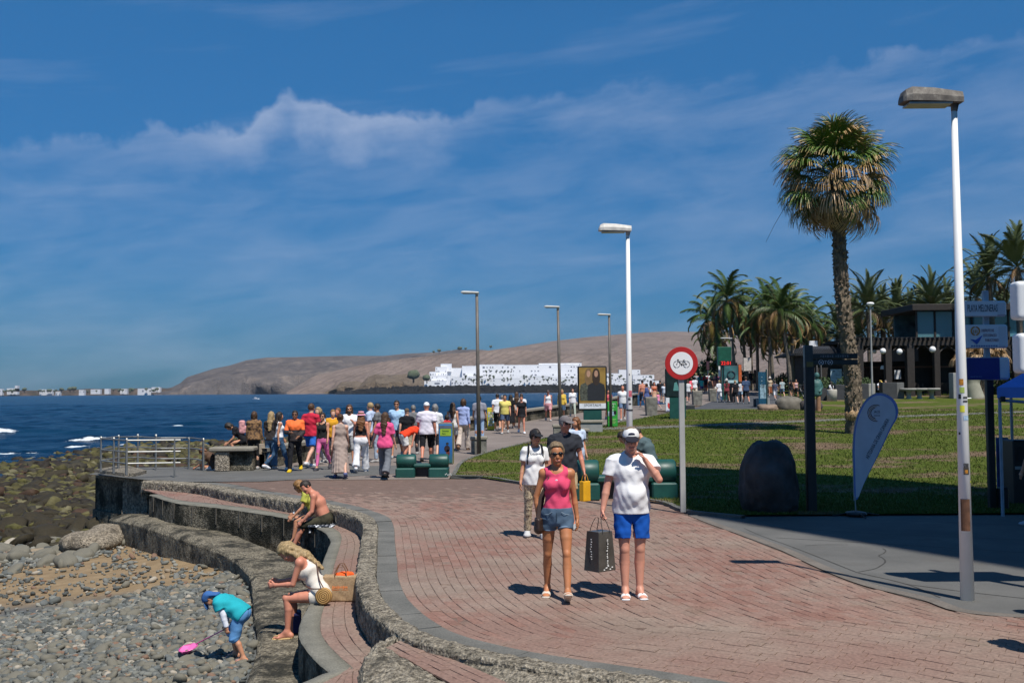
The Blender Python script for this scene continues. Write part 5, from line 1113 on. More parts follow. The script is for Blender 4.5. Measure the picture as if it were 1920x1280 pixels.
            end = {'skirt': J['pel'] * .35 + kn * .65, 'midi': kn * .5 + an * .5, 'maxi': an * .93 + kn * .07, 'mini': J['pel'] * .6 + kn * .4}[kind]; spr = abs(J['ankL'][1] - J['ankR'][1]) * .35
            wd_ = {'skirt': .19, 'midi': .22, 'maxi': .22, 'mini': .18}[kind] * k * w
            c_.t(J['pel'] - V3(0, 0, .02), end, (.165 * k * w, .13 * k * w), (wd_, wd_ * .8 + spr * .5), k=.04, flat=True, pleat=13)
            c_.build('skirt', m, rt_, min(h, .02), [(J['waist'] - V3(0, 0, .0), (0, 0, 1))], wri, 1)
    if shoes:
        kind, col = shoes[0], shoes[1]; m = cloth(col)
        for n in 'LR':
            q = Sd(); h_, t_, fd = J['heel' + n], J['toe' + n], J['fd' + n]; side = nrm(np.cross(fd, V3(0, 0, 1))); up_ = np.cross(side, fd)
            if kind == 'shoe': foot(q, J, n, k, 1, .012); q.build('shoe', m, rt_, min(h, .014), [(J['ank' + n] + V3(0, 0, .012), (0, 0, 1))])
            else:
                lo_ = -.024 * k; q.t(h_ + up_ * lo_ - fd * .015, t_ + up_ * (-.014 * k) + fd * .015, (.036 * k, .012 * k), (.045 * k, .012 * k), k=.01, u=tuple(side)); 
                sd_ = q.build('sandal', m if kind != 'slide' else m, rt_, min(h, .009))
                q = Sd(); ba = t_ - fd * .055 * k
                if kind == 'slide': q.t(ba - fd * .035 * k + up_ * .004, ba + fd * .02 * k, (.050 * k, .036 * k), (.052 * k, .030 * k), k=.01, flat=True, u=tuple(side))
                else:
                    q.c(ba + up_ * .018 + side * .04 * k, t_ + up_ * .015, .006 * k + .001, k=.003); q.c(ba + up_ * .018 - side * .04 * k, t_ + up_ * .015, .006 * k + .001, k=.003); q.c(ba + up_ * .026 + side * .04 * k, ba + up_ * .026 - side * .04 * k, .007 * k, k=.003)
                q.build('strap', m, rt_, min(h * .8, .007))
    rt_['_J'] = 0; del rt_['_J']
    return rt_, J
def world(rt_, p):                                      # a point of the figure in the place
    a = rt_.rotation_euler[2]; p = rotz(a) @ np.array(p, float); return p + np.array(rt_.location)
# ================================================================ PALMS
def m_frond(name, g1, g2, tipc, tip=.75, dead=(.30, .18, .08)):
    t = NT(name); at_ = t.attr('along'); rn = t.rnd(); n = t.noise(3, 3); ge = t.n.new('ShaderNodeNewGeometry'); ri = ge.outputs['Random Per Island']
    c = t.mix(n, g1, g2); f = t.math('MULTIPLY', t.math('SUBTRACT', t.math('ADD', at_, t.math('MULTIPLY', ri, .5)), tip), 3.5, clamp=True); c = t.mix(f, c, tipc)
    t.fin(c, .5, spec=.4); return t.m
def fan_frond(seed, fold=1.0, droop=1.0, R0=.95, pet=1.1, nb=36, spread=3.3):
    r_ = np.random.default_rng(seed); v, f, al = [], [], []
    def addq(p, q, w0, w1, a0, a1, sd):
        b = len(v); v.extend([p - sd * w0, p + sd * w0, q + sd * w1, q - sd * w1]); f.append((b, b + 1, b + 2, b + 3)); al.extend([a0, a0, a1, a1])
    n = 6; pts = [np.array([0, pet * i / n, .10 * sin(i / n * 2)]) for i in range(n + 1)]
    for a, b in zip(pts[:-1], pts[1:]): addq(a, b, .022, .018, 0, 0, np.array([1, 0, 0.])); addq(a, b, .015, .013, 0, 0, np.array([0, 0, 1.]))
    hub = pts[-1]
    for i in range(nb):
        th = (i / (nb - 1) - .5) * spread + r_.normal(0, .03); d = np.array([sin(th), cos(th), .0]); L_ = R0 * (1 - .16 * abs(th)) * r_.uniform(.88, 1.08); up_ = .22 * cos(th * 2.2) * fold; p = hub.copy(); ns = 5; sdv = np.array([cos(th), -sin(th), 0.]); wv = .021
        for s in range(ns):
            t0, t1 = s / ns, (s + 1) / ns; dz = up_ * (1 - t1) - droop * 1.25 * t1 ** 2.0 * r_.uniform(.8, 1.2)
            dd = d * (1 - .45 * droop * t1 ** 2) + np.array([0, 0, dz]); q = p + nrm(dd) * L_ / ns; 
            w0 = wv * (sin(min(1, t0 * 1.4 + .25) * pi * .8) + .1); w1 = wv * (sin(min(1, t1 * 1.4 + .25) * pi * .8)) * (1 - t1 * .55) + .003
            tw = np.array([0, 0, (.5 if i % 2 else -.5)]); addq(p, q, w0, w1, t0, t1, nrm(sdv + tw * .8)); p = q
    return np.array(v), f, al
def pinnate(seed, L_=2.8, nl=34, arch=1.0, leaf=.55, droop=.6, w_=.028, stiff=.0, sweep=.0):
    r_ = np.random.default_rng(seed); v, f, al = [], [], []
    def addq(p, q, w0, w1, a0, a1, sd):
        b = len(v); v.extend([p - sd * w0, p + sd * w0, q + sd * w1, q - sd * w1]); f.append((b, b + 1, b + 2, b + 3)); al.extend([a0, a0, a1, a1])
    n = 14; P = []; p = np.zeros(3); ang = .35
    for i in range(n + 1):
        P.append(p.copy()); t = i / n; a = ang - arch * 1.7 * t ** 1.4; p = p + np.array([sweep * t * .3, cos(a), sin(a)]) * L_ / n
    P = np.array(P)
    for i in range(n): addq(P[i], P[i + 1], .030 * (1 - i / n * .7), .030 * (1 - (i + 1) / n * .7), 0, 0, np.array([1, 0, 0.])); addq(P[i], P[i + 1], .02 * (1 - i / n * .7), .02 * (1 - (i + 1) / n * .7), 0, 0, np.array([0, 0, 1.]))
    for i in range(nl):
        t = .12 + .88 * i / nl; x = t * n; k = min(int(x), n - 1); b0 = P[k] + (P[k + 1] - P[k]) * (x - k); T = nrm(P[k + 1] - P[k]); ll = leaf * (sin(pi * min(1, t * .85 + .12)) ** .6) * r_.uniform(.85, 1.1)
        for s in (-1, 1):
            side = np.array([s, 0, 0.]); upv = np.cross(side * s, T); d = nrm(side * (.9 - .35 * t) + T * (.55 + .5 * t) + upv * (.28 if stiff else .1) + r_.normal(0, .06, 3)); p = b0.copy()
            for q_ in range(3):
                t0, t1 = q_ / 3, (q_ + 1) / 3; dd = nrm(d + np.array([0, 0, -droop * (t1 ** 1.3) * 1.6])); q = p + dd * ll / 3; sd = nrm(np.cross(dd, np.array([0, 0, 1.]) + side * .5)); addq(p, q, w_ * (1 - t0 * .8), w_ * (1 - t1 * .9), t0, t1, sd); p = q
    return np.array(v), f, al
def fmesh(nm, d, m):
    me = bpy.data.meshes.new(nm); me.from_pydata(d[0].tolist(), [], d[1]); me.materials.append(m); a = me.attributes.new('along', 'FLOAT', 'POINT'); a.data.foreach_set('value', np.array(d[2], np.float32)); me.update(); return me
def place_frond(me, par, base, az, elv, sc=1.0, roll=0, nm='frond'):
    o = link(bpy.data.objects.new(nm, me), par); o.rotation_mode = 'QUATERNION'
    d = Vector((sin(az) * cos(elv), cos(az) * cos(elv), sin(elv))); y = d.normalized(); x = y.cross(Vector((0, 0, 1))); x = x.normalized() if x.length > .01 else Vector((1, 0, 0)); z = x.cross(y)
    M3 = Matrix((x, y, z)).transposed() @ Matrix.Rotation(roll, 3, 'Y'); o.rotation_quaternion = M3.to_quaternion(); o.location = Vector(base); o.scale = (sc,) * 3; return o
def trunk(par, pts, r0_, r1_, m, rings=60, n=16, amp=.04, boots=0, bsz=.16, seed=1, flare=1.25):
    c = cr(pts, rings); v = []; r_ = np.random.default_rng(seed)
    a = np.linspace(0, 2 * pi, n, endpoint=False)
    for i, p in enumerate(c):
        t = i / (rings - 1); rr = (r0_ + (r1_ - r0_) * t) * (1 + (flare - 1) * max(0, 1 - t * 9)); q = np.stack([p[0] + np.cos(a) * rr, p[1] + np.sin(a) * rr, np.full(n, p[2])], 1); nz = vnoise(q, 5, seed) * amp + vnoise(q, 13, seed + 2) * amp * .5; q[:, 0] += np.cos(a) * nz; q[:, 1] += np.sin(a) * nz; v += list(q)
    f = [(i * n + k, i * n + (k + 1) % n, (i + 1) * n + (k + 1) % n, (i + 1) * n + k) for i in range(rings - 1) for k in range(n)]
    o = mesh('trunk', v, f, m, par, True)
    if boots:                                           # old leaf bases standing off the trunk
        q = MB()
        for i in range(boots):
            t = r_.uniform(.02, 1); x = t * (rings - 1); k = min(int(x), rings - 2); p = c[k] + (c[k + 1] - c[k]) * (x - k); an = r_.uniform(0, 2 * pi); rr = (r0_ + (r1_ - r0_) * t) * .93; d = np.array([cos(an), sin(an), 0]); sd = np.array([-sin(an), cos(an), 0]); b0 = p + d * rr; s = bsz * r_.uniform(.6, 1.3) * (.75 + .5 * t)
            tip = b0 + d * s * r_.uniform(.25, .6) + np.array([0, 0, s * r_.uniform(-.7, 1.0)]); w_ = s * .28; v_ = [b0 - sd * w_ - [0, 0, s * .3], b0 + sd * w_ - [0, 0, s * .3], b0 + sd * w_ * .8 + [0, 0, s * .25], b0 - sd * w_ * .8 + [0, 0, s * .25], tip + sd * w_ * .4, tip - sd * w_ * .4]
            q.add(v_, [(0, 1, 4, 5), (3, 5, 4, 2), (1, 2, 4), (0, 5, 3)])
        o2 = q.build('leaf_bases', m, par); tag(o2, kind='stuff')
    return o
t = NT('palm_bark'); n = t.noise(9, 6, .7, sc=(1, 1, .5)); n2 = t.noise(1.2, 4); c = t.ramp(n, [(.3, (.055, .042, .030)), (.5, (.16, .125, .09)), (.7, (.30, .235, .165))]); BARK = t.fin(c, .95, t.bump(n, .9, .05), spec=.1)
BARK2 = M((.14, .115, .085), .9, .35, 8, .5)
# ---- the tall fan palm
GF = m_frond('fan_green', (.055, .12, .016), (.12, .19, .030), (.36, .24, .10), 1.0); GM = m_frond('fan_fading', (.10, .13, .025), (.20, .16, .05), (.42, .26, .11), .55); GD = m_frond('fan_dead', (.30, .18, .075), (.44, .29, .15), (.46, .31, .17), .5)
wp = empty('fan_palm', tuple(G(1604, 814)), 0, 'very tall fan palm with a shaggy crown of green and dead fronds', 'palm tree'); b0 = np.array(wp.location); YP = b0[1]
def rp(x, y): return atY(x, y, YP) - b0
trunk(wp, [rp(1604, 816), rp(1601, 760), rp(1598, 700), rp(1590, 640), rp(1580, 560), rp(1575, 480), rp(1572, 410), rp(1567, 330)], .36, .225, BARK, 150, 22, .045, 1300, .19, 5, 1.15)
fg = [fmesh('frond', fan_frond(i, 1, [.7, 1.0, 1.3][i % 3], R0=1.06), GF) for i in range(5)]; fm = [fmesh('frond', fan_frond(20 + i, .8, 1.25, R0=1.0), GM) for i in range(4)]; fd = [fmesh('frond', fan_frond(40 + i, .3, 1.6, R0=1.0, spread=1.5, nb=16), GD) for i in range(4)]
top = rp(1566, 322); r_ = np.random.default_rng(11); ga = 2.39996
for i in range(112):
    t = i / 111; elv = R(84) - t ** .9 * R(142); az = i * ga + r_.normal(0, .15); base = top + np.array([0, 0, .35 - 1.35 * t]); sc = 1.06 + .36 * sin(pi * min(1, t * 1.1)) + r_.normal(0, .09)
    kind = (fg if r_.random() < .8 else fm) if t < .45 else (fg if r_.random() < .30 else (fm if r_.random() < .70 else fd))
    place_frond(kind[r_.integers(len(kind))], wp, base, az, elv, sc, r_.normal(0, .25))
for i in range(12): place_frond(fd[i % 4], wp, top + np.array([0, 0, r_.uniform(-1.1, -.2)]), r_.uniform(0, 6.28), R(r_.uniform(-65, -5)), r_.uniform(1.1, 1.45), r_.normal(0, .5), 'dead_frond')
for i in range(8): place_frond(fd[i % 4], wp, rp(1598, 705 + 4 * i), r_.uniform(0, 6.28), R(-78), .55, 0, 'dead_frond')
for i in range(10): place_frond(fd[i % 4], wp, rp(1600, 745), -2.6 + r_.normal(0, .7), R(r_.uniform(-80, -50)), .6, 0, 'dead_frond')
for az, l_, e in ((-1.7, 2.6, .5), (1.75, 2.5, .55), (-1.5, 3.0, .1), (.6, 2.2, 1.25)):    # bare flower stalks
    pts = [top + np.array([sin(az) * l_ * s, cos(az) * l_ * s, l_ * (sin(e) * s - (1.0 if e < 1 else .2) * s * s * 1.1)]) for s in np.linspace(0, 1, 9)]; MB().tube(pts, list(np.linspace(.022, .006, 9)), 5).build('flower_stalk', M((.10, .065, .035)), wp)
# ---- feather palms
CG = m_frond('feather_green', (.030, .070, .012), (.075, .115, .022), (.16, .12, .035), 1.05); CM = m_frond('feather_yellow', (.10, .09, .018), (.19, .13, .03), (.26, .15, .05), .6); CD = m_frond('feather_brown', (.13, .075, .03), (.22, .12, .045), (.25, .15, .06), .5)
cg = [fmesh('frond', pinnate(i, 3.7, 34, [.9, 1.15, 1.4][i % 3], .85, .9, .046, sweep=[-.6, .2, .9][i % 3]), CG) for i in range(4)]; cm_ = [fmesh('frond', pinnate(10 + i, 3.3, 30, 1.5, .8, 1.2, .046), CM) for i in range(3)]; cd = [fmesh('frond', pinnate(20 + i, 2.9, 26, 1.7, .7, 1.5, .04), CD) for i in range(3)]
def feather(x, y, xb, Y, sc, lab, grp, kinds, nf, e0, e1, name='palm_tree', tr=.16, seed=0, mt=BARK2, boots=0, dry=.35, lean=0, zb_=None):
    a = px(Y); zg = float(g(Y)) if zb_ is None else zb_; base = np.array([(xb - 960) * a, Y, zg]); topz = EYE + (hx(x) - y) * a; tp = np.array([(x - 960) * a, Y, topz]) - base
    r_ = empty(name, tuple(base), 0, lab, 'palm tree', grp); rr = np.random.default_rng(seed + 100)
    trunk(r_, [(0, 0, -.2), (tp[0] * .15, 0, tp[2] * .33), (tp[0] * .55, 0, tp[2] * .7), tuple(tp)], tr, tr * .72, mt, 40, 9, .015, boots, .12, seed, 1.5)
    G_, M_, D_ = kinds
    for i in range(nf):
        t = i / (nf - 1); elv = e0 + (e1 - e0) * t ** .9; az = i * ga + rr.normal(0, .2); k = G_ if t < 1 - dry or rr.random() < .3 else (M_ if rr.random() < .55 else D_)
        place_frond(k[rr.integers(len(k))], r_, tp + np.array([0, 0, .15 - .3 * t]), az, elv, sc * rr.uniform(.88, 1.1), rr.normal(0, .2))
    return r_
for i, (x, y, xb, Y, lab) in enumerate([(1364, 541, 1378, 90, 'tallest coconut palm at the left of the promenade grove'), (1337, 580, 1352, 95, 'coconut palm with brown skirt at the far left of the grove'), (1391, 572, 1398, 103, 'coconut palm just right of the tallest one in the grove'), (1407, 590, 1409, 106, 'slim coconut palm behind the second trunk of the grove'), (1421, 582, 1420, 101, 'coconut palm in the middle of the grove above the green totem'), (1436, 556, 1449, 90, 'high coconut palm in the middle of the grove with windblown crown'), (1446, 596, 1442, 99, 'low coconut palm with orange brown dead fronds in mid grove'), (1463, 560, 1482, 86, 'high coconut palm with long leaning trunk right of mid grove'), (1484, 568, 1487, 91, 'coconut palm leaning beside the kiosk with dense crown'), (1474, 606, 1478, 104, 'yellowing low coconut palm behind the leaning trunks'), (1495, 590, 1496, 108, 'thin coconut palm behind the kiosk roof'), (1516, 585, 1517, 98, 'coconut palm with spread crown over the kiosk'), (1531, 614, 1531, 112, 'short coconut palm behind the kiosk roof ridge'), (1549, 618, 1549, 116, 'small yellow green palm left of the tall fan palm'), (1343, 612, 1347, 104, 'low brown coconut palm under the leftmost crown')]):
    feather(x, y + 22, xb, Y, .88 if Y < 100 else .80, lab, 'coconut palms in the promenade grove', (cg, cm_, cd), 34, R(80), R(-70), seed=i, tr=.17, dry=.5)
PG = m_frond('date_green', (.065, .095, .032), (.12, .145, .058), (.14, .13, .05), 1.1)
dg = [fmesh('frond', pinnate(60 + i, 4.5, 50, [.55, .8, 1.0][i % 3], .62, .25, .042, stiff=1), PG) for i in range(4)]; dm = [fmesh('frond', pinnate(70 + i, 4.0, 40, 1.3, .6, .6, .04), CM) for i in range(2)]
for i, (x, y, xb, Y, sc, lab) in enumerate([(1630, 562, 1632, 104, .98, 'big date palm right behind the fan palm trunk'), (1684, 572, 1686, 108, .92, 'date palm between the two taller ones behind the pergola'), (1748, 558, 1748, 106, .92, 'date palm rising over the glass pavilion'), (1600, 590, 1601, 118, .88, 'grey green date palm half hidden by the fan palm trunk'), (1658, 600, 1660, 116, .8, 'lower date palm behind the thin lamp post'), (1790, 590, 1792, 112, .8, 'drooping date palm behind the white lamp post'), (1858, 500, 1864, 92, .92, 'high date palm above the direction signs'), (1912, 482, 1915, 88, 1.0, 'high date palm at the right edge of the picture'), (1885, 560, 1885, 110, .7, 'small date palm behind the direction signs'), (1612, 612, 1613, 110, .85, 'low date palm just right of the fan palm trunk'), (1656, 585, 1657, 112, .9, 'date palm filling the gap left of the glass pavilion'), (1706, 590, 1707, 112, .9, 'date palm directly left of the glass pavilion roof'), (1775, 566, 1776, 114, .9, 'date palm crown touching the white lamp post'), (1728, 575, 1729, 118, .9, 'farther date palm above the pavilion roof'), (1572, 606, 1573, 112, .85, 'date palm just left of the fan palm trunk'), (1835, 540, 1836, 105, .9, 'date palm left of the high right pair')]):
    feather(x, y + 18, xb, Y, sc * .95, lab, 'date palms behind the restaurant', (dg, dm, cd), 46, R(86), R(-38), 'date_palm', .30, 200 + i, BARK2, 120, .18)
# small bushes near the kiosk and palms
def bush(p, s, m, lab, n=420, seed=1):
    rr = np.random.default_rng(seed); v = []; f = []
    for i in range(n):
        d = nrm(rr.normal(0, 1, 3)); c = d * np.array(s) * rr.uniform(.55, 1.05) ** .7; c[2] = abs(c[2]); a = rr.normal(0, 1, 3); a = nrm(a) * .12 * s[0]; b = nrm(np.cross(a, d)) * .05 * s[0]; k = len(v); v += [c - a, c - b, c + a, c + b]; f.append((k, k + 1, k + 2, k + 3))
    o = mesh('bush', v, f, m, None); o.location = Vector(p); return tag(o, lab, 'bush')
BG = M((.035, .06, .018), .7, .4, 3); BG2 = M((.05, .085, .02), .7, .4, 3)
# ================================================================ STREET FURNITURE AND BUILDINGS
WPAINT = M((.82, .82, .80), .4, .04, 3, .03); GREYM = M((.30, .30, .29), .5, .12, 6); DKM = M((.03, .032, .035), .5, .2, 6); BLK = M((.012, .013, .014), .45, .2, 5)
# ---- lamp posts
def head_box(mb, L_, w_, h_):
    v = []; f = []
    prof = [(0, .30 * h_, .55, .5), (.05, 1.0 * h_, .75, .0), (.25, 1.12 * h_, 1, 0), (.75, 1.0 * h_, 1, 0), (1.0, .86 * h_, .85, 0)]
    prof = [(0.0, .45, .6), (.04, .85, .8), (.14, 1.05, .95), (.5, 1.0, 1.0), (1.0, .78, .8)]
    for x, hh, ww in prof: v += [(-x * 0 - L_ * (1 - x), -w_ / 2 * ww, 0.0), (-L_ * (1 - x), -w_ / 2 * ww, hh * h_ * .45), (-L_ * (1 - x), -w_ / 2 * ww * .72, hh * h_), (-L_ * (1 - x), w_ / 2 * ww * .72, hh * h_), (-L_ * (1 - x), w_ / 2 * ww, hh * h_ * .45), (-L_ * (1 - x), w_ / 2 * ww, 0.0)]
    n = len(prof)
    for i in range(n - 1):
        for j in range(6): f.append((i * 6 + j, i * 6 + (j + 1) % 6, i * 6 + 6 + (j + 1) % 6, i * 6 + 6 + j))
    f += [tuple(range(5, -1, -1)), tuple((n - 1) * 6 + j for j in range(6))]
    return mb.add(v, f)
def lamp(x, yb, ytop, xt, rb, rtp, m, hm, label, L_=.62, base=None, hh=.13, Y=None, tiltz=0):
    p = G(x, yb) if Y is None else np.array([(x - 960) * px(Y), Y, float(g(Y))]); r_ = empty('lamp_post', tuple(p), 0, label, 'lamp post', 'lamp posts along the promenade'); t_ = atY(xt, ytop, p[1]) - p
    MB().tube([(0, 0, -.05), tuple(t_ * .5), tuple(t_)], [rb, (rb + rtp) / 2, rtp], 18).build('pole', m, r_, True)
    q = MB(); head_box(q, L_, L_ * .42, hh); o = q.build('lamp_head', hm, r_); o.location = (t_[0] + L_ * .10, t_[1], t_[2] + .06); o.rotation_euler = (0, R(1.5), tiltz)
    MB().tube([tuple(t_ + [0, 0, -.02]), tuple(t_ + [0.01, 0, .09])], [rtp * 1.05, rtp * 1.5], 10).build('bracket', hm, r_)
    o = MB().box((t_[0] - L_ * .45, t_[1], t_[2] + .052), (L_ * .72, L_ * .33, .02)).build('lens', M((.35, .34, .30), .2), r_)
    return r_, t_
RUSTY = NT('weathered_lamp'); n = RUSTY.noise(7, 6, .7); RUSTY = RUSTY.fin(RUSTY.ramp(n, [(.3, (.05, .045, .04)), (.5, (.13, .115, .10)), (.66, (.26, .24, .21))]), .7)
l1, t1 = lamp(1814, 1124, 206, 1789, .072, .031, WPAINT, RUSTY, 'tall white lamp post in the right foreground with stickers and a weathered grey head', .64, hh=.15)
l2, t2 = lamp(1182, 953, 440, 1177, .070, .035, WPAINT, M((.55, .53, .49), .6, .25, 8), 'white lamp post standing behind the couple with a pale head', .62, hh=.13)
MB().tube([tuple(t2 * .355), tuple(t2 * .358 + [0, 0, .01])], .066, 14).build('clamp_band', DKM, l2)
def sticker(par, t_, x, y, wd_, hd, m, Yp, base, rfun, nm='sticker', off=0.0, txt=None):
    """a label wrapped round the pole at photo row y; off = sideways angle"""
    z = atY(x, y, Yp)[2] - base[2]; f = z / t_[2]; c_ = t_ * f; r_ = rfun(f) + .0025; a0 = -pi / 2 + off; da = wd_ / r_ / 2; v = []
    for i in range(6):
        a = a0 - da + 2 * da * i / 5; v += [(c_[0] + r_ * cos(a), c_[1] + r_ * sin(a), z - hd / 2), (c_[0] + r_ * cos(a), c_[1] + r_ * sin(a), z + hd / 2)]
    mesh(nm, v, [(2 * i, 2 * i + 2, 2 * i + 3, 2 * i + 1) for i in range(5)], m, par)
p1 = np.array(l1.location); rf1 = lambda f: .072 + (.031 - .072) * f
YEL = M((.62, .60, .05), .5); ORG = M((.48, .20, .02), .5, .5, 60); RUST = M((.12, .055, .03), .9, .4, 14); STK = M((.06, .06, .065), .6, .9, 70); SKB = M((.35, .48, .62), .6, .4, 50)
for (y, wd_, hd, m, off) in [(716, .045, .065, ORG, -.45), (731, .05, .06, M((.40, .52, .12), .5), -.35), (743, .03, .05, BLK, -.8), (745, .05, .022, STK, .25), (752, .055, .02, STK, .25), (766, .05, .07, YEL, -.4), (783, .06, .05, SKB, .3), (812, .02, .025, BLK, -1.0), (872, .055, .05, STK, .0), (882, .06, .075, M((.05, .04, .03), .6, .4, 40), .0), (883, .03, .035, ORG, .0), (902, .02, .02, YEL, .9)]:
    sticker(l1, t1, 1805, y, wd_, hd, m, p1[1], p1, rf1, off=off)
sticker(l1, t1, 1808, 964, .10, .335, RUST, p1[1], p1, rf1, 'rust_patch', -.35)
p2 = np.array(l2.location); rf2 = lambda f: .070 + (.035 - .070) * f
for (y, wd_, hd, m, off) in [(738, .07, .12, M((.55, .12, .16), .6, .9, 40), .3), (748, .05, .05, STK, -.1), (757, .05, .03, STK, .1), (811, .07, .10, M((.30, .31, .33), .6, .8, 60), .1), (702, .02, .03, STK, 0)]:
    sticker(l2, t2, 1180, y, wd_, hd, m, p2[1], p2, rf2, off=off)
BRP = M((.115, .10, .085), .55, .25, 5)
PALE = M((.50, .50, .47), .5, .1, 6)
for (x, yb, yt, xt, L_, lab, Y) in [(897, 850, 553, 894, .60, 'brown grey lamp post rising from a stone planter behind the man in grey', 36.2), (1050, 0, 579, 1046, .62, 'thin grey lamp post left of the fashion billboard', 43.2), (1144, 0, 593, 1142, .62, 'thin grey lamp post right of the fashion billboard', 50.8), (1372, 0, 636, 1370, .9, 'distant double lamp post beside the green totem', 83)]:
    lamp(x, yb, yt, xt, .075, .05, BRP, PALE, lab, L_, hh=.06, Y=Y)
r_ = empty('lamp_post', (679 * 0 + (1634 - 960) * px(62), 62, float(g(62))), 0, 'thin grey post with a white dish lamp on the far lawn', 'lamp post'); zt = atY(1633, 573, 62)[2] - g(62)
MB().tube([(0, 0, -.1), (0, 0, zt)], [.06, .045], 12).build('pole', GREYM, r_); MB().lathe((0, 0, zt - .05), [(.06, 0), (.12, .06), (.22, .14), (.22, .18), (.16, .24), (.02, .26)], 16).build('lamp_head', WPAINT, r_, True)
# ---- stone planters and small concrete seats
STW = M((.17, .165, .14), .95, .5, 4, .7); STT = m_concrete('planter_top', (.24, .215, .17), (.32, .29, .24), 3)
def planter(x0, x1, y0, y1, label, name='stone_planter', tp=1.0, m=STW, cap=True, dp=None, rim=.11):
    p = G((x0 + x1) / 2, y1); a = px(p[1]); W_, H_ = (x1 - x0) * a, (y1 - y0) * a; dp = dp or W_; r_ = empty(name, (p[0], p[1] + dp / 2, p[2] - .03), 0, label, 'planter')
    MB().box((0, 0, H_ / 2 - .03), (W_ * (.92 if cap else 1), dp * .92, H_ - .05), 0, .02, taper=1 / tp if tp else 1).build('body', m, r_)
    if cap: MB().box((0, 0, H_ - .0), (W_ * 1.04, dp * 1.04, rim), 0, .02).build('rim', STT, r_)
    return r_
planter(882, 913, 820, 851, 'square stone planter at the foot of the brown lamp post by the lawn')
planter(1037, 1060, 797, 832, 'stone planter left of the grey bench below the fashion billboard')
planter(1212, 1233, 745, 779, 'tall stone planter left of the blue and white ice cream sign', tp=.86)
planter(1300, 1317, 733, 759, 'stone planter right of the bicycle sign by the dark path', tp=.86); planter(1331, 1347, 729, 752, 'stone planter nearest the woman in the white suit', tp=.86)
planter(1060, 1105, 805, 829, 'low stone bench with pale slab in front of the fashion billboard', 'stone_bench', m=ROUGHD, dp=.7); planter(1287, 1303, 757, 768, 'low dark stone block right of the bicycle sign pole', 'stone_block', m=DKM, cap=False)
GB = M((.26, .26, .25), .8, .15, 3, .2)
r_ = planter(1082, 1132, 789, 811, 'light grey concrete base with projecting slab under the fashion billboard', 'concrete_plinth', m=GB, dp=.8); planter(1418, 1444, 744, 763, 'grey concrete box beside the blue glass panel', 'concrete_box', m=GB, cap=False); planter(1414, 1422, 745, 763, 'dark side block of the grey concrete box', 'concrete_box', m=DKM, cap=False)
# ---- green benches with rolled ends
GRN = NT('green_paint'); n = GRN.noise(3, 6, .65); n2 = GRN.noise(18, 5, .7); c = GRN.ramp(n, [(.3, (.006, .050, .042)), (.7, (.014, .085, .068))]); c = GRN.mix(GRN.ramp(n2, [(.66, (0, 0, 0)), (.72, (1, 1, 1))]), c, (.05, .14, .12)); GRN = GRN.fin(c, .45, GRN.bump(n2, .15, .01))
def bench(xa, xb, yb, H_, label, dgap, rz_=0.0, dep=.8, two=True):
    p = at(xa, yb, 0); q_ = at(xb, yb, 0); a = px(p[1]); Wt = (xb - xa) * a; r_ = empty('green_bench', ((p[0] + q_[0]) / 2, p[1] + dep / 2, 0), rz_, label, 'bench', 'green benches with rolled ends')
    bw_ = dgap
    for s in (-1, 1):
        x = s * (Wt / 2 - bw_ / 2); MB().box((x, 0, H_ * .22), (bw_, dep, H_ * .44), 0, .03).build('end_block', GRN, r_)
        pts = [(x - bw_ / 2, 0, H_ * .70), (x - bw_ / 2 + .03, 0, H_ * .70), (x + bw_ / 2 - .03, 0, H_ * .70), (x + bw_ / 2, 0, H_ * .70)]; rr = H_ * .31; q = MB(); q.tube(pts, [rr * .9, rr, rr, rr * .9], 26); o = q.build('roll', GRN, r_, True); o.scale = (1, 1.05, 1)
    MB().box((0, .02, H_ * .52), (Wt - bw_ * 1.8, dep * .62, H_ * .16), 0, .03).build('seat', GRN, r_)
    MB().box((0, .06, H_ * .22), (Wt - bw_ * 1.9, dep * .30, H_ * .44)).build('support', BLK, r_)
    return r_
b1_ = bench(741, 839, 897, .60, 'dark green bench with rolled ends beside the grey trousered woman', .50); 
q = MB(); [q.box((.62 + i * .03, -.405, .10 + .02 * sin(i * 2)), (.022, .006, .03)) for i in range(6)]; q.build('scribble', M((.5, .55, .52)), b1_)
b2_ = bench(1086, 1290, 951, .80, 'dark green bench with rolled ends behind the man in white, partly in shade', .52)
b2_.location[1] += 1.2
# ---- no cycling sign
sg = empty('no_cycling_sign', tuple(at(1281, 962, 0)), 0, 'round red and white no cycling sign on a grey pole beside the man in white', 'traffic sign'); Ys = sg.location[1]; sb = np.array(sg.location); tc_ = atY(1277, 681, Ys) - sb; RED = M((.42, .018, .016), .4, .08, 4); 
MB().box((0, 0, 1.52), (.10, .05, 3.05 * .985), 0, .008).build('pole', M((.40, .40, .38), .5, .1, 5), sg)
def disc(r0, r1, y, n=48): return [(cos(a) * r1, y, sin(a) * r1) for a in np.linspace(0, 2 * pi, n, endpoint=False)]
dq = MB(); dq.tube([(0, -.055, 0), (0, -.045, 0), (0, -.035, 0)], [.298, .302, .298], 56); o = dq.build('disc', RED, sg); o.location = tc_
o = MB().tube([(0, -.059, 0), (0, -.053, 0)], [.208, .208], 48).build('face', M((.80, .80, .80), .4, .03), sg); o.location = tc_
q = MB(); 
def seg_(a, b, w_=.007): q.tube([(a[0], -.062, a[1]), (b[0], -.062, b[1])], w_ / 1.6, 6)
for sx in (-.088, .088): 
    pr_ = [(sx + cos(a) * .058, -.0615, -.018 + sin(a) * .058) for a in np.linspace(0, 2 * pi, 25)]; q.tube(pr_, .0042, 5, cap=False)
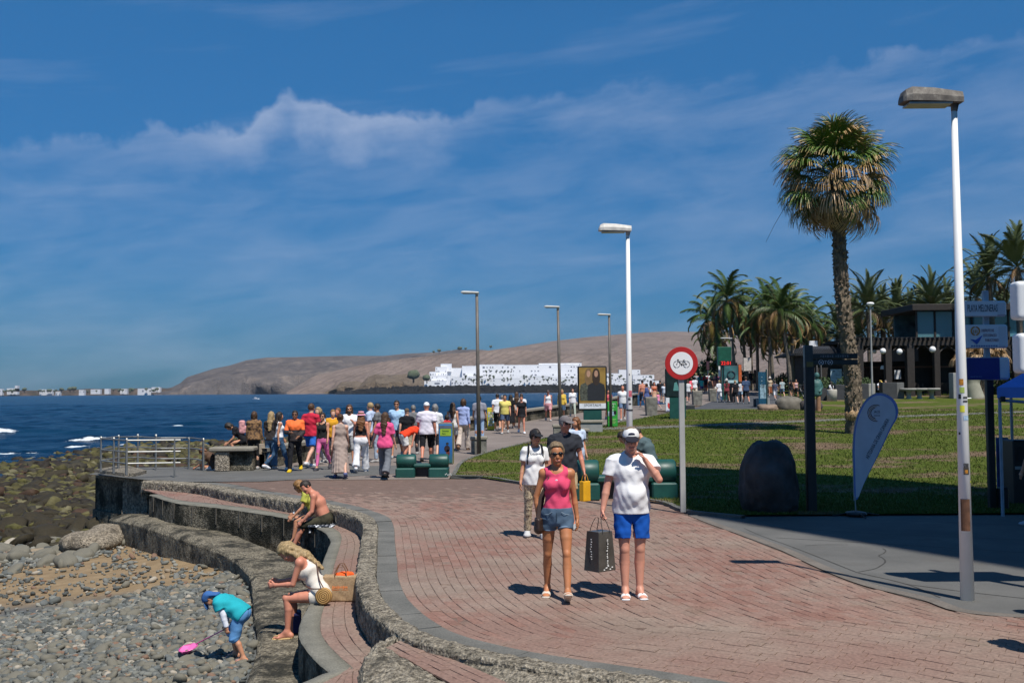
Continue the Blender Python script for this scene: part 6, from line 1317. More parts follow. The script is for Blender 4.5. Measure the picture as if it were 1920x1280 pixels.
hbL, bb_, seatp, hd_ = (-.058, .060), (.002, -.022), (.043, .058), (-.052, .040)
seg_((-.088, -.018), hbL); seg_(hd_, (.040, .038)); seg_(hd_, bb_); seg_(bb_, seatp, .008); seg_((.088, -.018), (.040, .036)); seg_(bb_, (.088, -.018), .008); seg_((.026, .058), (.062, .060), .011); seg_((-.078, .072), (-.046, .066), .009); seg_((-.078, .072), (-.070, .056), .008); seg_(bb_, (.004, -.048), .008); q.tube([(0, -.064, -.022), (0, -.060, -.022)], .016, 12); q.tube([(.088, -.064, -.018), (.088, -.060, -.018)], .011, 10); q.tube([(-.088, -.064, -.018), (-.088, -.060, -.018)], .010, 10)
o = q.build('bicycle_symbol', BLK, sg); o.location = tc_
# ---- big dark standing stone and black finger post
rk = ico(4)[0]; rk = np.sign(rk) * np.abs(rk) ** .75; rk = rk * (1 + .13 * vnoise(rk, 1.6, 2) + .05 * vnoise(rk, 5, 3) + .03 * np.abs(vnoise(rk, 9, 5)))[:, None]
ps_ = at(1458, 968, 0); zt = atY(1455, 822, ps_[1])[2]; hw_ = 52 * px(ps_[1])
vv = rk * [hw_ * 1.02, .55, zt / 2 * 1.05]; vv[:, 2] += zt / 2 * .92; vv[:, 0] *= 1.06 - .30 * np.clip(vv[:, 2] / zt, 0, 1.1) ** 2; vv[:, 0] += .05 * np.clip(vv[:, 2] / zt, 0, 1) * -1
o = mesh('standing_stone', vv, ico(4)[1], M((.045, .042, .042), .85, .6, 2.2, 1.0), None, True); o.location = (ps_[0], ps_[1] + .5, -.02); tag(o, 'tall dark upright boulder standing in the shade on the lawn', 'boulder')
fpq = at(1522, 963, 0); fp = empty('direction_post', tuple(fpq), 0, 'black direction post with two black arms in the shade on the lawn', 'signpost'); Yf = fpq[1]
def fz(y): return atY(1522, y, Yf)[2]
def fx(x, y=680): return atY(x, y, Yf)[0] - fpq[0]
MB().box((0, 0, fz(685) / 2), (.165, .14, fz(685)), 0, .01).build('pole', BLK, fp); MB().box((-.01, 0, fz(668)), (.15, .13, .40), 0, .01).build('pole_cap', M((.02, .025, .03), .3), fp); MB().box((0, -.075, fz(683)), (.12, .012, .09)).build('plate', M((.10, .085, .02), .5), fp)
for (ya, yb, xa) in ((663, 673, 1508), (674.5, 684.5, 1508)):
    MB().box(((fx(xa) + fx(1607)) / 2, -.02, (fz(ya) + fz(yb)) / 2), (fx(1607) - fx(xa), .06, (fz(ya) - fz(yb)) * .97), 0, .008).build('arm', M((.010, .014, .016), .35, .2), fp)
GT = M((.42, .45, .48), .5)
q = MB(); z = fz(668)
for i in range(12): q.box((fx(1538) + i * .042 + (.02 if i > 5 else 0), -.052, z), (.022, .004, .035 * (.7 + .5 * (i % 2))))
q.build('printed_lettering', M((.10, .12, .14), .5), fp)
for xc in (1538, 1555):
    q = MB(); q.tube([(fx(xc) + cos(a) * .042, -.053, fz(679.5) + sin(a) * .042) for a in np.linspace(0, 2 * pi, 17)], .007, 5, cap=False); q.tube([(fx(xc), -.055, fz(679.5)), (fx(xc), -.051, fz(679.5))], .015, 8); q.build('pictogram', GT, fp)
text('T', .085, (fx(1546.5), -.052, fz(679.5)), 0, GT, fp); q = MB(); [q.box((fx(1510) + i * .035, -.052, fz(679)), (.024, .004, .05)) for i in range(4)]; q.build('printed_lettering', M((.12, .16, .22), .5), fp)
# ---- PLAYA MELONERAS sign column
pc_ = at(1866, 957, 0); ms = empty('information_sign', tuple(pc_), 0, 'sign column with three long plates, the top one reading PLAYA MELONERAS', 'sign'); Ym = pc_[1]
def mz(y): return atY(1860, y, Ym)[2]
def mx(x, y=640): return atY(x, y, Ym)[0] - pc_[0]
MB().box((-.05, 0, mz(712) / 2 + .0), (.125, .11, mz(712)), 0, .01).build('post', BLK, ms); MB().box((-.055 + (-.02), 0, (mz(545) + mz(712)) / 2), (.095, .09, mz(545) - mz(712)), 0, .01).build('post_upper', M((.30, .34, .40), .5), ms)
PLT = M((.52, .54, .58), .5, .05, 3); BLU = M((.012, .02, .16), .5, .1, 3)
for i, (x0, x1, xs_, y0, y1) in enumerate([(1804, 1883, 1864, 565, 594), (1804, 1884, 1865, 609, 653), (1805, 1886, 1866, 670, 712)]):
    W_ = mx(x1) - mx(x0); zc, H_ = (mz(y0) + mz(y1)) / 2, mz(y0) - mz(y1)
    MB().box(((mx(x0) + mx(x1)) / 2, -.08, zc), (W_, .14, H_), 0, .035).build('plate', PLT, ms)
    MB().box(((mx(x0) + mx(xs_)) / 2 - .0, -.155, zc), (mx(xs_) - mx(x0), .012, H_ * .96), 0, .004).build('face', BLU if i == 2 else M((.60, .62, .66), .5, .05, 3), ms)
text('PLAYA MELONERAS', .19, ((mx(1811) + mx(1862)) / 2, -.163, mz(579.5)), 0, M((.03, .035, .06), .6), ms, sx_=.33)
ob = M((.42, .18, .03), .6); bb2 = M((.03, .10, .42), .5); tr_ = M((.25, .10, .12), .6)
q = MB(); q.tube([(mx(1822) + cos(a) * .075, -.165, mz(621) + sin(a) * .075) for a in np.linspace(0, 2 * pi, 21)], .014, 6, cap=False)
for s in (-.03, .0, .03): q.box((mx(1822) + s, -.165, mz(622)), (.014, .006, .06))
q.build('sun_emblem', ob, ms)
wv_ = [(mx(1812), mz(636)), (mx(1822), mz(637.5)), (mx(1835), mz(629)), (mx(1829), mz(640)), (mx(1824), mz(646)), (mx(1818), mz(641))]; MB().prism(wv_, -.172, -.164).build('wave_emblem', bb2, ms)
for i, (s, xo) in enumerate((('DISFRUTE DE', 1845), ('ESTE ESPACIO', 1849), ('PUBLICITARIO', 1852.5))): text(s, .075, (mx(xo), -.164, mz(620.5 + 9 * i)), 0, tr_, ms, sx_=.52)
text('928 150 434', .055, (mx(1847), -.164, mz(648)), 0, tr_, ms, sx_=.9) if 0 else None
q = MB(); [q.box((mx(1815) + i * .045, -.163, mz(649)), (.03, .004, .028)) for i in range(11)]; [q.box((mx(1812) + i * .03, -.164, mz(706)), (.018, .004, .02)) for i in range(7)]; q.build('printed_lettering', M((.10, .14, .30), .6), ms)
# ---- nearer white sign boxes at the right edge
yb_ = 11.4; s2 = empty('sign_column', (6.15, yb_, 0), 0, 'white rounded sign boxes on a column cut off by the right edge', 'sign'); WB = M((.70, .72, .74), .45, .06, 3)
for (xl, y0, y1) in ((1900, 528, 600), (1902, 625, 700)):
    x0_ = atY(xl, 600, yb_)[0]; z0_, z1_ = atY(1910, y1, yb_)[2], atY(1910, y0, yb_)[2]; Sd().bx((0, 0, 0), ((6.75 - x0_) / 2, .10, (z1_ - z0_) / 2), .045).build('box', WB, s2, .014).location = ((x0_ + 6.75) / 2 - 6.15, 0, (z0_ + z1_) / 2)
MB().box((0, .0, 1.85), (.09, .09, 3.9), 0, .01).build('post', GREYM, s2)
# ---- blue canopy with its panel and dark stall
cp = at(1905, 955, 0); cb = empty('canopy_tent', (cp[0] + .9, 19.6, 0), 0, 'blue canopy stall with thin legs at the right edge behind the sign column', 'canopy'); BF = M((.10, .22, .62), .8, .1, 3)
ox, oy = cb.location[0], 19.6
def cx_(x, y, Y): p = atY(x, y, Y); return p - np.array([ox, oy, 0])
e0 = cx_(1869, 726, 18.6); zlo = cx_(1869, 746, 18.6)[2]; zed = cx_(1869, 726, 18.6)[2]; W_ = 3.0
cor = [(e0[0], -1.0), (e0[0] + W_, -1.0), (e0[0] + W_ + 1.6, 2.0), (e0[0] + 1.6, 2.0)]; v = [(x, y, zed) for x, y in cor] + [(x, y, zlo) for x, y in cor] + [(e0[0] + W_ / 2 + .8, .5, zed + .85)]
mesh('canopy', v, [(0, 1, 8), (1, 2, 8), (2, 3, 8), (3, 0, 8), (0, 4, 5, 1), (1, 5, 6, 2), (2, 6, 7, 3), (3, 7, 4, 0)], BF, cb)
for x, y in cor: MB().box((x + .07 * (1 if x < 1 else -1), y + .06, zed / 2), (.045, .045, zed), 0, .005).build('leg', M((.30, .34, .40), .5), cb)
MB().tube([(e0[0] + .1, -.95, zlo - .04), (e0[0] + W_ - .1, -.95, zlo - .28), (e0[0] + W_, -.95, zlo - .04)], .03, 6).build('brace', M((.16, .22, .36), .5), cb); MB().box((e0[0] + .10, -.97, zlo - .02), (.09, .09, .10), 0, .01).build('joint', BLK, cb)
pnl = empty('display_board', tuple(at(1884, 940, 0)), 0, 'blue display panel under the canopy beside the sign column', 'panel'); pY = pnl.location[1]; pz = atY(1884, 820, pY)[2]; MB().box((0, .05, pz / 2), (.24, .03, pz), 0, .005).build('board', M((.02, .08, .26), .6, .4, 5), pnl); q = MB(); [q.box((.02, .032, .35 + i * .07), (.10, .004, .04)) for i in range(5)]; q.build('printed_lettering', M((.25, .28, .30), .6), pnl)
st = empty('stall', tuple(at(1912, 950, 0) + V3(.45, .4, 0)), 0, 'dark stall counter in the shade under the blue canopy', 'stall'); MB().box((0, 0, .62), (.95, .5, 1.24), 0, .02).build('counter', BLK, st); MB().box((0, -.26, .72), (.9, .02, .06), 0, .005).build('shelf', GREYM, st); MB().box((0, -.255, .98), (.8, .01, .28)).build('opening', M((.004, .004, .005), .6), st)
o = MB().box((0, 0, .22), (.16, .2, .44), 0, .03).build('weight_bag', BLK); o.location = tuple(at(1881, 958, 0)); tag(o, 'black weight bag at the foot of the sign column', 'bag')
# ---- teardrop flag
fb = at(1605, 968, 0); fl = empty('feather_flag', tuple(fb), 0, 'white teardrop advertising flag with blue edge standing in the shade', 'flag'); Yg = fb[1]
def fq(x, y): p = atY(x, y, Yg) - fb; return (p[0], p[2])
outl = [fq(x, y) for x, y in [(1602, 938), (1600.5, 880), (1600, 830), (1605, 790), (1613, 768), (1626, 748), (1645, 737), (1662, 739), (1677, 750), (1684, 768), (1683, 780), (1672, 800), (1660, 825), (1648, 850), (1633, 880), (1618, 910), (1608, 935)]]
oc = cr([(a, 0, b) for a, b in outl], 60); cen_ = oc.mean(0)
MB().prism([(p[0], p[2]) for p in oc], -.006, .006).build('border', M((.16, .22, .50), .8, .08), fl)
MB().prism([(cen_[0] + (p[0] - cen_[0]) * .91, cen_[2] + (p[2] - cen_[2]) * .955) for p in oc], -.011, .011).build('cloth', M((.50, .52, .58), .8, .08, 4), fl)
MB().tube([(p[0] - .005, 0, p[2]) for p in oc[:32]], .010, 6).build('rod', GREYM, fl); MB().tube([(0, 0, .02), (-.01, 0, .35)], .012, 6).build('spigot', GREYM, fl)
for a in (.1, 1.7, 3.2, 4.8): MB().tube([(0, 0, .09), (cos(a) * .2, sin(a) * .2, .06), (cos(a) * .42, sin(a) * .42, .02)], .010, 5).build('leg', BLK, fl)
MB().lathe((0, 0, .02), [(.17, 0), (.19, .03), (.17, .06), (.06, .08)], 16).build('base_weight', BLK, fl)
NV = M((.03, .03, .05), .7)
px0, pz0 = fq(1622, 865); px1, pz1 = fq(1668, 779); ang = math.atan2(pz1 - pz0, px1 - px0); text('ARTESANIA DE GRAN CANARIA', .098, ((px0 + px1) / 2, -.013, (pz0 + pz1) / 2), 0, NV, fl, ry=-ang, sx_=.56)
ex, ez = fq(1642, 774); text('MICE', .065, (ex + .02, -.013, ez + .03), 0, NV, fl, sx_=.8) if 0 else None
for rr, a0_, a1_, mm in ((.145, pi * .35, pi * 1.55, M((.16, .08, .06), .7)), (.118, pi * .45, pi * 1.5, M((.35, .22, .12), .7)), (.092, pi * .55, pi * 1.45, M((.12, .06, .05), .7))): MB().tube([(ex + cos(a) * rr, -.014, ez + sin(a) * rr) for a in np.linspace(a0_, a1_, 14)], .007, 4).build('logo_arc', mm, fl)
text('ACE', .062, (ex + .02, -.013, ez + .02), 0, NV, fl, sx_=.9); q = MB(); [q.box((ex - .03 + i * .022, -.014, ez - .045), (.015, .004, .014)) for i in range(5)]; q.build('printed_lettering', NV, fl)
# ---- billboards and boards on the promenade
def board(x0, x1, y0, y1, yg, name, label, frame, face, post=None, rad=.06, dp=.16, cat='billboard', Y=None):
    p = G((x0 + x1) / 2, yg) if Y is None else np.array([((x0 + x1) / 2 - 960) * px(Y), Y, float(g(Y))]); a = px(p[1]); r_ = empty(name, tuple(p), 0, label, cat); z0_, z1_ = atY(960, y1, p[1])[2] - p[2] + (RO * 0), atY(960, y0, p[1])[2] - p[2]; xm = (x0 + x1) / 2 - 960; z0_ += RO * xm * a * -1 * -1 * 0; 
    c0_ = atY((x0 + x1) / 2, (y0 + y1) / 2, p[1]) - p; W_, H_ = (x1 - x0) * a, (y1 - y0) * a
    MB().box((c0_[0], 0, c0_[2]), (W_, dp, H_), 0, rad).build('frame', frame, r_); MB().box((c0_[0], -dp / 2 - .004, c0_[2]), (W_ * .90, .012, H_ * .93), 0, .003).build('poster', face, r_)
    if post: MB().box((c0_[0], 0, (c0_[2] - H_ / 2) / 2), (W_ * post[0], dp * .7, c0_[2] - H_ / 2 + .1), 0, .01).build('post', post[1], r_)
    return r_, c0_, W_, H_, dp
FBK = M((.008, .009, .010), .3); t = NT('poster_gold'); n = t.noise(2.2, 5); FGO = t.fin(t.ramp(n, [(.3, (.16, .09, .02)), (.7, (.40, .25, .06))]), .4)
r_, c_, W_, H_, dp = board(1083, 1138, 686, 769, 806, 'fashion_billboard', 'tall black framed fashion billboard showing two women, lettered SPORTALM', FBK, FGO, (.62, GRN))
MB().box((c_[0], -dp / 2 - .014, c_[2] - H_ * .40), (W_ * .90, .01, H_ * .12)).build('lettered_strip', M((.66, .68, .72), .5), r_)
text('SPORTALM', H_ * .078, (c_[0], -dp / 2 - .022, c_[2] - H_ * .385), 0, NV, r_, sx_=1.0)
for s, hc, cc, off in ((-1, (.20, .12, .05), (.07, .075, .055), .0), (1, (.035, .02, .012), (.015, .017, .022), .03)):   # two printed figures, flat
    xx_ = c_[0] + s * W_ * .13; y_ = -dp / 2 - .013 - (.002 if s > 0 else 0); pr = [(-.21, -.66), (-.23, -.2), (-.20, .10), (-.07, .22), (.07, .22), (.20, .10), (.23, -.2), (.21, -.66)]
    MB().prism([(xx_ + a * W_ * 1.35, c_[2] + b * H_ * .47 + .03 * H_) for a, b in pr], y_ - .003, y_).build('printed_figure', M(cc, .6, .9 if s < 0 else .2, 12), r_)
    MB().prism([(xx_ + sin(a) * W_ * .13, c_[2] + H_ * .30 + cos(a) * H_ * .15 - (H_ * .09 if cos(a) < 0 else 0)) for a in np.linspace(0, 2 * pi, 18, endpoint=False)], y_ - .004, y_ - .003).build('printed_hair', M(hc, .6), r_)
    MB().prism([(xx_ + sin(a) * W_ * .065, c_[2] + H_ * .325 + cos(a) * H_ * .075) for a in np.linspace(0, 2 * pi, 16, endpoint=False)], y_ - .006, y_ - .005).build('printed_face', M((.42, .24, .16), .6), r_)
GSN = M((.02, .26, .03), .5, .15, 3)
r_, c_, W_, H_, dp = board(1138, 1158, 752, 800, 801, 'board_sign', "green pavement board reading Paddy's Irish Bar beside the fashion billboard", GSN, M((.03, .33, .04), .5, .1), None, .01, .06, 'board')
for i, s in enumerate(("Paddy's", 'Irish', 'Bar')): text(s, H_ * .11, (c_[0], -.045, c_[2] + H_ * (.40 - .115 * i)), 0, WPAINT, r_, sx_=.8)
MB().box((c_[0] - .05, -.045, c_[2] + H_ * .02), (W_ * .6, .008, H_ * .18)).build('picture', M((.30, .42, .50), .5, .7, 8), r_); MB().box((c_[0] + W_ * .25, -.046, c_[2] + H_ * .06), (W_ * .25, .01, H_ * .14)).build('picture', BLK, r_); q = MB(); [q.box((c_[0], -.046, c_[2] - H_ * (.2 + .05 * i)), (W_ * (.7 - .2 * (i % 2)), .006, H_ * .015)) for i in range(4)]; q.build('printed_lettering', M((.4, .6, .2)), r_)
# zoo park board
t = NT('board_blue'); sp_ = t.n.new('ShaderNodeSeparateXYZ'); t.l.new(t.tc.outputs['Generated'], sp_.inputs[0]); SKYB = t.fin(t.ramp(sp_.outputs[2], [(0, (.03, .12, .10)), (.35, (.02, .12, .38)), (1, (.04, .22, .50))]), .4)
r_, c_, W_, H_, dp = board(823, 850, 792, 869, 869, 'park_board', 'grey framed display board reading Palmitos Park with a bird picture beside the lawn', M((.13, .13, .11), .6, .3, 6), SKYB, None, .02, .5, 'display board')
MB().box((c_[0] + W_ * .0, -dp / 2 - .016, c_[2] + H_ * .27), (W_ * .76, .01, H_ * .17)).build('title_box', M((.28, .42, .03), .5), r_); MB().box((c_[0], -dp / 2 - .014, c_[2] + H_ * .40), (W_ * .86, .01, H_ * .07)).build('title_box', M((.10, .12, .16), .5), r_)
for i, s in enumerate(('Palmitos', 'Park')): text(s, H_ * .058, (c_[0] - (W_ * .12 if i else 0), -dp / 2 - .026, c_[2] + H_ * (.305 - .065 * i)), 0, M((.02, .12, .04)), r_, sx_=.8)
for (a, b, rx_, rz_, cc) in ((.10, -.12, .20, .08, (.02, .01, .012)), (.16, -.22, .12, .08, (.12, .02, .01)), (.04, -.30, .18, .05, (.45, .25, .2)), (.12, .0, .10, .03, (.02, .02, .02)), (-.05, -.40, .3, .04, (.30, .35, .30))): mesh('picture', [(c_[0] + W_ * a + cos(q_) * W_ * rx_, -dp / 2 - .016, c_[2] + H_ * b + sin(q_) * H_ * rz_) for q_ in np.linspace(0, 2 * pi, 14, endpoint=False)], [tuple(range(14))], M(cc, .6, .4, 20), r_)
MB().box((c_[0] + W_ * .5 - .02, -.02, c_[2]), (.05, dp * .8, H_ * .98)).build('edge_strip', M((.20, .19, .03), .5), r_)
# dark billboard behind the cycling sign, ice cream board, bin
r_, c_, W_, H_, dp = board(1247, 1287, 690, 745, 768, 'lamp_billboard', 'dark billboard with a teal picture half hidden behind the no cycling sign', FBK, M((.012, .022, .022), .3, .5, 3), (.6, GRN), Y=57)
MB().prism([(c_[0] - .03 + a * .30, c_[2] - .42 + b * .42) for a, b in ((-.4, 0), (-.2, 1), (.2, 1.1), (.75, 0))], -dp / 2 - .02, -dp / 2 - .012).build('picture', M((.10, .28, .26), .5), r_)
r_, c_, W_, H_, dp = board(1248, 1262.5, 733, 771, 771, 'ice_cream_board', 'white and light blue ice cream board with a red flame mark under the dark billboard', M((.55, .60, .66), .5), M((.72, .74, .76), .5, .05), None, .01, .05, 'board')
MB().box((c_[0], -.036, c_[2] + H_ * .33), (W_ * .86, .006, H_ * .26)).build('picture', M((.05, .36, .55), .5), r_); MB().box((c_[0], -.040, c_[2] + H_ * .36), (W_ * .4, .006, H_ * .12)).build('picture', M((.5, .45, .08), .5), r_); MB().prism([(c_[0] + a * W_, c_[2] + b * H_) for a, b in ((-.28, -.22), (-.22, -.05), (-.05, -.12), (.05, .0), (.25, -.1), (.28, -.25), (.12, -.36), (-.12, -.36))], -.045, -.038).build('flame_mark', M((.62, .05, .05), .5), r_); q = MB(); [q.box((c_[0] - W_ * .3 + i * W_ * .15, -.04, c_[2] - H_ * .45), (W_ * .1, .006, H_ * .035)) for i in range(5)]; q.build('printed_lettering', M((.05, .1, .4)), r_)
r_, c_, W_, H_, dp = board(1263.5, 1286, 732, 742, 766, 'yellow_sign_box', 'yellow sign strip on a green box right of the ice cream board', M((.55, .38, .02), .5), M((.60, .42, .02), .5, .1), (.9, GRN), .01, .3, 'box', Y=58)
# far totem, billboards, glass panel, flags
r_, c_, W_, H_, dp = board(1345, 1371, 650, 686, 727, 'totem', 'tall green information totem with red digits in front of the palm grove', M((.01, .07, .04), .4), M((.012, .09, .05), .4, .4, 3), (.4, GRN), .03, .3, 'totem', Y=80)
EM = bpy.data.materials.new('red_display'); EM.use_nodes = True; e_ = EM.node_tree.nodes['Principled BSDF']; e_.inputs['Base Color'].default_value = (.5, .01, .01, 1); e_.inputs['Emission Color'].default_value = (1, .03, .02, 1); e_.inputs['Emission Strength'].default_value = 1.0
MB().box((c_[0] + .1, -.16, c_[2] - H_ * .36), (W_ * .95, .05, H_ * .24)).build('display', BLK, r_); text('22:01', .36, (c_[0] + .1, -.20, c_[2] - H_ * .36), 0, EM, r_, sx_=1.0, ext=.01)
r_, c_, W_, H_, dp = board(1356, 1385, 685, 720, 738, 'watch_billboard', 'framed teal billboard with a round dial picture in the crowd', FBK, M((.05, .13, .13), .3, .6, 1.5), (.5, FBK), Y=76)
MB().tube([(c_[0] + cos(a) * .26, -.10, c_[2] + .0 + sin(a) * .26) for a in np.linspace(0, 2 * pi, 21)], .05, 5, cap=False).build('dial', M((.02, .03, .035), .4), r_); MB().box((c_[0], -.10, c_[2] - H_ * .36), (W_ * .8, .01, H_ * .14)).build('picture', M((.45, .62, .62), .5), r_)
board(1393, 1409, 670, 696, 722, 'portrait_billboard', 'small pale billboard with a dark figure far back under the palms', FBK, M((.55, .50, .46), .5, .2), (.3, FBK), Y=98)[0]; board(1384.5, 1390.5, 683, 716, 736, 'orange_banner', 'narrow orange banner beside the teal billboard', M((.10, .03, .02)), M((.55, .12, .03), .5, .4), (.4, FBK), .01, .08, 'banner', Y=77)
board(1347, 1350.5, 684, 706, 730, 'white_banner', 'slim white banner flag left of the teal billboard', WPAINT, WPAINT, (.4, GREYM), .01, .05, 'banner', Y=81); board(1324.5, 1330, 677, 693, 725, 'pink_banner', 'small pink banner above the distant crowd', M((.45, .12, .10)), M((.55, .20, .16), .5, .3), (.3, GREYM), .01, .05, 'banner', Y=92)
gl_ = NT('tinted_glass'); gl_.put(gl_.b.inputs['Transmission Weight'], .75); gl_.fin((.05, .20, .34), .08); GLS = gl_.m
p = G(1430, 764); gp_ = empty('map_stand', tuple(p), 0, 'tall blue glass information panel with a green post by the path', 'panel'); a = px(p[1]); MB().box((0, 0, 37 * a), (15 * a, .03, 60 * a)).build('glass', GLS, gp_); MB().box((8 * a, 0, 36 * a), (2.2 * a, .12, 72 * a), 0, .01).build('post', M((.02, .06, .06), .4), gp_); q = MB(); [q.box((.0 - 1 * a, -.025, (57 - 7 * i) * a), (3 * a, .01, 1 * a)) for i in range(3)]; [q.box((.0 - 1 * a, -.025, (57 - 7 * i) * a), (1 * a, .01, 3 * a)) for i in range(3)]; q.box((1 * a, -.025, 30 * a), (11 * a, .01, 26 * a)); q.build('printed_map', M((.22, .33, .38), .6, .9, 5), gp_)
# yellow postcard rack
p = G(921, 806); yr_ = empty('card_rack', tuple(p), 0, 'yellow rack of pictures standing beside the parapet left of the man in white', 'rack'); a = px(p[1]); MB().box((0, 0, 21 * a), (15 * a, .25, 42 * a), 0, .02).build('frame', M((.58, .48, .03), .5), yr_)
me = None
for i in range(5):
    for j in range(3): o = MB().box(((j - 1) * 4 * a, -.13, (10 + i * 5.5) * a), (3 * a, .02, 4.2 * a)).build('card', M([(.25, .40, .55), (.5, .5, .48), (.2, .3, .2)][(i + j) % 3], .5, .5, 20), yr_)
# boulders by the path
for i, (x0, x1, y0, y1, cc, lab) in enumerate([(1425, 1462, 759, 771, (.20, .145, .105), 'low tan boulder at the edge of the lawn'), (1459, 1512, 744, 770, (.14, .125, .10), 'large grey brown boulder in the middle of the rock group'), (1498, 1512, 756, 769, (.22, .19, .13), 'small pale boulder leaning on the large one'), (1507, 1547, 751, 772, (.055, .045, .042), 'dark boulder behind the wooden logs')]):
    p = G((x0 + x1) / 2, y1 - 1); a = px(p[1]); sh_ = stone_shape(70 + i, ico(2)[0], .22, 3); o = mesh('boulder', sh_ * [(x1 - x0) * a / 2, (x1 - x0) * a / 3, (y1 - y0) * a * .62], ico(2)[1], M(cc, .9, .4, 2, .6), None, True); o.location = (p[0], p[1] + .8, p[2] + (y1 - y0) * a * .36); tag(o, lab, 'boulder')
# verdigris statue on logs
p = G(1528, 772); stt = empty('statue', (p[0] + .15, p[1] + .3, p[2]), 0, 'weathered green metal figure standing on two upright wooden logs', 'statue'); a = px(p[1])
lg = M((.30, .16, .085), .85, .3, 6, .3); MB().tube([(-7 * a, 0, -.1), (-7 * a, 0, 36 * a)], .10, 10).build('log', lg, stt); MB().tube([(5 * a, 0, -.1), (5 * a, 0, 38 * a)], .13, 10).build('log', lg, stt)
q = Sd(); q.t((3 * a, 0, 34 * a), (3 * a, 0, 52 * a), (.28, .2), (.30, .2)); q.t((3 * a, 0, 50 * a), (3 * a, 0, 60 * a), (.30, .2), (.12, .1)); q.e((3 * a, 0, 68 * a), (.15, .17, .20)); q.c((8 * a, 0, 58 * a), (12 * a, -.05, 46 * a), .09, .07); q.c((12 * a, -.05, 46 * a), (6 * a, -.2, 38 * a), .07, .06); q.c((-2 * a, 0, 58 * a), (-6 * a, 0, 44 * a), .09, .07); q.build('figure', M((.045, .13, .12), .6, .4, 5), stt, .03)
# ================================================================ RESTAURANT
BR = M((.022, .017, .014), .7, .3, 4); DGR = M((.035, .037, .040), .7, .2, 3); LGR = M((.30, .29, .26), .8, .1, 3)
YR = 84.0; zR = float(g(YR)); a = px(YR)
def rx(x): return (x - 960) * a
def rz_(x, y, Y=YR): return atY(x, y, Y)[2]
rest = empty('restaurant_pergola', (rx(1720), YR, zR), 0, 'dark timber pergola restaurant with white globe lamps at the back of the lawn', 'restaurant')
def RL(x, y, dY=0): Y = YR + dY; p = atY(x, y, Y); return np.array([p[0] - rx(1720), dY, p[2] - zR])
X0, X1 = RL(1603, 640)[0], RL(1935, 640)[0]; zt0, zt1 = RL(1700, 637)[2], RL(1700, 648)[2]
for dY in (0, 4.5, 9): MB().box(((X0 + X1) / 2, dY, (zt0 + zt1) / 2), (X1 - X0, .3, zt0 - zt1), 0, .02).build('beam', BR, rest)
me = None
for i in range(38):
    x = X0 + (X1 - X0) * (i + .5) / 38
    if me is None: o = MB().box((0, 4.5, 0), (.12, 10.2, .22)).build('rafter', BR, rest); me = o.data
    else: o = link(bpy.data.objects.new('rafter', me), rest)
    o.location = (x, 0, zt0 + .06)
MB().box(((X0 + X1) / 2 + .2, 5.5, zt0 + .24), (X1 - X0 - .4, 8, .08)).build('roof_cover', BR, rest)
for xc, w_ in ((1612, 12), (1665, 12), (1706, 14), (1756, 11), (1800, 11), (1850, 12), (1905, 12)):
    for dY in (0, 9): p = RL(xc, 700, dY); MB().box((p[0], dY, zt1 / 2), (w_ * a, w_ * a, zt1), 0, .02).build('post', BR, rest)
    for s in (-1, 1): MB().tube([(RL(xc, 700)[0], 0, zt1 - 1.0), (RL(xc, 700)[0] + s * .35, 0, zt1 - .45), (RL(xc, 700)[0] + s * .9, 0, zt1)], .07, 6).build('brace', BR, rest)
for xc, yc, r__ in ((1640, 659, 4), (1655.5, 658, 5.5), (1686.5, 659, 5.5), (1748.5, 655, 6), (1708, 663, 4)):
    p = RL(xc, yc, -.5 if r__ > 5 else 3); o = mesh('globe_lamp', ico(2)[0] * r__ * a + p, ico(2)[1], WPAINT, rest, True); MB().tube([tuple(p), (p[0], p[1], zt1)], .02, 4).build('lamp_rod', BR, rest)
p = RL(1680, 687); MB().lathe((p[0], 3, p[2]), [(.22, -.15), (.17, .1), (.12, .15)], 10).build('lamp_shade', WPAINT, rest)
BK2 = M((.10, .045, .028), .85, .3, 5)
MB().box((RL(1680, 700, 9)[0], 9.5, 1.5), (11, .3, 3.0)).build('back_wall', BR, rest); MB().box((RL(1655, 700, 9)[0], 9.3, 1.7), (3.2, .1, 1.5)).build('brick_panel', BK2, rest); MB().box((RL(1700, 690, 9)[0], 9.2, 2.5), (10, .1, .16)).build('shelf', M((.18, .09, .06), .8), rest); MB().box((RL(1850, 700, 9)[0], 9.6, 1.6), (9, .3, 3.2)).build('back_wall', BR, rest)
MB().box((RL(1683, 702, 2)[0], 2, 1.75), (12 * a, .08, 17 * a)).build('menu_board', M((.50, .52, .54), .5, .4, 3), rest)
# glass upper storey
gx = empty('glass_pavilion', (rx(1800) * 94 / 84, 94, float(g(94))), 0, 'dark roofed glass pavilion on the upper storey behind the pergola', 'pavilion')
def GP(x, y, Y=94): return atY(x, y, Y) - np.array(gx.location)
gx0, gx1 = GP(1718, 600)[0], GP(1925, 600)[0]; gz0, gz1, gz2 = GP(1800, 636)[2], GP(1800, 583)[2], GP(1800, 571)[2]
MB().box(((gx0 + gx1) / 2 - .2, 3, (gz1 + gz2) / 2), (gx1 - gx0 + 1.0, 8, (gz2 - gz1)), 0, .04).build('roof', BR, gx); MB().box(((gx0 + gx1) / 2, 3.2, gz0 / 2 - .1), (gx1 - gx0, 7, gz0), 0, .02).build('lower_storey', BR, gx)
PG_ = NT('pavilion_glass'); PG_.put(PG_.b.inputs['Transmission Weight'], .6); PG_.fin((.20, .42, .46), .06); PGm = PG_.m
nb2 = 6
for i in range(nb2 + 1): x = gx0 + (gx1 - gx0) * i / nb2; MB().box((x, 0, (gz0 + gz1) / 2), (.16, .16, gz1 - gz0)).build('mullion', BR, gx)
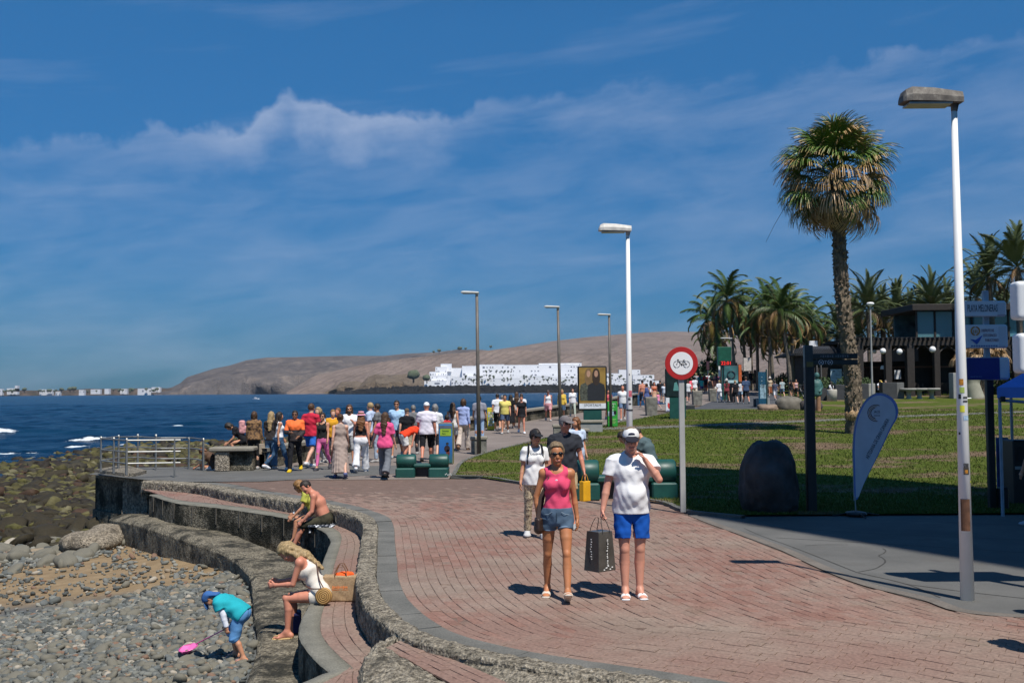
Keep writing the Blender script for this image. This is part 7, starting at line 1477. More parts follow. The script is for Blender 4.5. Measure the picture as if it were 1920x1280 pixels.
for i in range(nb2): x = gx0 + (gx1 - gx0) * (i + .5) / nb2; MB().box((x, .02, (gz0 + gz1) / 2), ((gx1 - gx0) / nb2 - .16, .03, gz1 - gz0)).build('pane', PGm, gx)
MB().box(((gx0 + gx1) / 2, .05, gz0 + .9), (gx1 - gx0, .05, .06)).build('handrail', BR, gx); MB().box(((gx0 + gx1) / 2, 5.5, (gz0 + gz1) / 2), (gx1 - gx0, .2, gz1 - gz0)).build('inner_wall', M((.10, .17, .18), .6, .6, 1), gx)
for x in (1752, 1765): p = GP(x, 606, 96); mesh('white_parasol', IV * [.75, .5, .6] + p, IF, WH2, gx)
# kiosk with tiled roof
YK = 90.0; kb_ = np.array([(1545 - 960) * px(YK), YK, float(g(YK))]); kk = empty('kiosk', tuple(kb_), 0, 'dark kiosk with stepped black tiled hip roof between the palms and the tall fan palm', 'kiosk')
def KP(x, y): return atY(x, y, YK) - kb_
zA, zB, zC = KP(1545, 664)[2], KP(1545, 657)[2], KP(1545, 648)[2]; xa, xb = KP(1484, 664)[0], KP(1606, 664)[0]; TIL = M((.020, .021, .024), .6, .4, 9, .4)
def hip(x0, x1, y0, y1, z0, z1, ins, nm): MB().add([(x0, y0, z0), (x1, y0, z0), (x1, y1, z0), (x0, y1, z0), (x0 + ins, y0 + ins, z1), (x1 - ins, y0 + ins, z1), (x1 - ins, y1 - ins, z1), (x0 + ins, y1 - ins, z1), (x0, y0, z0 - .12), (x1, y0, z0 - .12), (x1, y1, z0 - .12), (x0, y1, z0 - .12)], [(0, 1, 5, 4), (1, 2, 6, 5), (2, 3, 7, 6), (3, 0, 4, 7), (4, 5, 6, 7), (8, 9, 1, 0), (9, 10, 2, 1), (10, 11, 3, 2), (11, 8, 0, 3), (11, 10, 9, 8)]).build(nm, TIL, kk)
hip(xa, xb, -1, 6, zA, zB + .12, 1.0, 'roof'); hip(xa + .85, xb - .85, -.1, 5.2, zB + .08, zC, 1.0, 'roof_top')
q = MB()
for i in range(34): q.tube([(xa + .1 + i * (xb - xa - .2) / 33, -1.04, zA + .02), (xa + .1 + i * (xb - xa - .2) / 33 * .96 + .1, -.02, zB + .14)], .045, 5)
tag(q.build('roof_tiles', TIL, kk), kind='stuff')
MB().box(((xa + xb) / 2 + .3, 2.5, zA / 2), (xb - xa - 1.8, 6, zA), 0, .02).build('wall', BR, kk)
for i in range(5): MB().box((xa + .9 + i * .35, -.6, zA / 2), (.09, .09, zA)).build('post', M((.10, .10, .105), .6), kk)
for (x0, x1, y0, y1, m) in ((1553, 1573, 692, 722, M((.45, .58, .64), .5, .25, 4)), (1574.5, 1584, 697, 708, M((.01, .012, .02), .5))): p0, p1_ = KP(x0, y1), KP(x1, y0); MB().box(((p0[0] + p1_[0]) / 2, -.7, (p0[2] + p1_[2]) / 2), (p1_[0] - p0[0], .06, p1_[2] - p0[2])).build('sign_board', m, kk)
p = KP(1579, 700.5); text('TIM', .30, (p[0], -.76, p[2]), 0, WPAINT, kk); q = MB(); [q.box((p[0] - .15 + i * .1, -.76, p[2] - .22), (.07, .01, .05)) for i in range(4)]; q.build('printed_lettering', WPAINT, kk); p = KP(1564, 696); q = MB(); q.box((p[0] - .25, -.74, p[2]), (.22, .01, .08)); [q.box((p[0] + .1 - .05 * (i % 3), -.74, p[2] - .35 - .22 * i), (.35, .01, .03)) for i in range(4)]; q.build('printed_lettering', M((.08, .12, .2)), kk)
r_ = board(1517, 1533, 639, 654, 700, 'white_notice', 'small white notice board above the kiosk roof', WPAINT, M((.75, .76, .78), .5, .2, 3), (.1, GREYM), .01, .05, 'notice', Y=97)
# planters, seats and counters along the lawn edge
def pbox(x0, x1, y0, y1, Y, m, name, label, cat, d=.8):
    p0 = atY(x0, y1, Y); p1_ = atY(x1, y0, Y); zg = float(g(Y)); r_ = MB().box((0, 0, (p1_[2] - zg) / 2), (p1_[0] - p0[0], d, p1_[2] - zg + .1), 0, .02).build(name, m); r_.location = ((p0[0] + p1_[0]) / 2, Y + d / 2, zg); return tag(r_, label, cat)
pbox(1567, 1592, 722, 748, 78, DGR, 'planter_box', 'dark grey planter box left of the fan palm foot', 'planter'); pbox(1539, 1550, 729, 750, 77, DGR, 'planter_box', 'narrow dark planter box beside the green statue', 'planter'); pbox(1613, 1629, 720, 748, 79, DGR, 'planter_box', 'dark planter box just right of the fan palm trunk', 'planter'); pbox(1629, 1641, 720, 748, 79.3, LGR, 'planter_box', 'pale grey side box behind the thin lamp post', 'planter'); pbox(1655, 1682, 718, 745, 79, DGR, 'planter_box', 'wide dark planter box in front of the seated diners', 'planter'); pbox(1682, 1695, 718, 745, 79.2, M((.13, .13, .125), .8), 'planter_box', 'mid grey end box right of the wide dark planter', 'planter')
pbox(1788, 1800, 700, 742, 79, GREYM, 'grey_cabinet', 'grey metal cabinet right of the pale sail sculpture', 'cabinet'); pbox(1816, 1850, 712, 740, 80, WH2, 'white_board', 'white panels low behind the sign column', 'panel', .1); pbox(1590, 1606, 728, 747, 80, DGR, 'planter_box', 'dark planter box directly behind the fan palm trunk', 'planter')
def lathe_thing(x, y, Y, prof, m, name, label, cat):
    p = np.array([(x - 960) * px(Y), Y, float(g(Y))]); o = MB().lathe((0, 0, 0), prof, 18).build(name, m, None, True); o.location = tuple(p); return tag(o, label, cat)
lathe_thing(1558.5, 750, 76.5, [(.34, 0), (.36, .8), (.33, .86), (.28, .86)], M((.42, .39, .33), .8), 'round_planter', 'pale round concrete tub in front of the kiosk', 'planter')
for i, (x, lab) in enumerate(((1702, 'first pale stone table right of the dark planters'), (1722, 'middle pale stone table under the pergola'), (1745, 'pale stone table nearest the sail sculpture'))): lathe_thing(x, 745, 79, [(.30, 0), (.16, .15), (.18, .6), (.62, .68), (.62, .8), (.55, .82)], LGR, 'stone_table', lab, 'table')
for i, (x, Y) in enumerate([(1636, 85.5), (1700, 86), (1716, 87), (1734, 85.5), (1770, 86), (1645, 88), (1690, 88.5), (1810, 87), (1830, 86)]):
    p = np.array([(x - 960) * px(Y), Y, float(g(Y))]); r_ = empty('cafe_chair', tuple(p), rng.uniform(0, 6), 'dark cafe chair under the pergola', 'chair', 'cafe chairs under the pergola'); MB().box((0, 0, .45), (.45, .45, .06), 0, .01).build('seat', BR, r_); MB().box((0, .22, .72), (.45, .05, .5), 0, .01).build('backrest', BR, r_)
    for sx in (-1, 1):
        for sy in (-1, 1): MB().box((sx * .19, sy * .19, .22), (.04, .04, .44)).build('leg', BR, r_)
# pale sail-like sculpture with dry fronds
sc_ = empty('sail_sculpture', (rx(1768), 79, float(g(79))), 0, 'pale pointed shell shaped sculpture with a white hoop at the right of the pergola', 'sculpture'); s_ = px(79)
q = Sd(); q.t((8 * s_, 0, 2 * s_), (-2 * s_, 0, 40 * s_), (16 * s_, .5), (13 * s_, .4), k=.2); q.c((-4 * s_, 0, 40 * s_), (-10 * s_, 0, 70 * s_), 11 * s_, 1.5 * s_, k=.2); q.c((8 * s_, 0, 40 * s_), (4 * s_, 0, 60 * s_), 11 * s_, 3 * s_, k=.2); q.build('shell', M((.30, .29, .22), .7, .15, 2), sc_, .06)
MB().tube([(-22 * s_, -.3, 0), (-21 * s_, -.3, 30 * s_), (-17 * s_, -.3, 48 * s_), (-12 * s_, -.3, 62 * s_)], .05, 6).build('hoop', WPAINT, sc_); MB().tube([(-22 * s_, -.3, .04), (0, -.3, .04)], .05, 6).build('hoop_foot', WPAINT, sc_)
dp_ = empty('dry_palm', ((1838 - 960) * px(80), 80, float(g(80))), 0, 'short palm stump with hanging dry straw coloured fronds behind the sign column', 'palm tree'); trunk(dp_, [(0, 0, 0), (.1, 0, 1.4), (0, 0, 3.0)], .35, .3, BARK, 20, 12, .05, 60, .2, 9)
for i in range(22): place_frond(cd[i % 3], dp_, (0, 0, 3.0 + .03 * i), i * ga, R(rng.uniform(-25, 40)), .95, 0)
for i in range(14): place_frond(fd[i % 4], dp_, (0, 0, 3.1), i * ga, R(rng.uniform(-20, 30)), 1.3, 0, 'dead_frond')
for (x, y0, Y, s, lab, gm) in ((1513, 722, 84, 1.1, 'dark green shrub in front of the kiosk wall', BG), (1475, 655, 100, 1.7, 'round dark shrub between the leaning palm trunks', BG), (1586, 722, 79, .8, 'low green shrub in the planter by the fan palm', BG2), (1548, 722, 79, .8, 'low green shrub behind the statue', BG2), (1345, 700, 105, 3.2, 'dark green hedge mass behind the totem', BG), (1900, 700, 86, 1.8, 'brownish green shrub under the right palms', BG), (1625, 716, 80, .7, 'small shrub in the planter right of the fan palm', BG2), (1310, 700, 104, 2.0, 'low green bush behind the distant crowd', BG), (1865, 600, 96, 2.6, 'tall dense green bush behind the sign column', BG)):
    z_ = float(g(Y)) if y0 > 690 or x == 1475 else atY(x, y0, Y)[2] - 1; bush(((x - 960) * px(Y), Y + .5, z_ + (.9 if s < 1 else 0)), (s, s, s * 1.0), gm, lab, 900 if s > 1.5 else 420, int(x))
MB().build if 0 else None
# ================================================================ TOWER (just out of view to the right; its shadow falls across the lawn)
def CS(c, s): return (.88 * c - .47 * s, .47 * c + .88 * s)
HT = 30.0; dS = HT / math.tan(SUN_EL); nn = math.hypot(.88, .47)
tw_ = empty('tower', (CS(15.6, 3) + (0,)), 0, 'tall plain stone tower beyond the right edge whose shadow crosses the lawn', 'tower')
poly = [CS(c, s - dS) for c, s in ((11.9, 15.7), (18.2, 25.8), (20.3, 19.8), (20.5, 6.5), (11.8, 6.5))]; bx_, by_ = CS(15.6, 3)
MB().slab([(x - bx_, y - by_) for x, y in poly], 0, HT).build('shaft', m_concrete('tower_stone', (.28, .26, .22), (.36, .33, .28), .5), tw_)
# ================================================================ PEOPLE
BUTTER = M((.62, .58, .50), kind='cloth')
def bag_box(name, p, d, rz, m, label, cat='bag', taper=1.0, handles=True, hcol=None, tilt=0, hl=.16):
    """paper or fabric bag: body, handles; p = top centre"""
    r_ = empty(name, tuple(p), rz, label, cat); mb = MB(); mb.box((0, 0, -d[2] / 2), d, 0, .006, taper=taper); o = mb.build('body', m, r_)
    if handles:
        for s in (-1, 1):
            pts = [(-d[0] * .2, s * d[1] * .45, -.01)] + [(-d[0] * .2 * cos(a), s * d[1] * .45 * (1 - .6 * sin(a)), hl * sin(a)) for a in np.linspace(.2, pi - .2, 7)] + [(d[0] * .2, s * d[1] * .45, -.01)]
            MB().tube(pts, .004, 6).build('handle', hcol or m, r_)
    r_.rotation_euler = (R(tilt), 0, rz); return r_

# ---- woman in the pink top
rt_, J = person(at(1046, 1121), 176, 1.66, 'f', 'bronze', 'blonde woman in a pink tank top and denim shorts walking with a brown shoulder bag',
    dict(lL=(19, 3, 2.5), lR=(-9, 8, 3.5), fL=24, fR=-4, aR=(-2, 17, 24, 70), aL=(-10, 8, 14), head=(8, -10, 3), toe=4, curlR=.5),
    top=('tank', (.70, .075, .16)), bottom=('hot', (.085, .135, .20)), shoes=('slide', (.62, .56, .48)), hair=('bun', 'ash'), glasses=True, w=.97, bust=1.0)
# cuffs and waistband of the shorts
den = cloth((.16, .23, .32)); k = J['k']
for n in 'LR':
    e = J['hip' + n] + (J['kne' + n] - J['hip' + n]) * .315; a = J['hip' + n] + (J['kne' + n] - J['hip' + n]) * .255
    Sd().c(a, e, .086 * k, .091 * k, flat=True).build('cuff', den, rt_, .007)
MB().box((0, .128, J['pel'][2] - .01), (.006, .006, .10)).build('fly_seam', cloth((.05, .08, .12)), rt_)
for s in (-1, 1): MB().tube([(s * .05, .124, J['pel'][2] + .045), (s * .09, .118, J['pel'][2] + .02), (s * .135, .075, J['pel'][2] + .01)], .003, 4).build('pocket_seam', cloth((.28, .36, .44)), rt_)
Sd().t(J['pel'] + V3(0, 0, .055), J['pel'] + V3(0, .0, .088), (.163 * k, .120 * k), (.155 * k, .114 * k), flat=True).build('waistband', den, rt_, .007)
mesh('print', (IV * [.017, .004, .013]) + (J['chest'] + J['A2'] @ V3(0, .114, .072) * k), IF, cloth((.75, .55, .62)), rt_, True)
# her bag and strap
sh = world(rt_, J['shR'] + V3(-.035, .0, .05)); hp_ = world(rt_, J['pel'] + V3(.20, .02, -.06)); hb = rt_
bg_ = empty('shoulder_bag', tuple(hp_), R(176), 'round dark brown leather bag on a wide strap beside the woman in pink', 'bag')
lea = M((.035, .018, .012), .45, .3, 5, .3); q = Sd(); q.t((0, 0, .02), (0, 0, -.09), (.045, .105), (.055, .115), k=.04); q.bx((0, 0, .075), (.05, .11, .05), .02, k=0, sub=True); q.build('body', lea, bg_, .009)
Sd().t((0, 0, .018), (0, 0, .032), (.047, .10), (.045, .098), flat=True).build('flap', M((.09, .05, .03), .5), bg_, .008)
o = rib([np.array([(0, .1, 0), (-.02, .06, .25), (-.10, .065, .42), (-.155, .05, .52), (-.165, 0, .57), (-.155, -.06, .54), (-.07, -.09, .35), (0, -.09, 0)]) + V3(d, 0, 0) for d in (-.018, .018)], 'strap', M((.05, .028, .02), .6), bg_)
# ---- man in the white T-shirt
rt_, J = person(at(1186, 1118), 182, 1.80, 'm', 'pink', 'man in white T-shirt, bright blue shorts and white cap raising a hand to his face',
    dict(lL=(3, 4, -1.6), lR=(5, 6, -1.2), aR=(4, 15, 8, 20), aL=(47, 16, 138, 34), head=(12, 4, 0), toe=6, curlL=.9, curlR=1.5),
    top=('tee', (.80, .79, .80)), bottom=('shorts', (.008, .085, .40)), shoes=('slide', (.75, .73, .72)), hair=('short', 'ash'), hat=('cap', (.74, .73, .72), (.02, .02, .03)), glasses=True, w=1.02, belly=.10)
k = J['k']; Rh, hd = J['Rh'], J['head']
Sd().e(hd + Rh @ V3(0, .082, .085) * k, (.038, .012, .018), Rm=Rh).build('badge', cloth((.03, .035, .07)), rt_, .006)
Sd().e(hd + Rh @ V3(-.0, -.045, .050) * k, np.array((.091, .086, .088)) * k, Rm=Rh).build('cap_mesh', cloth((.20, .17, .15)), rt_, .009, cuts=((hd + Rh @ V3(0, 0, .045) * k, Rh @ V3(0, .1, -1)),))
for n in 'LR':                                          # trefoil-like dark marks on the white slides
    ba = J['toe' + n] - J['fd' + n] * .06 * k + V3(0, 0, .036 * k)
    for dx, dy in ((0, .004), (-.022, -.010), (.022, -.010)): mesh('emblem', IV * [.006, .010, .006] + (ba + V3(dx, dy, -.004 - abs(dx) * .3)), IF, M((.01, .01, .012)), rt_, True)
hp_ = world(rt_, J['wr' + 'R'] + J['hdR'] * .085)
pm = M((.035, .037, .038), .35, .3, 4, .2, spec=.6)
b1 = bag_box('paper_bag', hp_ + V3(-.02, -.02, -.14), (.26, .22, .42), R(40), M((.070, .064, .055), .30, .35, 5, .2), 'large glossy dark grey paper shopping bag held by the man in white', hl=.15, taper=.80, hcol=M((.01, .01, .01)))
MB().add([(-.134, -.112, -.42), (-.134, .112, -.42), (-.108, .09, 0), (-.108, -.09, 0)], [(0, 1, 2, 3)]).build('side_panel', pm, b1)
wt = M((.75, .75, .72), .5)
def scribble(par, x0, z0, z1, yy, n, wdt=.03, hz=False):
    q = MB()
    for i in range(n):
        z = z0 + (z1 - z0) * i / (n - 1) + rng.normal(0, .004); q.box((x0 + rng.normal(0, wdt * .2), yy, z), (wdt * rng.uniform(.4, 1), .003, .012 * rng.uniform(.4, 1.3)), 0)
    q.build('printed_lettering', wt, par)
scribble(b1, .0, -.08, -.38, -.112, 13, .018)
q = MB()
for i in range(9): q.box((-.134, rng.normal(0, .006), -.08 - i * .026), (.003, .016 * rng.uniform(.5, 1.3), .010), 0)
q.build('printed_lettering', wt, b1); q = MB(); [q.box((-.05 + i * .03, -.113, -.40 + .018 * (i % 3)), (.02, .003, .012)) for i in range(5)]; q.build('printed_lettering', wt, b1)

# ---- the couple behind them
rt_, J = person(at(1004, 1008), 186, 1.63, 'f', 'tan', 'woman in white T-shirt, black cap and small backpack walking behind the woman in pink', dict(lL=(12, 6), lR=(-8, 10), aL=(0, 8, 18), aR=(4, 10, 15), head=(4, -18, 0)),
    top=('tee', (.78, .77, .76)), bottom=('trousers', (.40, .33, .24)), shoes=('shoe', (.5, .5, .5)), hair=('tail', 'dark'), hat=('cap', (.018, .02, .025)), glasses=True)
t = NT('leopard'); v = t.vor(38, out=0); c = t.ramp(v, [(.28, (.07, .045, .025)), (.36, (.52, .42, .28))]); t.fin(c, .9); LEOP = t.m
for o in rt_.children:
    if o.name.startswith('trousers'): o.data.materials[0] = LEOP
scr = MB(); [scr.box((-.075 + i * .022, .125, 1.285 + (i % 2) * .002), (.014, .006, .022)) for i in range(8)]; scr.build('printed_lettering', M((.06, .08, .12)), rt_)
k = J['k']; bp = empty('backpack', tuple(world(rt_, J['chest'] + V3(0, -.17, 0))), R(186), 'small black backpack worn by the woman in the black cap', 'backpack')
blk = cloth((.015, .015, .018)); Sd().bx((0, -.02, 0), (.13, .07, .19), .05).build('body', blk, bp, .012)
for s in (-1, 1): MB().tube([(s * .07, .03, .16), (s * .085, .10, .235), (s * .10, .22, .22), (s * .11, .285, .12), (s * .125, .27, -.02), (s * .11, .1, -.15)], .014, 6).build('strap', blk, bp)
rt_, J = person(at(1060, 990), 178, 1.80, 'm', 'red', 'man in dark grey polo shirt, grey cap and beige shorts behind the couple', dict(lL=(10, 6), lR=(-10, 12), aL=(5, 12, 15), aR=(-4, 8, 15), head=(4, -32, 0)),
    top=('polo', (.030, .033, .042)), bottom=('shorts', (.46, .36, .22)), shoes=('shoe', (.3, .3, .3)), hair=('short', 'grey'), hat=('cap', (.16, .145, .15)), glasses=True, w=1.05, belly=.05)
bag_box('paper_bag', world(rt_, J['wrL'] + J['hdL'] * .08 + V3(0, 0, -.10)), (.16, .10, .32), R(40), M((.70, .36, .008), .6), 'small bright yellow paper bag carried by the man in the dark polo shirt', hl=.12)
person(G(1082, 925), 195, 1.62, 'f', 'tan', 'woman with long curly brown hair and pale blue top behind the man in dark polo', dict(lL=(4, 4), lR=(-4, 5), aL=(0, 6, 20), head=(5, 55, 0)), top=('tee', (.50, .58, .72)), bottom=('shorts', (.2, .25, .35)), shoes=('shoe', (.5, .5, .5)), hair=('curly', 'red'))
# ---- on the sea wall
kerbS = V3(0, 0, 0)
p = atf(601, 1130, Z1f); z_ = p[2]
SW_ = dict(sit=True, lL=(86, 88, 3), lR=(84, 84, 4), lean=30, hunch=12, head=(22, -8, 0), aR=(52, 4, 62, 12), aL=(46, 4, 70, 14), curlL=.8, curlR=.8, fL=-4, fR=-4, toe=0)
rt_, J = person((p[0] + .0, p[1] + .10, z_), 86, 1.66, 'f', 'red', 'blonde woman in a white strapless playsuit sitting on the sea wall kerb watching the child', SW_,
    top=('strap', (.72, .66, .58), 1), bottom=('hot', (.72, .66, .58)), shoes=('sandal', (.52, .36, .17)), hair=('long', 'blonde'))
k = J['k']
for s in (-1, 1): MB().tube([J['chest'] + J['A2'] @ V3(s * .06, -.105, .03), J['nb'] + J['A2'] @ V3(s * .08, -.05, -.01), J['chest'] + J['A2'] @ V3(s * .07, .10, .05)], .006, 5).build('shoulder_strap', cloth((.72, .66, .58)), rt_)
for n in 'LR': Sd().t(J['heel' + n] - V3(0, 0, .028), J['toe' + n] - V3(0, 0, .022), (.040, .020), (.048, .018), flat=True, u=(1, 0, 0)).build('platform_sole', cloth((.50, .34, .16)), rt_, .008)
hpw = world(rt_, J['pel'] + V3(-.235, -.08, .0))
rb = empty('round_bag', tuple(hpw), R(86), 'round woven straw bag on a brown strap at the hip of the seated blonde woman', 'bag')
t = NT('woven_straw'); wv = t.n.new('ShaderNodeTexWave'); wv.wave_type = 'RINGS'; wv.inputs['Scale'].default_value = 14; t.l.new(t.tc.outputs['Object'], wv.inputs[0]); t.fin(t.ramp(wv.outputs['Fac'], [(.2, (.22, .11, .03)), (.7, (.48, .28, .09))]), .7, t.bump(wv.outputs['Fac'], .5, .01)); STRAW = t.m
q = MB(); q.tube([(-.035, 0, 0), (-.03, 0, 0), (.03, 0, 0), (.035, 0, 0)], [.085, .098, .098, .085], 24); q.build('body', STRAW, rb, True)
wl_ = lambda q: tuple(rotz(-R(86)) @ (world(rt_, q) - np.array(hpw)))
A_ = J['A2']; MB().tube([tuple(p) for p in cr([(0, 0, .09), wl_(J['waist'] + J['A1'] @ V3(-.125, -.09, .02)), wl_(J['chest'] + A_ @ V3(-.03, -.135, .02)), wl_(J['nb'] + A_ @ V3(.10, -.06, -.03)), wl_(J['nb'] + A_ @ V3(.11, .03, -.03)), wl_(J['chest'] + A_ @ V3(.03, .15, 0)), wl_(J['waist'] + J['A1'] @ V3(-.13, .07, 0)), (-.03, .02, .09)], 40)], .008, 6).build('strap', M((.10, .05, .035), .6), rb)
# jute bag beside her
p = atf(628, 1128, Z1f); jb = empty('beach_bag', (p[0] + .06, p[1] + .08, z_), 0, 'square jute beach bag with an orange cloth inside standing on the brick terrace', 'bag')
jt = NT('jute'); n1_ = jt.noise(120, 2, .5, sc=(1, 1, .3)); n2_ = jt.noise(120, 2, .5, sc=(.3, .3, 1)); jt.fin(jt.ramp(jt.math('MULTIPLY', jt.math('ADD', n1_, n2_), .5), [(.35, (.26, .165, .085)), (.65, (.42, .29, .165))]), .9, jt.bump(n1_, .4, .004)); JUTE = jt.m
Sd().bx((0, 0, .155), (.215, .075, .155), .02).build('body', JUTE, jb, .008, wrinkle=.002)
Sd().e((.03, 0, .305), (.12, .05, .045)).e((.09, .01, .32), (.06, .04, .03)).build('cloth', cloth((.85, .12, .025)), jb, .009, wrinkle=.004, ws=2)
for s in (-1, 1): MB().tube([(-.07, s * .065, .24), (-.06, s * .07, .36), (-.02, s * .06, .44), (.03, s * .055, .44), (.07, s * .06, .37), (.08, s * .066, .24)], .0075, 6).build('handle', M((.20, .10, .05), .6), jb)
q = MB(); q.box((0, -.077, .145), (.20, .002, .004))
for i in range(9): q.box((-.085 + i * .021, -.077, .175), (.013, .003, .022 + .012 * (i % 3 == 0)))
q.build('printed_lettering', M((.80, .22, .05), .8), jb)
# blue bag in the shade of the kerb
p = atf(551, 1188, Z2f); Sd_ = MB(); Sd_.box((0, 0, .13), (.10, .22, .26), .2, .015); o = Sd_.build('blue_bag', M((.010, .014, .09), .7)); o.location = (p[0] + .02, p[1] + .1, -.70); tag(o, 'dark blue bag standing on the lower step in the shade of the kerb', 'bag')
# child
p = at(452, 1238, -.80)
BJ = dict(lean=56, hunch=14, lR=(36, 50, 3), lL=(12, 40, 3), head=(10, 0, 0), aR=(0, 8, 10), aL=(0, 8, 10), toe=4, fR=-2)
rt_, J = person((p[0] - .0, p[1], p[2]), 84, 1.04, 'm', 'tan', 'small child in blue sun hat and turquoise top bending over with a net',
    dict(BJ, aL=(28, 3, 12), aR=(48, 4, 16), curlL=1.2, curlR=1.2), top=('tee', (.02, .36, .42)), bottom=('long_shorts', (.12, .30, .58)), shoes=('flip', (.70, .42, .40)), hair=('short', 'brown'), hat=('sun', (.045, .13, .34)), w=1.15, h=.0075)
k = J['k']; slv = Sd(); arms(slv, J, k, 'm', 1.15, .010, 1.9, flat=True); slv.build('sleeves', cloth((.66, .68, .74)), rt_, .008, wrinkle=.002)
hl_ = world(rt_, J['wrR'] + J['hdR'] * .05)
fn = empty('fishing_net', tuple(hl_), 0, 'pink toy fishing net on a thin pole lying over the pebbles', 'toy net'); e_ = at(335, 1222, -.80) - hl_; m_ = at(368, 1206, -.74) - hl_; bk = -(e_) * .13
pk = M((.62, .08, .30), .4); MB().tube([bk, np.zeros(3), m_], .007, 6).build('pole', pk, fn)
d_ = nrm(e_ - m_); sd_ = nrm(np.cross(d_, V3(0, 0, 1))); rr_ = .11; cc_ = m_ + d_ * rr_
MB().tube([cc_ + (d_ * cos(a) + sd_ * sin(a)) * rr_ for a in np.linspace(pi, 3 * pi, 17)], .005, 5, cap=False).build('hoop', pk, fn)
nv = [cc_ + (d_ * cos(a) + sd_ * sin(a)) * rr_ * r__ + V3(0, 0, -.05 * (1 - r__ * r__) + .01 * sin(5 * a)) + d_ * .05 * (1 - r__) for r__ in (.05, .4, .7, 1) for a in np.linspace(0, 2 * pi, 17)[:-1]]
mesh('net', nv, [(i * 16 + j, i * 16 + (j + 1) % 16, (i + 1) * 16 + (j + 1) % 16, (i + 1) * 16 + j) for i in range(3) for j in range(16)], M((.66, .13, .38), .7), fn, True)
# couple sitting further along
p = atf(607, 983, Z1f); zz = p[2]
rt_, J = person((p[0] + .02, p[1], zz), 92, 1.74, 'm', 'red', 'bare-chested man in dark green shorts sitting on the sea wall kerb', dict(sit=True, lR=(84, 66, 6), lL=(80, 60, 5), lean=20, hunch=16, head=(4, -38, 0), aR=(22, 8, 42, 10), aL=(25, 8, 40, 10), fL=-8, fR=-8, toe=0),
    bottom=('long_shorts', (.055, .05, .032)), shoes=('flip', (.72, .70, .68)), hair=('short', 'dark'), w=1.08, belly=.04, h=.011)
p2 = atf(590, 976, Z1f)
rt_, J = person((p2[0] - .02, p2[1] + .30, zz), 96, 1.62, 'f', 'tan', 'woman with ginger hair in a yellow top sitting beside the bare-chested man', dict(sit=True, lR=(80, 78, 6), lL=(78, 70, 6), lean=24, hunch=12, head=(0, 2, 0), aR=(42, 8, 34, 8), aL=(40, 10, 30, 8), fL=-8, fR=-8, toe=0),
    top=('tee', (.52, .52, .10)), bottom=('shorts', (.05, .045, .035)), shoes=('flip', (.7, .6, .6)), hair=('bob', 'ginger'), glasses=True, h=.011)
k = J['k']; w0 = J['wrR'] - J['hdR'] * .02; MB().tube([w0, w0 + J['hdR'] * .03], .032, 10).build('watch', M((.75, .75, .75), .3), rt_)
p = atf(606, 984, Z1f); tw = Sd().bx((0, 0, .01), (.24, .30, .018), .012).bx((-.20, 0, -.05), (.02, .28, .06), .012); t = NT('spotted_towel'); t.fin(t.ramp(t.vor(16, out=0), [(.30, (.80, .82, .85)), (.36, (.012, .018, .03))]), .9); o = tw.build('towel', t.m, None, .012); o.location = (p[0] + .0, p[1] - .02, zz - .005); tag(o, 'black and white spotted towel folded on the kerb under the seated man', 'towel')

# ================================================================ THE CROWD
W1 = dict(lL=(20, 8), lR=(-16, 26), aL=(-16, 7, 18), aR=(16, 7, 20), fR=-18); W2 = dict(lR=(20, 8), lL=(-16, 26), aR=(-16, 7, 18), aL=(16, 7, 20), fL=-18); SD_ = dict(lL=(2, 3, 3), lR=(-2, 4, 3), aL=(4, 7, 16), aR=(0, 8, 14))
WHT, BLKC, GRYC = (.74, .74, .76), (.014, .014, .017), (.16, .16, .165)
def P_(x, yh, yf, face, sex, tone, label, top, bottom, hair, pose=W1, shoes=('shoe', (.35, .34, .33)), hat=None, gl=False, grp=None, w=1.0, belly=0, H=None, add=None, beard=None):
    q = G(x, yf); Hh = H or (yf - yh) * q[1] / F; Hh = float(np.clip(Hh, .9, 1.98)); ps = dict(pose); ps.update(add or {})
    return person(q, face, Hh / (1.03 if hat else 1.0), sex, tone, label, ps, top, bottom, shoes, hair, hat, gl, w=w, belly=belly, group=grp, beard=beard)
NC = 'walkers on the promenade'
q_ = G(455, 872); kz = .70
bb1, J = person((q_[0], q_[1] + .2, .69), 100, 1.62, 'f', 'tan', 'woman in black sitting on the stone bench leaning forward with a pink backpack', dict(sit=True, lR=(88, 80, 4), lL=(84, 100, 4), lean=38, hunch=10, head=(20, 0, 0), aR=(50, 6, 40, 10), aL=(46, 6, 40, 10)), ('tee', BLKC), ('trousers', BLKC), ('shoe', WHT), ('bob', 'dark'))
bq = empty('backpack', tuple(world(bb1, J['chest'] + J['A2'] @ V3(0, -.20, .02))), R(100), 'pink backpack on the back of the woman in black on the bench', 'backpack'); Sd().bx((0, 0, 0), (.15, .09, .21), .06).bx((0, -.08, -.06), (.11, .05, .10), .04, k=.03).build('body', cloth((.62, .30, .30)), bq, .014, wrinkle=.004)
t = NT('leopard_brown'); t.fin(t.ramp(t.noise(16, 3), [(.42, (.055, .028, .014)), (.55, (.23, .125, .05))]), .8); LEO2 = t.m
a_, J = P_(476, 774, 879, 5, 'f', 'fair', 'woman in brown patterned jacket and black trousers looking at the sea', ('jacket', LEO2), ('trousers', BLKC), ('bob', 'brown'), SD_, grp=NC)
bag_box('handbag', world(a_, J['wrR'] + V3(0, 0, -.12)), (.22, .10, .30), 1.2, cloth((.42, .35, .27)), 'beige fabric bag carried by the woman in the brown patterned jacket', hl=.15)
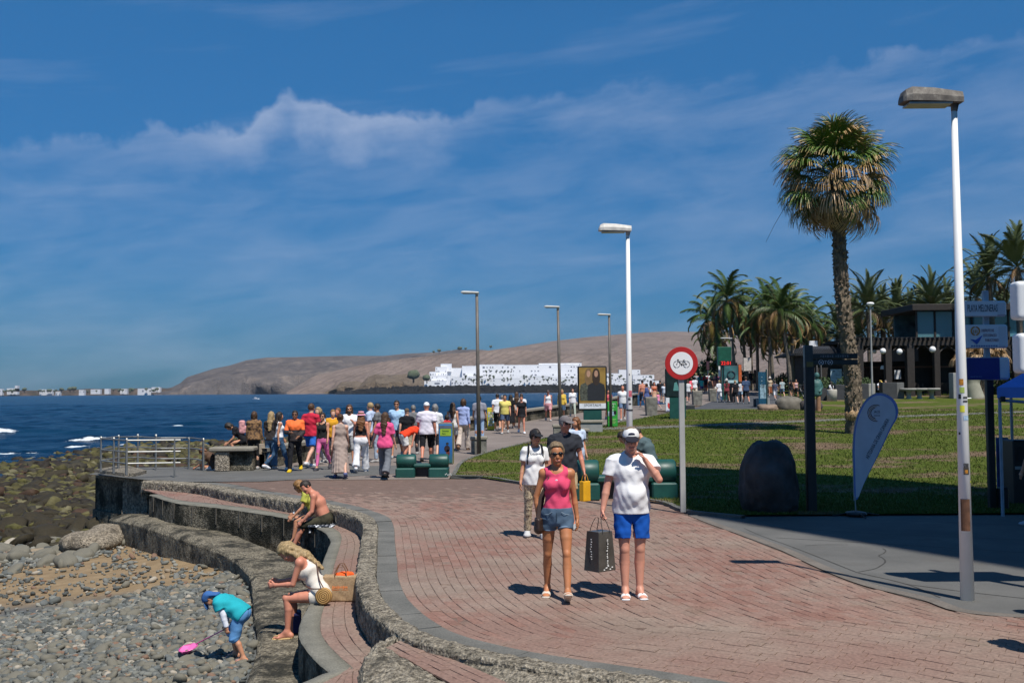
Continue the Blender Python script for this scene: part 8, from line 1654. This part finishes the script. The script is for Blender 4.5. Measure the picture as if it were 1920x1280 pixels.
P_(508, 771, 878, -8, 'f', 'fair', 'woman with white cap, long blonde hair and dark top beside the white tank top', ('tee', (.035, .03, .03)), ('wide', (.085, .16, .26)), ('long', 'blonde'), SD_, hat=('cap', WHT), grp=NC, shoes=('shoe', (.5, .5, .5)))
P_(523, 773, 881, -60, 'f', 'tan', 'dark haired woman in a white tank top and blue jeans walking right', ('tank', WHT), ('trousers', (.045, .095, .17)), ('curly', 'dark'), W2, shoes=('shoe', WHT), grp=NC)
t = NT('jacket_two'); s_p = t.n.new('ShaderNodeSeparateXYZ'); t.l.new(t.tc.outputs['Object'], s_p.inputs[0]); t.fin(t.ramp(s_p.outputs[2], [(0, (.02, .018, .02)), (1, (.90, .17, .035))], 'CONSTANT'), .8)
for e_ in t.n:
    if e_.type == 'VALTORGB': e_.color_ramp.elements[1].position = .99; 
mj = NT('orange_jacket'); s_p = mj.n.new('ShaderNodeSeparateXYZ'); mj.l.new(mj.tc.outputs['Object'], s_p.inputs[0]); mj.fin(mj.mix(mj.math('GREATER_THAN', s_p.outputs[2], 1.17), (.03, .022, .022), (.88, .16, .03)), .8, mj.bump(mj.noise(14, 5), .4, .012)); OJ = mj.m
a_, J = P_(553, 770, 884, 184, 'm', 'brown', 'man in orange and black jacket, black trousers and bright yellow shoes', ('jacket', OJ), ('trousers', BLKC), ('short', 'dark'), dict(W2, aR=(20, 12, 80, 40), aL=(10, 10, 60, 35)), shoes=('shoe', (.62, .42, .02)), gl=True, grp=NC)
P_(583, 757, 876, -22, 'm', 'fair', 'man in red polo shirt and blue shorts seen from behind', ('polo', (.55, .025, .055)), ('shorts', (.03, .15, .55)), ('short', 'brown'), W1, shoes=('shoe', WHT), grp=NC, w=1.08)
P_(597, 764, 872, 150, 'f', 'fair', 'blonde woman in a white top between the red polo and the black tank', ('tee', WHT), ('trousers', (.4, .4, .42)), ('long', 'blonde'), W1, grp=NC)
P_(605, 774, 881, 172, 'f', 'tan', 'woman in black tank top and bright pink leggings walking towards the camera', ('tank', (.02, .02, .02)), ('leggings', (.72, .16, .36)), ('tail', 'dark'), W2, gl=True, shoes=('shoe', (.05, .05, .06)), grp=NC)
P_(624, 768, 868, 200, 'm', 'fair', 'man in a mustard yellow T-shirt behind the woman in the long beige dress', ('tee', (.62, .30, .02)), ('shorts', (.1, .1, .12)), ('short', 'ginger'), W1, grp=NC); P_(634, 765, 866, 160, 'f', 'red', 'red faced woman in coral top behind the long beige dress', ('tee', (.66, .22, .20)), ('shorts', (.3, .3, .35)), ('short', 'red'), W2, grp=NC)
P_(638, 777, 896, 12, 'f', 'fair', 'woman in a long pleated beige dress walking away nearest the bricks', ('dress', (.37, .29, .25)), ('maxi', (.37, .29, .25)), ('bun', 'brown'), W1, shoes=('shoe', (.10, .12, .25)), w=1.12, grp=NC)
P_(655, 759, 872, 190, 'm', 'tan', 'man with long hair and beard in a white T-shirt walking towards the camera', ('tee', WHT), ('long_shorts', (.3, .3, .3)), ('long', 'brown'), dict(W1, aL=(20, 10, 110, 30)), gl=True, beard='dark', grp=NC)
P_(677, 768, 885, 4, 'f', 'red', 'woman in pink bucket hat, black crop top and white trousers', ('crop', BLKC), ('wide', WHT), ('curly', 'red'), W2, hat=('bucket', (.78, .36, .48)), shoes=('shoe', WHT), w=1.12, grp=NC)
P_(695, 755, 862, 70, 'm', 'fair', 'man in light blue shirt turned left behind the pink hat', ('loose', (.42, .50, .66)), ('trousers', (.2, .22, .3)), ('short', 'blonde'), W1, grp=NC)
P_(708, 759, 866, 80, 'f', 'tan', 'short dark haired woman in a grey T-shirt and pale jeans facing left', ('tee', GRYC), ('trousers', (.35, .42, .52)), ('short', 'dark'), SD_, gl=True, grp=NC)
P_(722, 770, 897, -8, 'f', 'fair', 'woman in bright pink top and wide grey trousers with long brown hair', ('loose', (.80, .10, .26)), ('wide', (.155, .165, .185)), ('long', 'brown'), dict(W1, aL=(6, 24, 12), aR=(10, 10, 12)), hat=('cap', (.03, .03, .035)), shoes=('shoe', (.03, .03, .03)), grp=NC)
P_(744, 751, 858, 178, 'm', 'tan', 'man in light blue T-shirt and sunglasses facing the camera in the crowd', ('tee', (.36, .54, .74)), ('long_shorts', (.1, .1, .15)), ('short', 'dark'), W2, gl=True, grp=NC)
P_(763, 763, 859, 2, 'm', 'fair', 'man in black T-shirt, khaki shorts and brown cap seen from behind', ('tee', BLKC), ('long_shorts', (.33, .27, .19)), None, W1, hat=('cap', (.12, .09, .06)), grp=NC, w=1.05)
P_(775, 757, 852, 0, 'm', 'fair', 'man in grey shirt and grey cap behind the black T-shirt', ('loose', GRYC), ('trousers', (.05, .05, .06)), ('short', 'grey'), W2, hat=('cap', (.14, .13, .11)), grp=NC, w=1.1)
bo_, J = person(G(757, 868), 300, 1.60, 'f', 'red', 'person in orange red top bending down beside the green bench', dict(lean=60, hunch=15, lL=(20, 40), lR=(10, 30), aR=(30, 10, 12), aL=(25, 8, 15), head=(-10, 0, 0)), ('tee', (.82, .06, .02)), ('shorts', (.7, .68, .66)), ('shoe', (.5, .3, .3)), ('bob', 'brown'))
P_(800, 751, 867, 3, 'm', 'red', 'bald man in white cap, white T-shirt and long black shorts from behind', ('loose', (.70, .66, .74)), ('long_shorts', BLKC), None, W2, hat=('cap', WHT), w=1.15, grp=NC, shoes=('shoe', (.05, .05, .05)))
P_(816, 758, 862, -5, 'f', 'fair', 'grey haired woman in a loose white T-shirt beside the man in white cap', ('loose', WHT), ('long_shorts', (.02, .02, .025)), ('bob', 'grey'), W1, w=1.1, grp=NC)
P_(849, 755, 845, 0, 'f', 'tan', 'woman with long wavy brown hair and white sleeveless top behind the park board', ('tank', (.66, .62, .58)), ('shorts', (.5, .5, .5)), ('curly', 'brown'), W2, grp=NC); P_(838, 778, 846, 20, 'f', 'fair', 'child in red top half hidden behind the park board', ('tee', (.5, .03, .03)), ('shorts', (.1, .1, .1)), ('bob', 'dark'), W1)
P_(869, 748, 844, -6, 'f', 'red', 'woman in pale blue jumper and wide cream trousers seen from behind', ('long', (.33, .40, .66)), ('wide', (.55, .46, .39)), ('bob', 'brown'), W2, shoes=('shoe', (.25, .14, .08)), grp=NC)
P_(899, 744, 826, 0, 'm', 'tan', 'man in grey T-shirt and light blue jeans behind the brown lamp post', ('loose', (.25, .255, .30)), ('trousers', (.30, .42, .60)), ('short', 'dark'), SD_, grp=NC, w=1.08)
P_(933, 738, 808, 0, 'm', 'tan', 'man in white T-shirt and black shorts beside the yellow card rack', ('tee', WHT), ('long_shorts', BLKC), ('short', 'dark'), W1, grp=NC); P_(942, 741, 806, 4, 'm', 'fair', 'man in white shirt behind the yellow polo', ('tee', WHT), ('shorts', BLKC), ('short', 'grey'), W2, grp=NC)
a_, J = P_(947, 740, 813, 178, 'm', 'tan', 'man in yellow polo shirt and denim shorts holding hands', ('polo', (.68, .58, .16)), ('shorts', (.07, .10, .17)), ('short', 'dark'), W2, gl=True, grp=NC, belly=.05, w=1.05)
P_(978, 742, 812, 182, 'f', 'red', 'woman in short black dress and white shoes holding hands', ('tee', BLKC), ('mini', BLKC), ('tail', 'dark'), W1, gl=True, shoes=('shoe', WHT), grp=NC)
P_(958, 740, 803, 0, 'f', 'tan', 'woman in long black skirt behind the holding hands pair', ('tee', BLKC), ('midi', BLKC), ('long', 'dark'), W2, grp=NC); P_(969, 735, 802, 0, 'f', 'tan', 'woman with big brown hair behind the black dress', ('tee', (.5, .45, .42)), ('shorts', (.3, .2, .2)), ('curly', 'brown'), W1, grp=NC); P_(978, 738, 800, 0, 'm', 'fair', 'man in white shirt farthest behind the black dress', ('tee', WHT), ('trousers', (.1, .1, .1)), ('short', 'brown'), W2, grp=NC)
P_(1028, 729, 789, 180, 'f', 'red', 'woman in white tank top and pale pink shorts by the parapet', ('tank', WHT), ('shorts', (.62, .30, .32)), ('tail', 'dark'), W1, hat=('cap', (.1, .08, .08)), w=1.12, grp=NC)
P_(1054, 730, 788, 180, 'f', 'tan', 'woman in teal top and yellow shirt behind the thin lamp post', ('jacket', (.62, .42, .07)), ('shorts', (.3, .45, .6)), ('bob', 'blonde'), W2, grp=NC); P_(1074, 728, 781, 182, 'f', 'fair', 'woman in white shirt and white patterned trousers left of the fashion billboard', ('loose', WHT), ('trousers', (.45, .50, .42)), ('bob', 'brown'), W1, gl=True, grp=NC)
P_(1141, 730, 787, 180, 'f', 'red', 'child in red patterned top right behind the fashion billboard', ('tee', (.55, .10, .12)), ('shorts', (.4, .2, .2)), ('bob', 'dark'), W1)
P_(1168, 723, 788, 180, 'm', 'red', 'bald man in white T-shirt and denim shorts left of the white lamp post', ('tee', WHT), ('shorts', (.13, .19, .30)), None, W2, gl=True, grp=NC)
FC = 'walkers on the far promenade'
for a in [(1205, 712, 764, 0, 'm', 'red', 'bare-chested man in dark shorts right of the white lamp post', None, ('long_shorts', (.03, .04, .07)), ('short', 'dark')), (1213, 719, 768, -10, 'f', 'tan', 'woman in navy blue dress beside the bare-chested man', ('tank', (.08, .11, .26)), ('mini', (.08, .11, .26)), ('bun', 'brown')),
    (1221, 713, 757, 0, 'f', 'tan', 'dark haired woman in white behind the navy dress', ('tee', WHT), ('shorts', BLKC), ('curly', 'dark')), (1227, 716, 762, 180, 'f', 'red', 'woman in orange bikini top above the stone planter', ('bikini', (.5, .12, .05)), ('skirt', (.5, .3, .2)), ('long', 'dark')),
    (1234, 735, 768, 60, 'f', 'fair', 'small child in pink beside the ice cream board', ('tee', (.75, .25, .38)), ('shorts', (.2, .15, .4)), ('bob', 'blonde')), (1238, 713, 752, 0, 'm', 'tan', 'man in black top left of the dark billboard', ('tee', BLKC), ('shorts', (.05, .06, .1)), ('short', 'dark')), (1246, 718, 756, 180, 'm', 'fair', 'man in pale shirt half hidden by the dark billboard', ('tee', (.55, .6, .66)), ('shorts', GRYC), ('short', 'brown')),
    (1290, 713, 755, 0, 'm', 'red', 'man in white shirt and grey shorts right of the cycling sign', ('tee', (.6, .62, .62)), ('long_shorts', (.14, .13, .13)), ('short', 'brown')), (1297, 708, 748, 20, 'f', 'red', 'woman in coral pink top right of the cycling sign', ('loose', (.78, .12, .16)), ('shorts', (.6, .5, .3)), ('bob', 'brown')), (1303, 706, 748, 0, 'f', 'tan', 'woman in white top and cream shorts behind the coral pink top', ('tee', WHT), ('shorts', (.62, .52, .40)), ('bob', 'dark')),
    (1316, 709, 738, 0, 'f', 'tan', 'person in turquoise top in the distant crowd', ('tee', (.05, .36, .32)), ('shorts', (.05, .05, .2)), ('bob', 'dark')), (1324, 706, 737, 180, 'm', 'brown', 'man in black and red in the distant crowd', ('tee', BLKC), ('shorts', (.3, .02, .02)), ('short', 'dark')), (1332, 707, 750, 0, 'f', 'brown', 'woman in black dress right of the first far planter', ('tank', BLKC), ('skirt', BLKC), ('bun', 'dark')),
    (1339, 703, 745, 180, 'm', 'tan', 'man in white cap and dark shirt between the far planters', ('tee', (.06, .03, .03)), ('shorts', (.5, .45, .4)), ('short', 'dark')), (1349, 713, 754, 0, 'f', 'fair', 'woman in loose white suit on the far promenade', ('loose', WHT), ('trousers', WHT), ('bun', 'blonde')), (1363, 710, 755, 0, 'f', 'brown', 'woman in white sun hat with a dark red backpack', ('tee', (.22, .04, .05)), ('shorts', (.1, .04, .04)), ('long', 'brown')),
    (1373, 723, 752, 0, 'm', 'fair', 'small child in white beside the black T-shirt', ('tee', WHT), ('shorts', WHT), ('short', 'blonde')), (1379, 713, 758, 0, 'm', 'fair', 'man in black T-shirt, black shorts and white shoes on the dark path', ('tee', BLKC), ('shorts', BLKC), ('short', 'blonde')), (1389, 714, 753, 0, 'f', 'fair', 'woman in light blue shorts left of the navy shirt', ('tee', (.6, .6, .62)), ('shorts', (.35, .48, .58)), ('bun', 'red')), (1399, 706, 757, 0, 'm', 'red', 'large man in navy shirt and black shorts on the dark path', ('loose', (.05, .08, .15)), ('long_shorts', BLKC), ('short', 'brown')),
    (1444, 706, 742, 180, 'f', 'tan', 'woman in straw hat and brown skirt right of the map stand', ('tee', (.5, .4, .28)), ('midi', (.22, .07, .03)), ('bob', 'brown')), (1454, 714, 750, 0, 'm', 'fair', 'man in dark shirt and white shorts beside the brown skirt', ('tee', (.07, .08, .12)), ('long_shorts', WHT), ('short', 'dark')), (1467, 711, 746, 0, 'm', 'fair', 'walker with a teal backpack and blue shorts', ('tee', (.35, .42, .42)), ('shorts', (.12, .18, .26)), ('short', 'red')),
    (1484, 711, 745, 0, 'f', 'tan', 'woman in black dress left of the pink top near the kiosk', ('tank', BLKC), ('mini', BLKC), ('long', 'dark')), (1493, 711, 747, 180, 'f', 'tan', 'woman in pale pink tank top and black shorts near the kiosk', ('tank', (.55, .36, .36)), ('shorts', BLKC), ('bob', 'dark')), (1514, 705, 748, 175, 'm', 'red', 'man in white shirt and bright blue shorts near the statue', ('tee', (.6, .55, .6)), ('shorts', (.02, .32, .60)), None),
    (1399, 692, 731, 0, 'm', 'tan', 'far walker in grey under the pale billboard', ('tee', GRYC), ('shorts', BLKC), ('short', 'dark')), (1408, 692, 732, 0, 'm', 'tan', 'far walker in black right of the pale billboard', ('tee', BLKC), ('shorts', (.3, .26, .2)), ('short', 'dark')), (1416, 693, 732, 0, 'f', 'tan', 'far walker in olive top under the palms', ('tee', (.1, .1, .05)), ('shorts', (.1, .06, .05)), ('long', 'brown')), (1423, 683, 727, 0, 'm', 'fair', 'far walker in pale blue shirt behind the glass panel', ('tee', (.55, .6, .75)), ('shorts', (.4, .4, .45)), ('short', 'dark')), (1438, 682, 727, 0, 'm', 'tan', 'far walker in white shirt under the leaning palms', ('tee', WHT), ('shorts', GRYC), ('short', 'dark'))]:
    P_(*a[:10], W1 if a[0] % 2 else W2, grp=FC, hat=(('straw', (.62, .58, .55)) if 'hat' in a[6] else None))
cols = [('white', WHT), ('black', BLKC), ('red', (.5, .03, .03)), ('pale blue', (.4, .5, .65)), ('pink', (.7, .2, .3)), ('grey', GRYC), ('navy', (.03, .04, .12)), ('cream', (.55, .5, .4)), ('green', (.04, .15, .08)), ('orange', (.65, .2, .04)), ('striped red and white', (.55, .25, .25)), ('maroon', (.15, .02, .03)), ('bright white', (.82, .82, .82)), ('teal', (.03, .25, .25)), ('violet', (.2, .1, .35)), ('khaki', (.25, .22, .12)), ('brown', (.12, .06, .03)), ('light grey', (.4, .4, .42))]
for i, (nm, c_) in enumerate(cols):
    x = 1300 + (i * 37 % 52); yh = 694 + (i * 5 % 11); P_(x, yh, yh + 34 - (i % 3), 0 if i % 3 else 180, 'mf'[i % 2], ['tan', 'fair', 'red', 'brown'][i % 4], 'distant walker in %s top in the far crowd' % nm, ('tee', c_), ('shorts', [BLKC, GRYC, (.4, .35, .3), (.1, .15, .3)][i % 4]), (['short', 'long', 'bob'][i % 3], ['dark', 'brown', 'blonde'][i % 3]), W1 if i % 2 else W2, grp='distant crowd on the promenade', H=1.72)
# people sitting
p = np.array([(1652 - 960) * px(81), 81.5, float(g(81))]); person(p + V3(0, 0, .48), 200, 1.72, 'm', 'tan', 'seated diner in yellow cap and white shirt behind the wide planter', dict(sit=True, lR=(86, 86), lL=(86, 86), lean=6, head=(20, 0, 0), aR=(30, 6, 60), aL=(30, 6, 60)), ('tee', WHT), ('shorts', BLKC), ('shoe', BLKC), ('short', 'dark'), ('cap', (.55, .38, .10)))
p = np.array([(1668 - 960) * px(81), 82.0, float(g(81))]); person(p + V3(0, 0, .48), 160, 1.66, 'f', 'fair', 'seated grey haired diner in white behind the wide planter', dict(sit=True, lR=(86, 86), lL=(86, 86), lean=6, aR=(30, 6, 60), aL=(30, 6, 60)), ('tee', WHT), ('shorts', GRYC), ('shoe', BLKC), ('bob', 'grey'))
p = np.array([(1560 - 960) * px(77.5), 77.8, float(g(77))]); person(p + V3(0, 0, .55), 30, 1.62, 'f', 'tan', 'seated dark haired woman in white behind the round planter', dict(sit=True, lR=(86, 86), lL=(86, 86), lean=4), ('tee', WHT), ('shorts', GRYC), ('shoe', BLKC), ('curly', 'dark'))
p = np.array(b2_.location); a_, J = person((atY(1224, 900, p[1] + .1)[0], p[1] + .15, .60), 60, 1.74, 'm', 'tan', 'dark haired man in grey teal T-shirt sitting on the green bench facing left', dict(sit=True, lR=(84, 80, 4), lL=(80, 76, 4), lean=18, hunch=14, head=(14, 0, 0), aR=(34, 6, 60, 15), aL=(36, 6, 60, 15)), ('tee', (.085, .125, .135)), ('shorts', (.03, .03, .04)), ('shoe', BLKC), ('short', 'dark'))
person((atY(1208, 900, p[1] + .1)[0] - .05, p[1] + .55, .58), 100, 1.66, 'f', 'tan', 'person in teal mostly hidden beside the seated man', dict(sit=True, lR=(84, 80, 4), lL=(80, 76, 4), lean=24, hunch=10, head=(10, 0, 0)), ('tee', (.02, .16, .17)), ('shorts', (.03, .03, .04)), ('shoe', BLKC), ('bob', 'dark'))
# pushchair
p = G(1507, 748); pc2 = empty('pushchair', tuple(p), .4, 'black pushchair beside the man in bright blue shorts', 'pushchair'); Sd().bx((0, 0, .55), (.22, .28, .06), .04).bx((0, .2, .8), (.22, .06, .28), .04, k=.05).build('seat', BLK, pc2, .03); MB().tube([(-.2, -.3, .1), (-.2, .25, .95), (.2, .25, .95), (.2, -.3, .1)], .02, 6).build('frame', GREYM, pc2)
for sx in (-.24, .24):
    for sy in (-.3, .3): MB().tube([(sx - .02, sy, .1), (sx + .02, sy, .1)], .1, 14).build('wheel', BLK, pc2)
# person sitting low behind the bench end at the platform
p = G(378, 884); person((p[0] + .25, p[1] + .5, .02), 70, 1.6, 'f', 'tan', 'person in white trousers crouching behind the railing beside the stone bench', dict(sit=True, lR=(100, 130, 4), lL=(96, 125, 4), lean=30, hunch=20, head=(20, 0, 0), aR=(50, 5, 40), aL=(50, 5, 40)), ('tee', (.10, .06, .04)), ('trousers', WHT), ('shoe', BLKC), ('bob', 'red'))
# just out of view on the right
person(at(1950, 985), 20, 1.7, 'm', 'tan', 'person at the right edge by the stall, only a foot in view', dict(SD_, lL=(2, 3, 12)), ('tee', BLKC), ('trousers', BLKC), ('shoe', (.45, .42, .45)), ('short', 'dark'))
person(at(2062, 1246), 90, 1.72, 'm', 'tan', 'walker just beyond the right edge on the bricks', W1, ('tee', GRYC), ('shorts', BLKC), ('shoe', BLKC), ('short', 'dark')); person(at(2085, 1178), 90, 1.7, 'f', 'tan', 'second walker just beyond the right edge by the pavement', W2, ('tee', GRYC), ('shorts', BLKC), ('shoe', BLKC), ('short', 'dark'))
# ================================================================ lettering becomes mesh
dg_ = bpy.context.evaluated_depsgraph_get()
for o in [o for o in S.objects if o.type == 'FONT']:
    me = bpy.data.meshes.new_from_object(o.evaluated_get(dg_)); n_ = bpy.data.objects.new('lettering', me); C.objects.link(n_); n_.parent = o.parent; n_.location = o.location; n_.rotation_euler = o.rotation_euler; n_.scale = o.scale
    bpy.data.objects.remove(o)
for o in S.objects:
    if o.name.startswith('printed_lettering'): o['kind'] = 'stuff'
# ================================================================ AIR
hm_ = bpy.data.materials.new('air'); hm_.use_nodes = True; nn_ = hm_.node_tree.nodes; nn_.clear(); vo = nn_.new('ShaderNodeVolumePrincipled'); ou = nn_.new('ShaderNodeOutputMaterial'); hm_.node_tree.links.new(vo.outputs[0], ou.inputs['Volume'])
vo.inputs['Color'].default_value = (.72, .82, .95, 1); vo.inputs['Density'].default_value = 3.0e-5; vo.inputs['Anisotropy'].default_value = .2
hb_ = MB().box((1500, 3000, 177), (13000, 6400, 366)).build('haze', hm_); tag(hb_, 'thin sea haze in the air over the bay', None, kind='stuff')
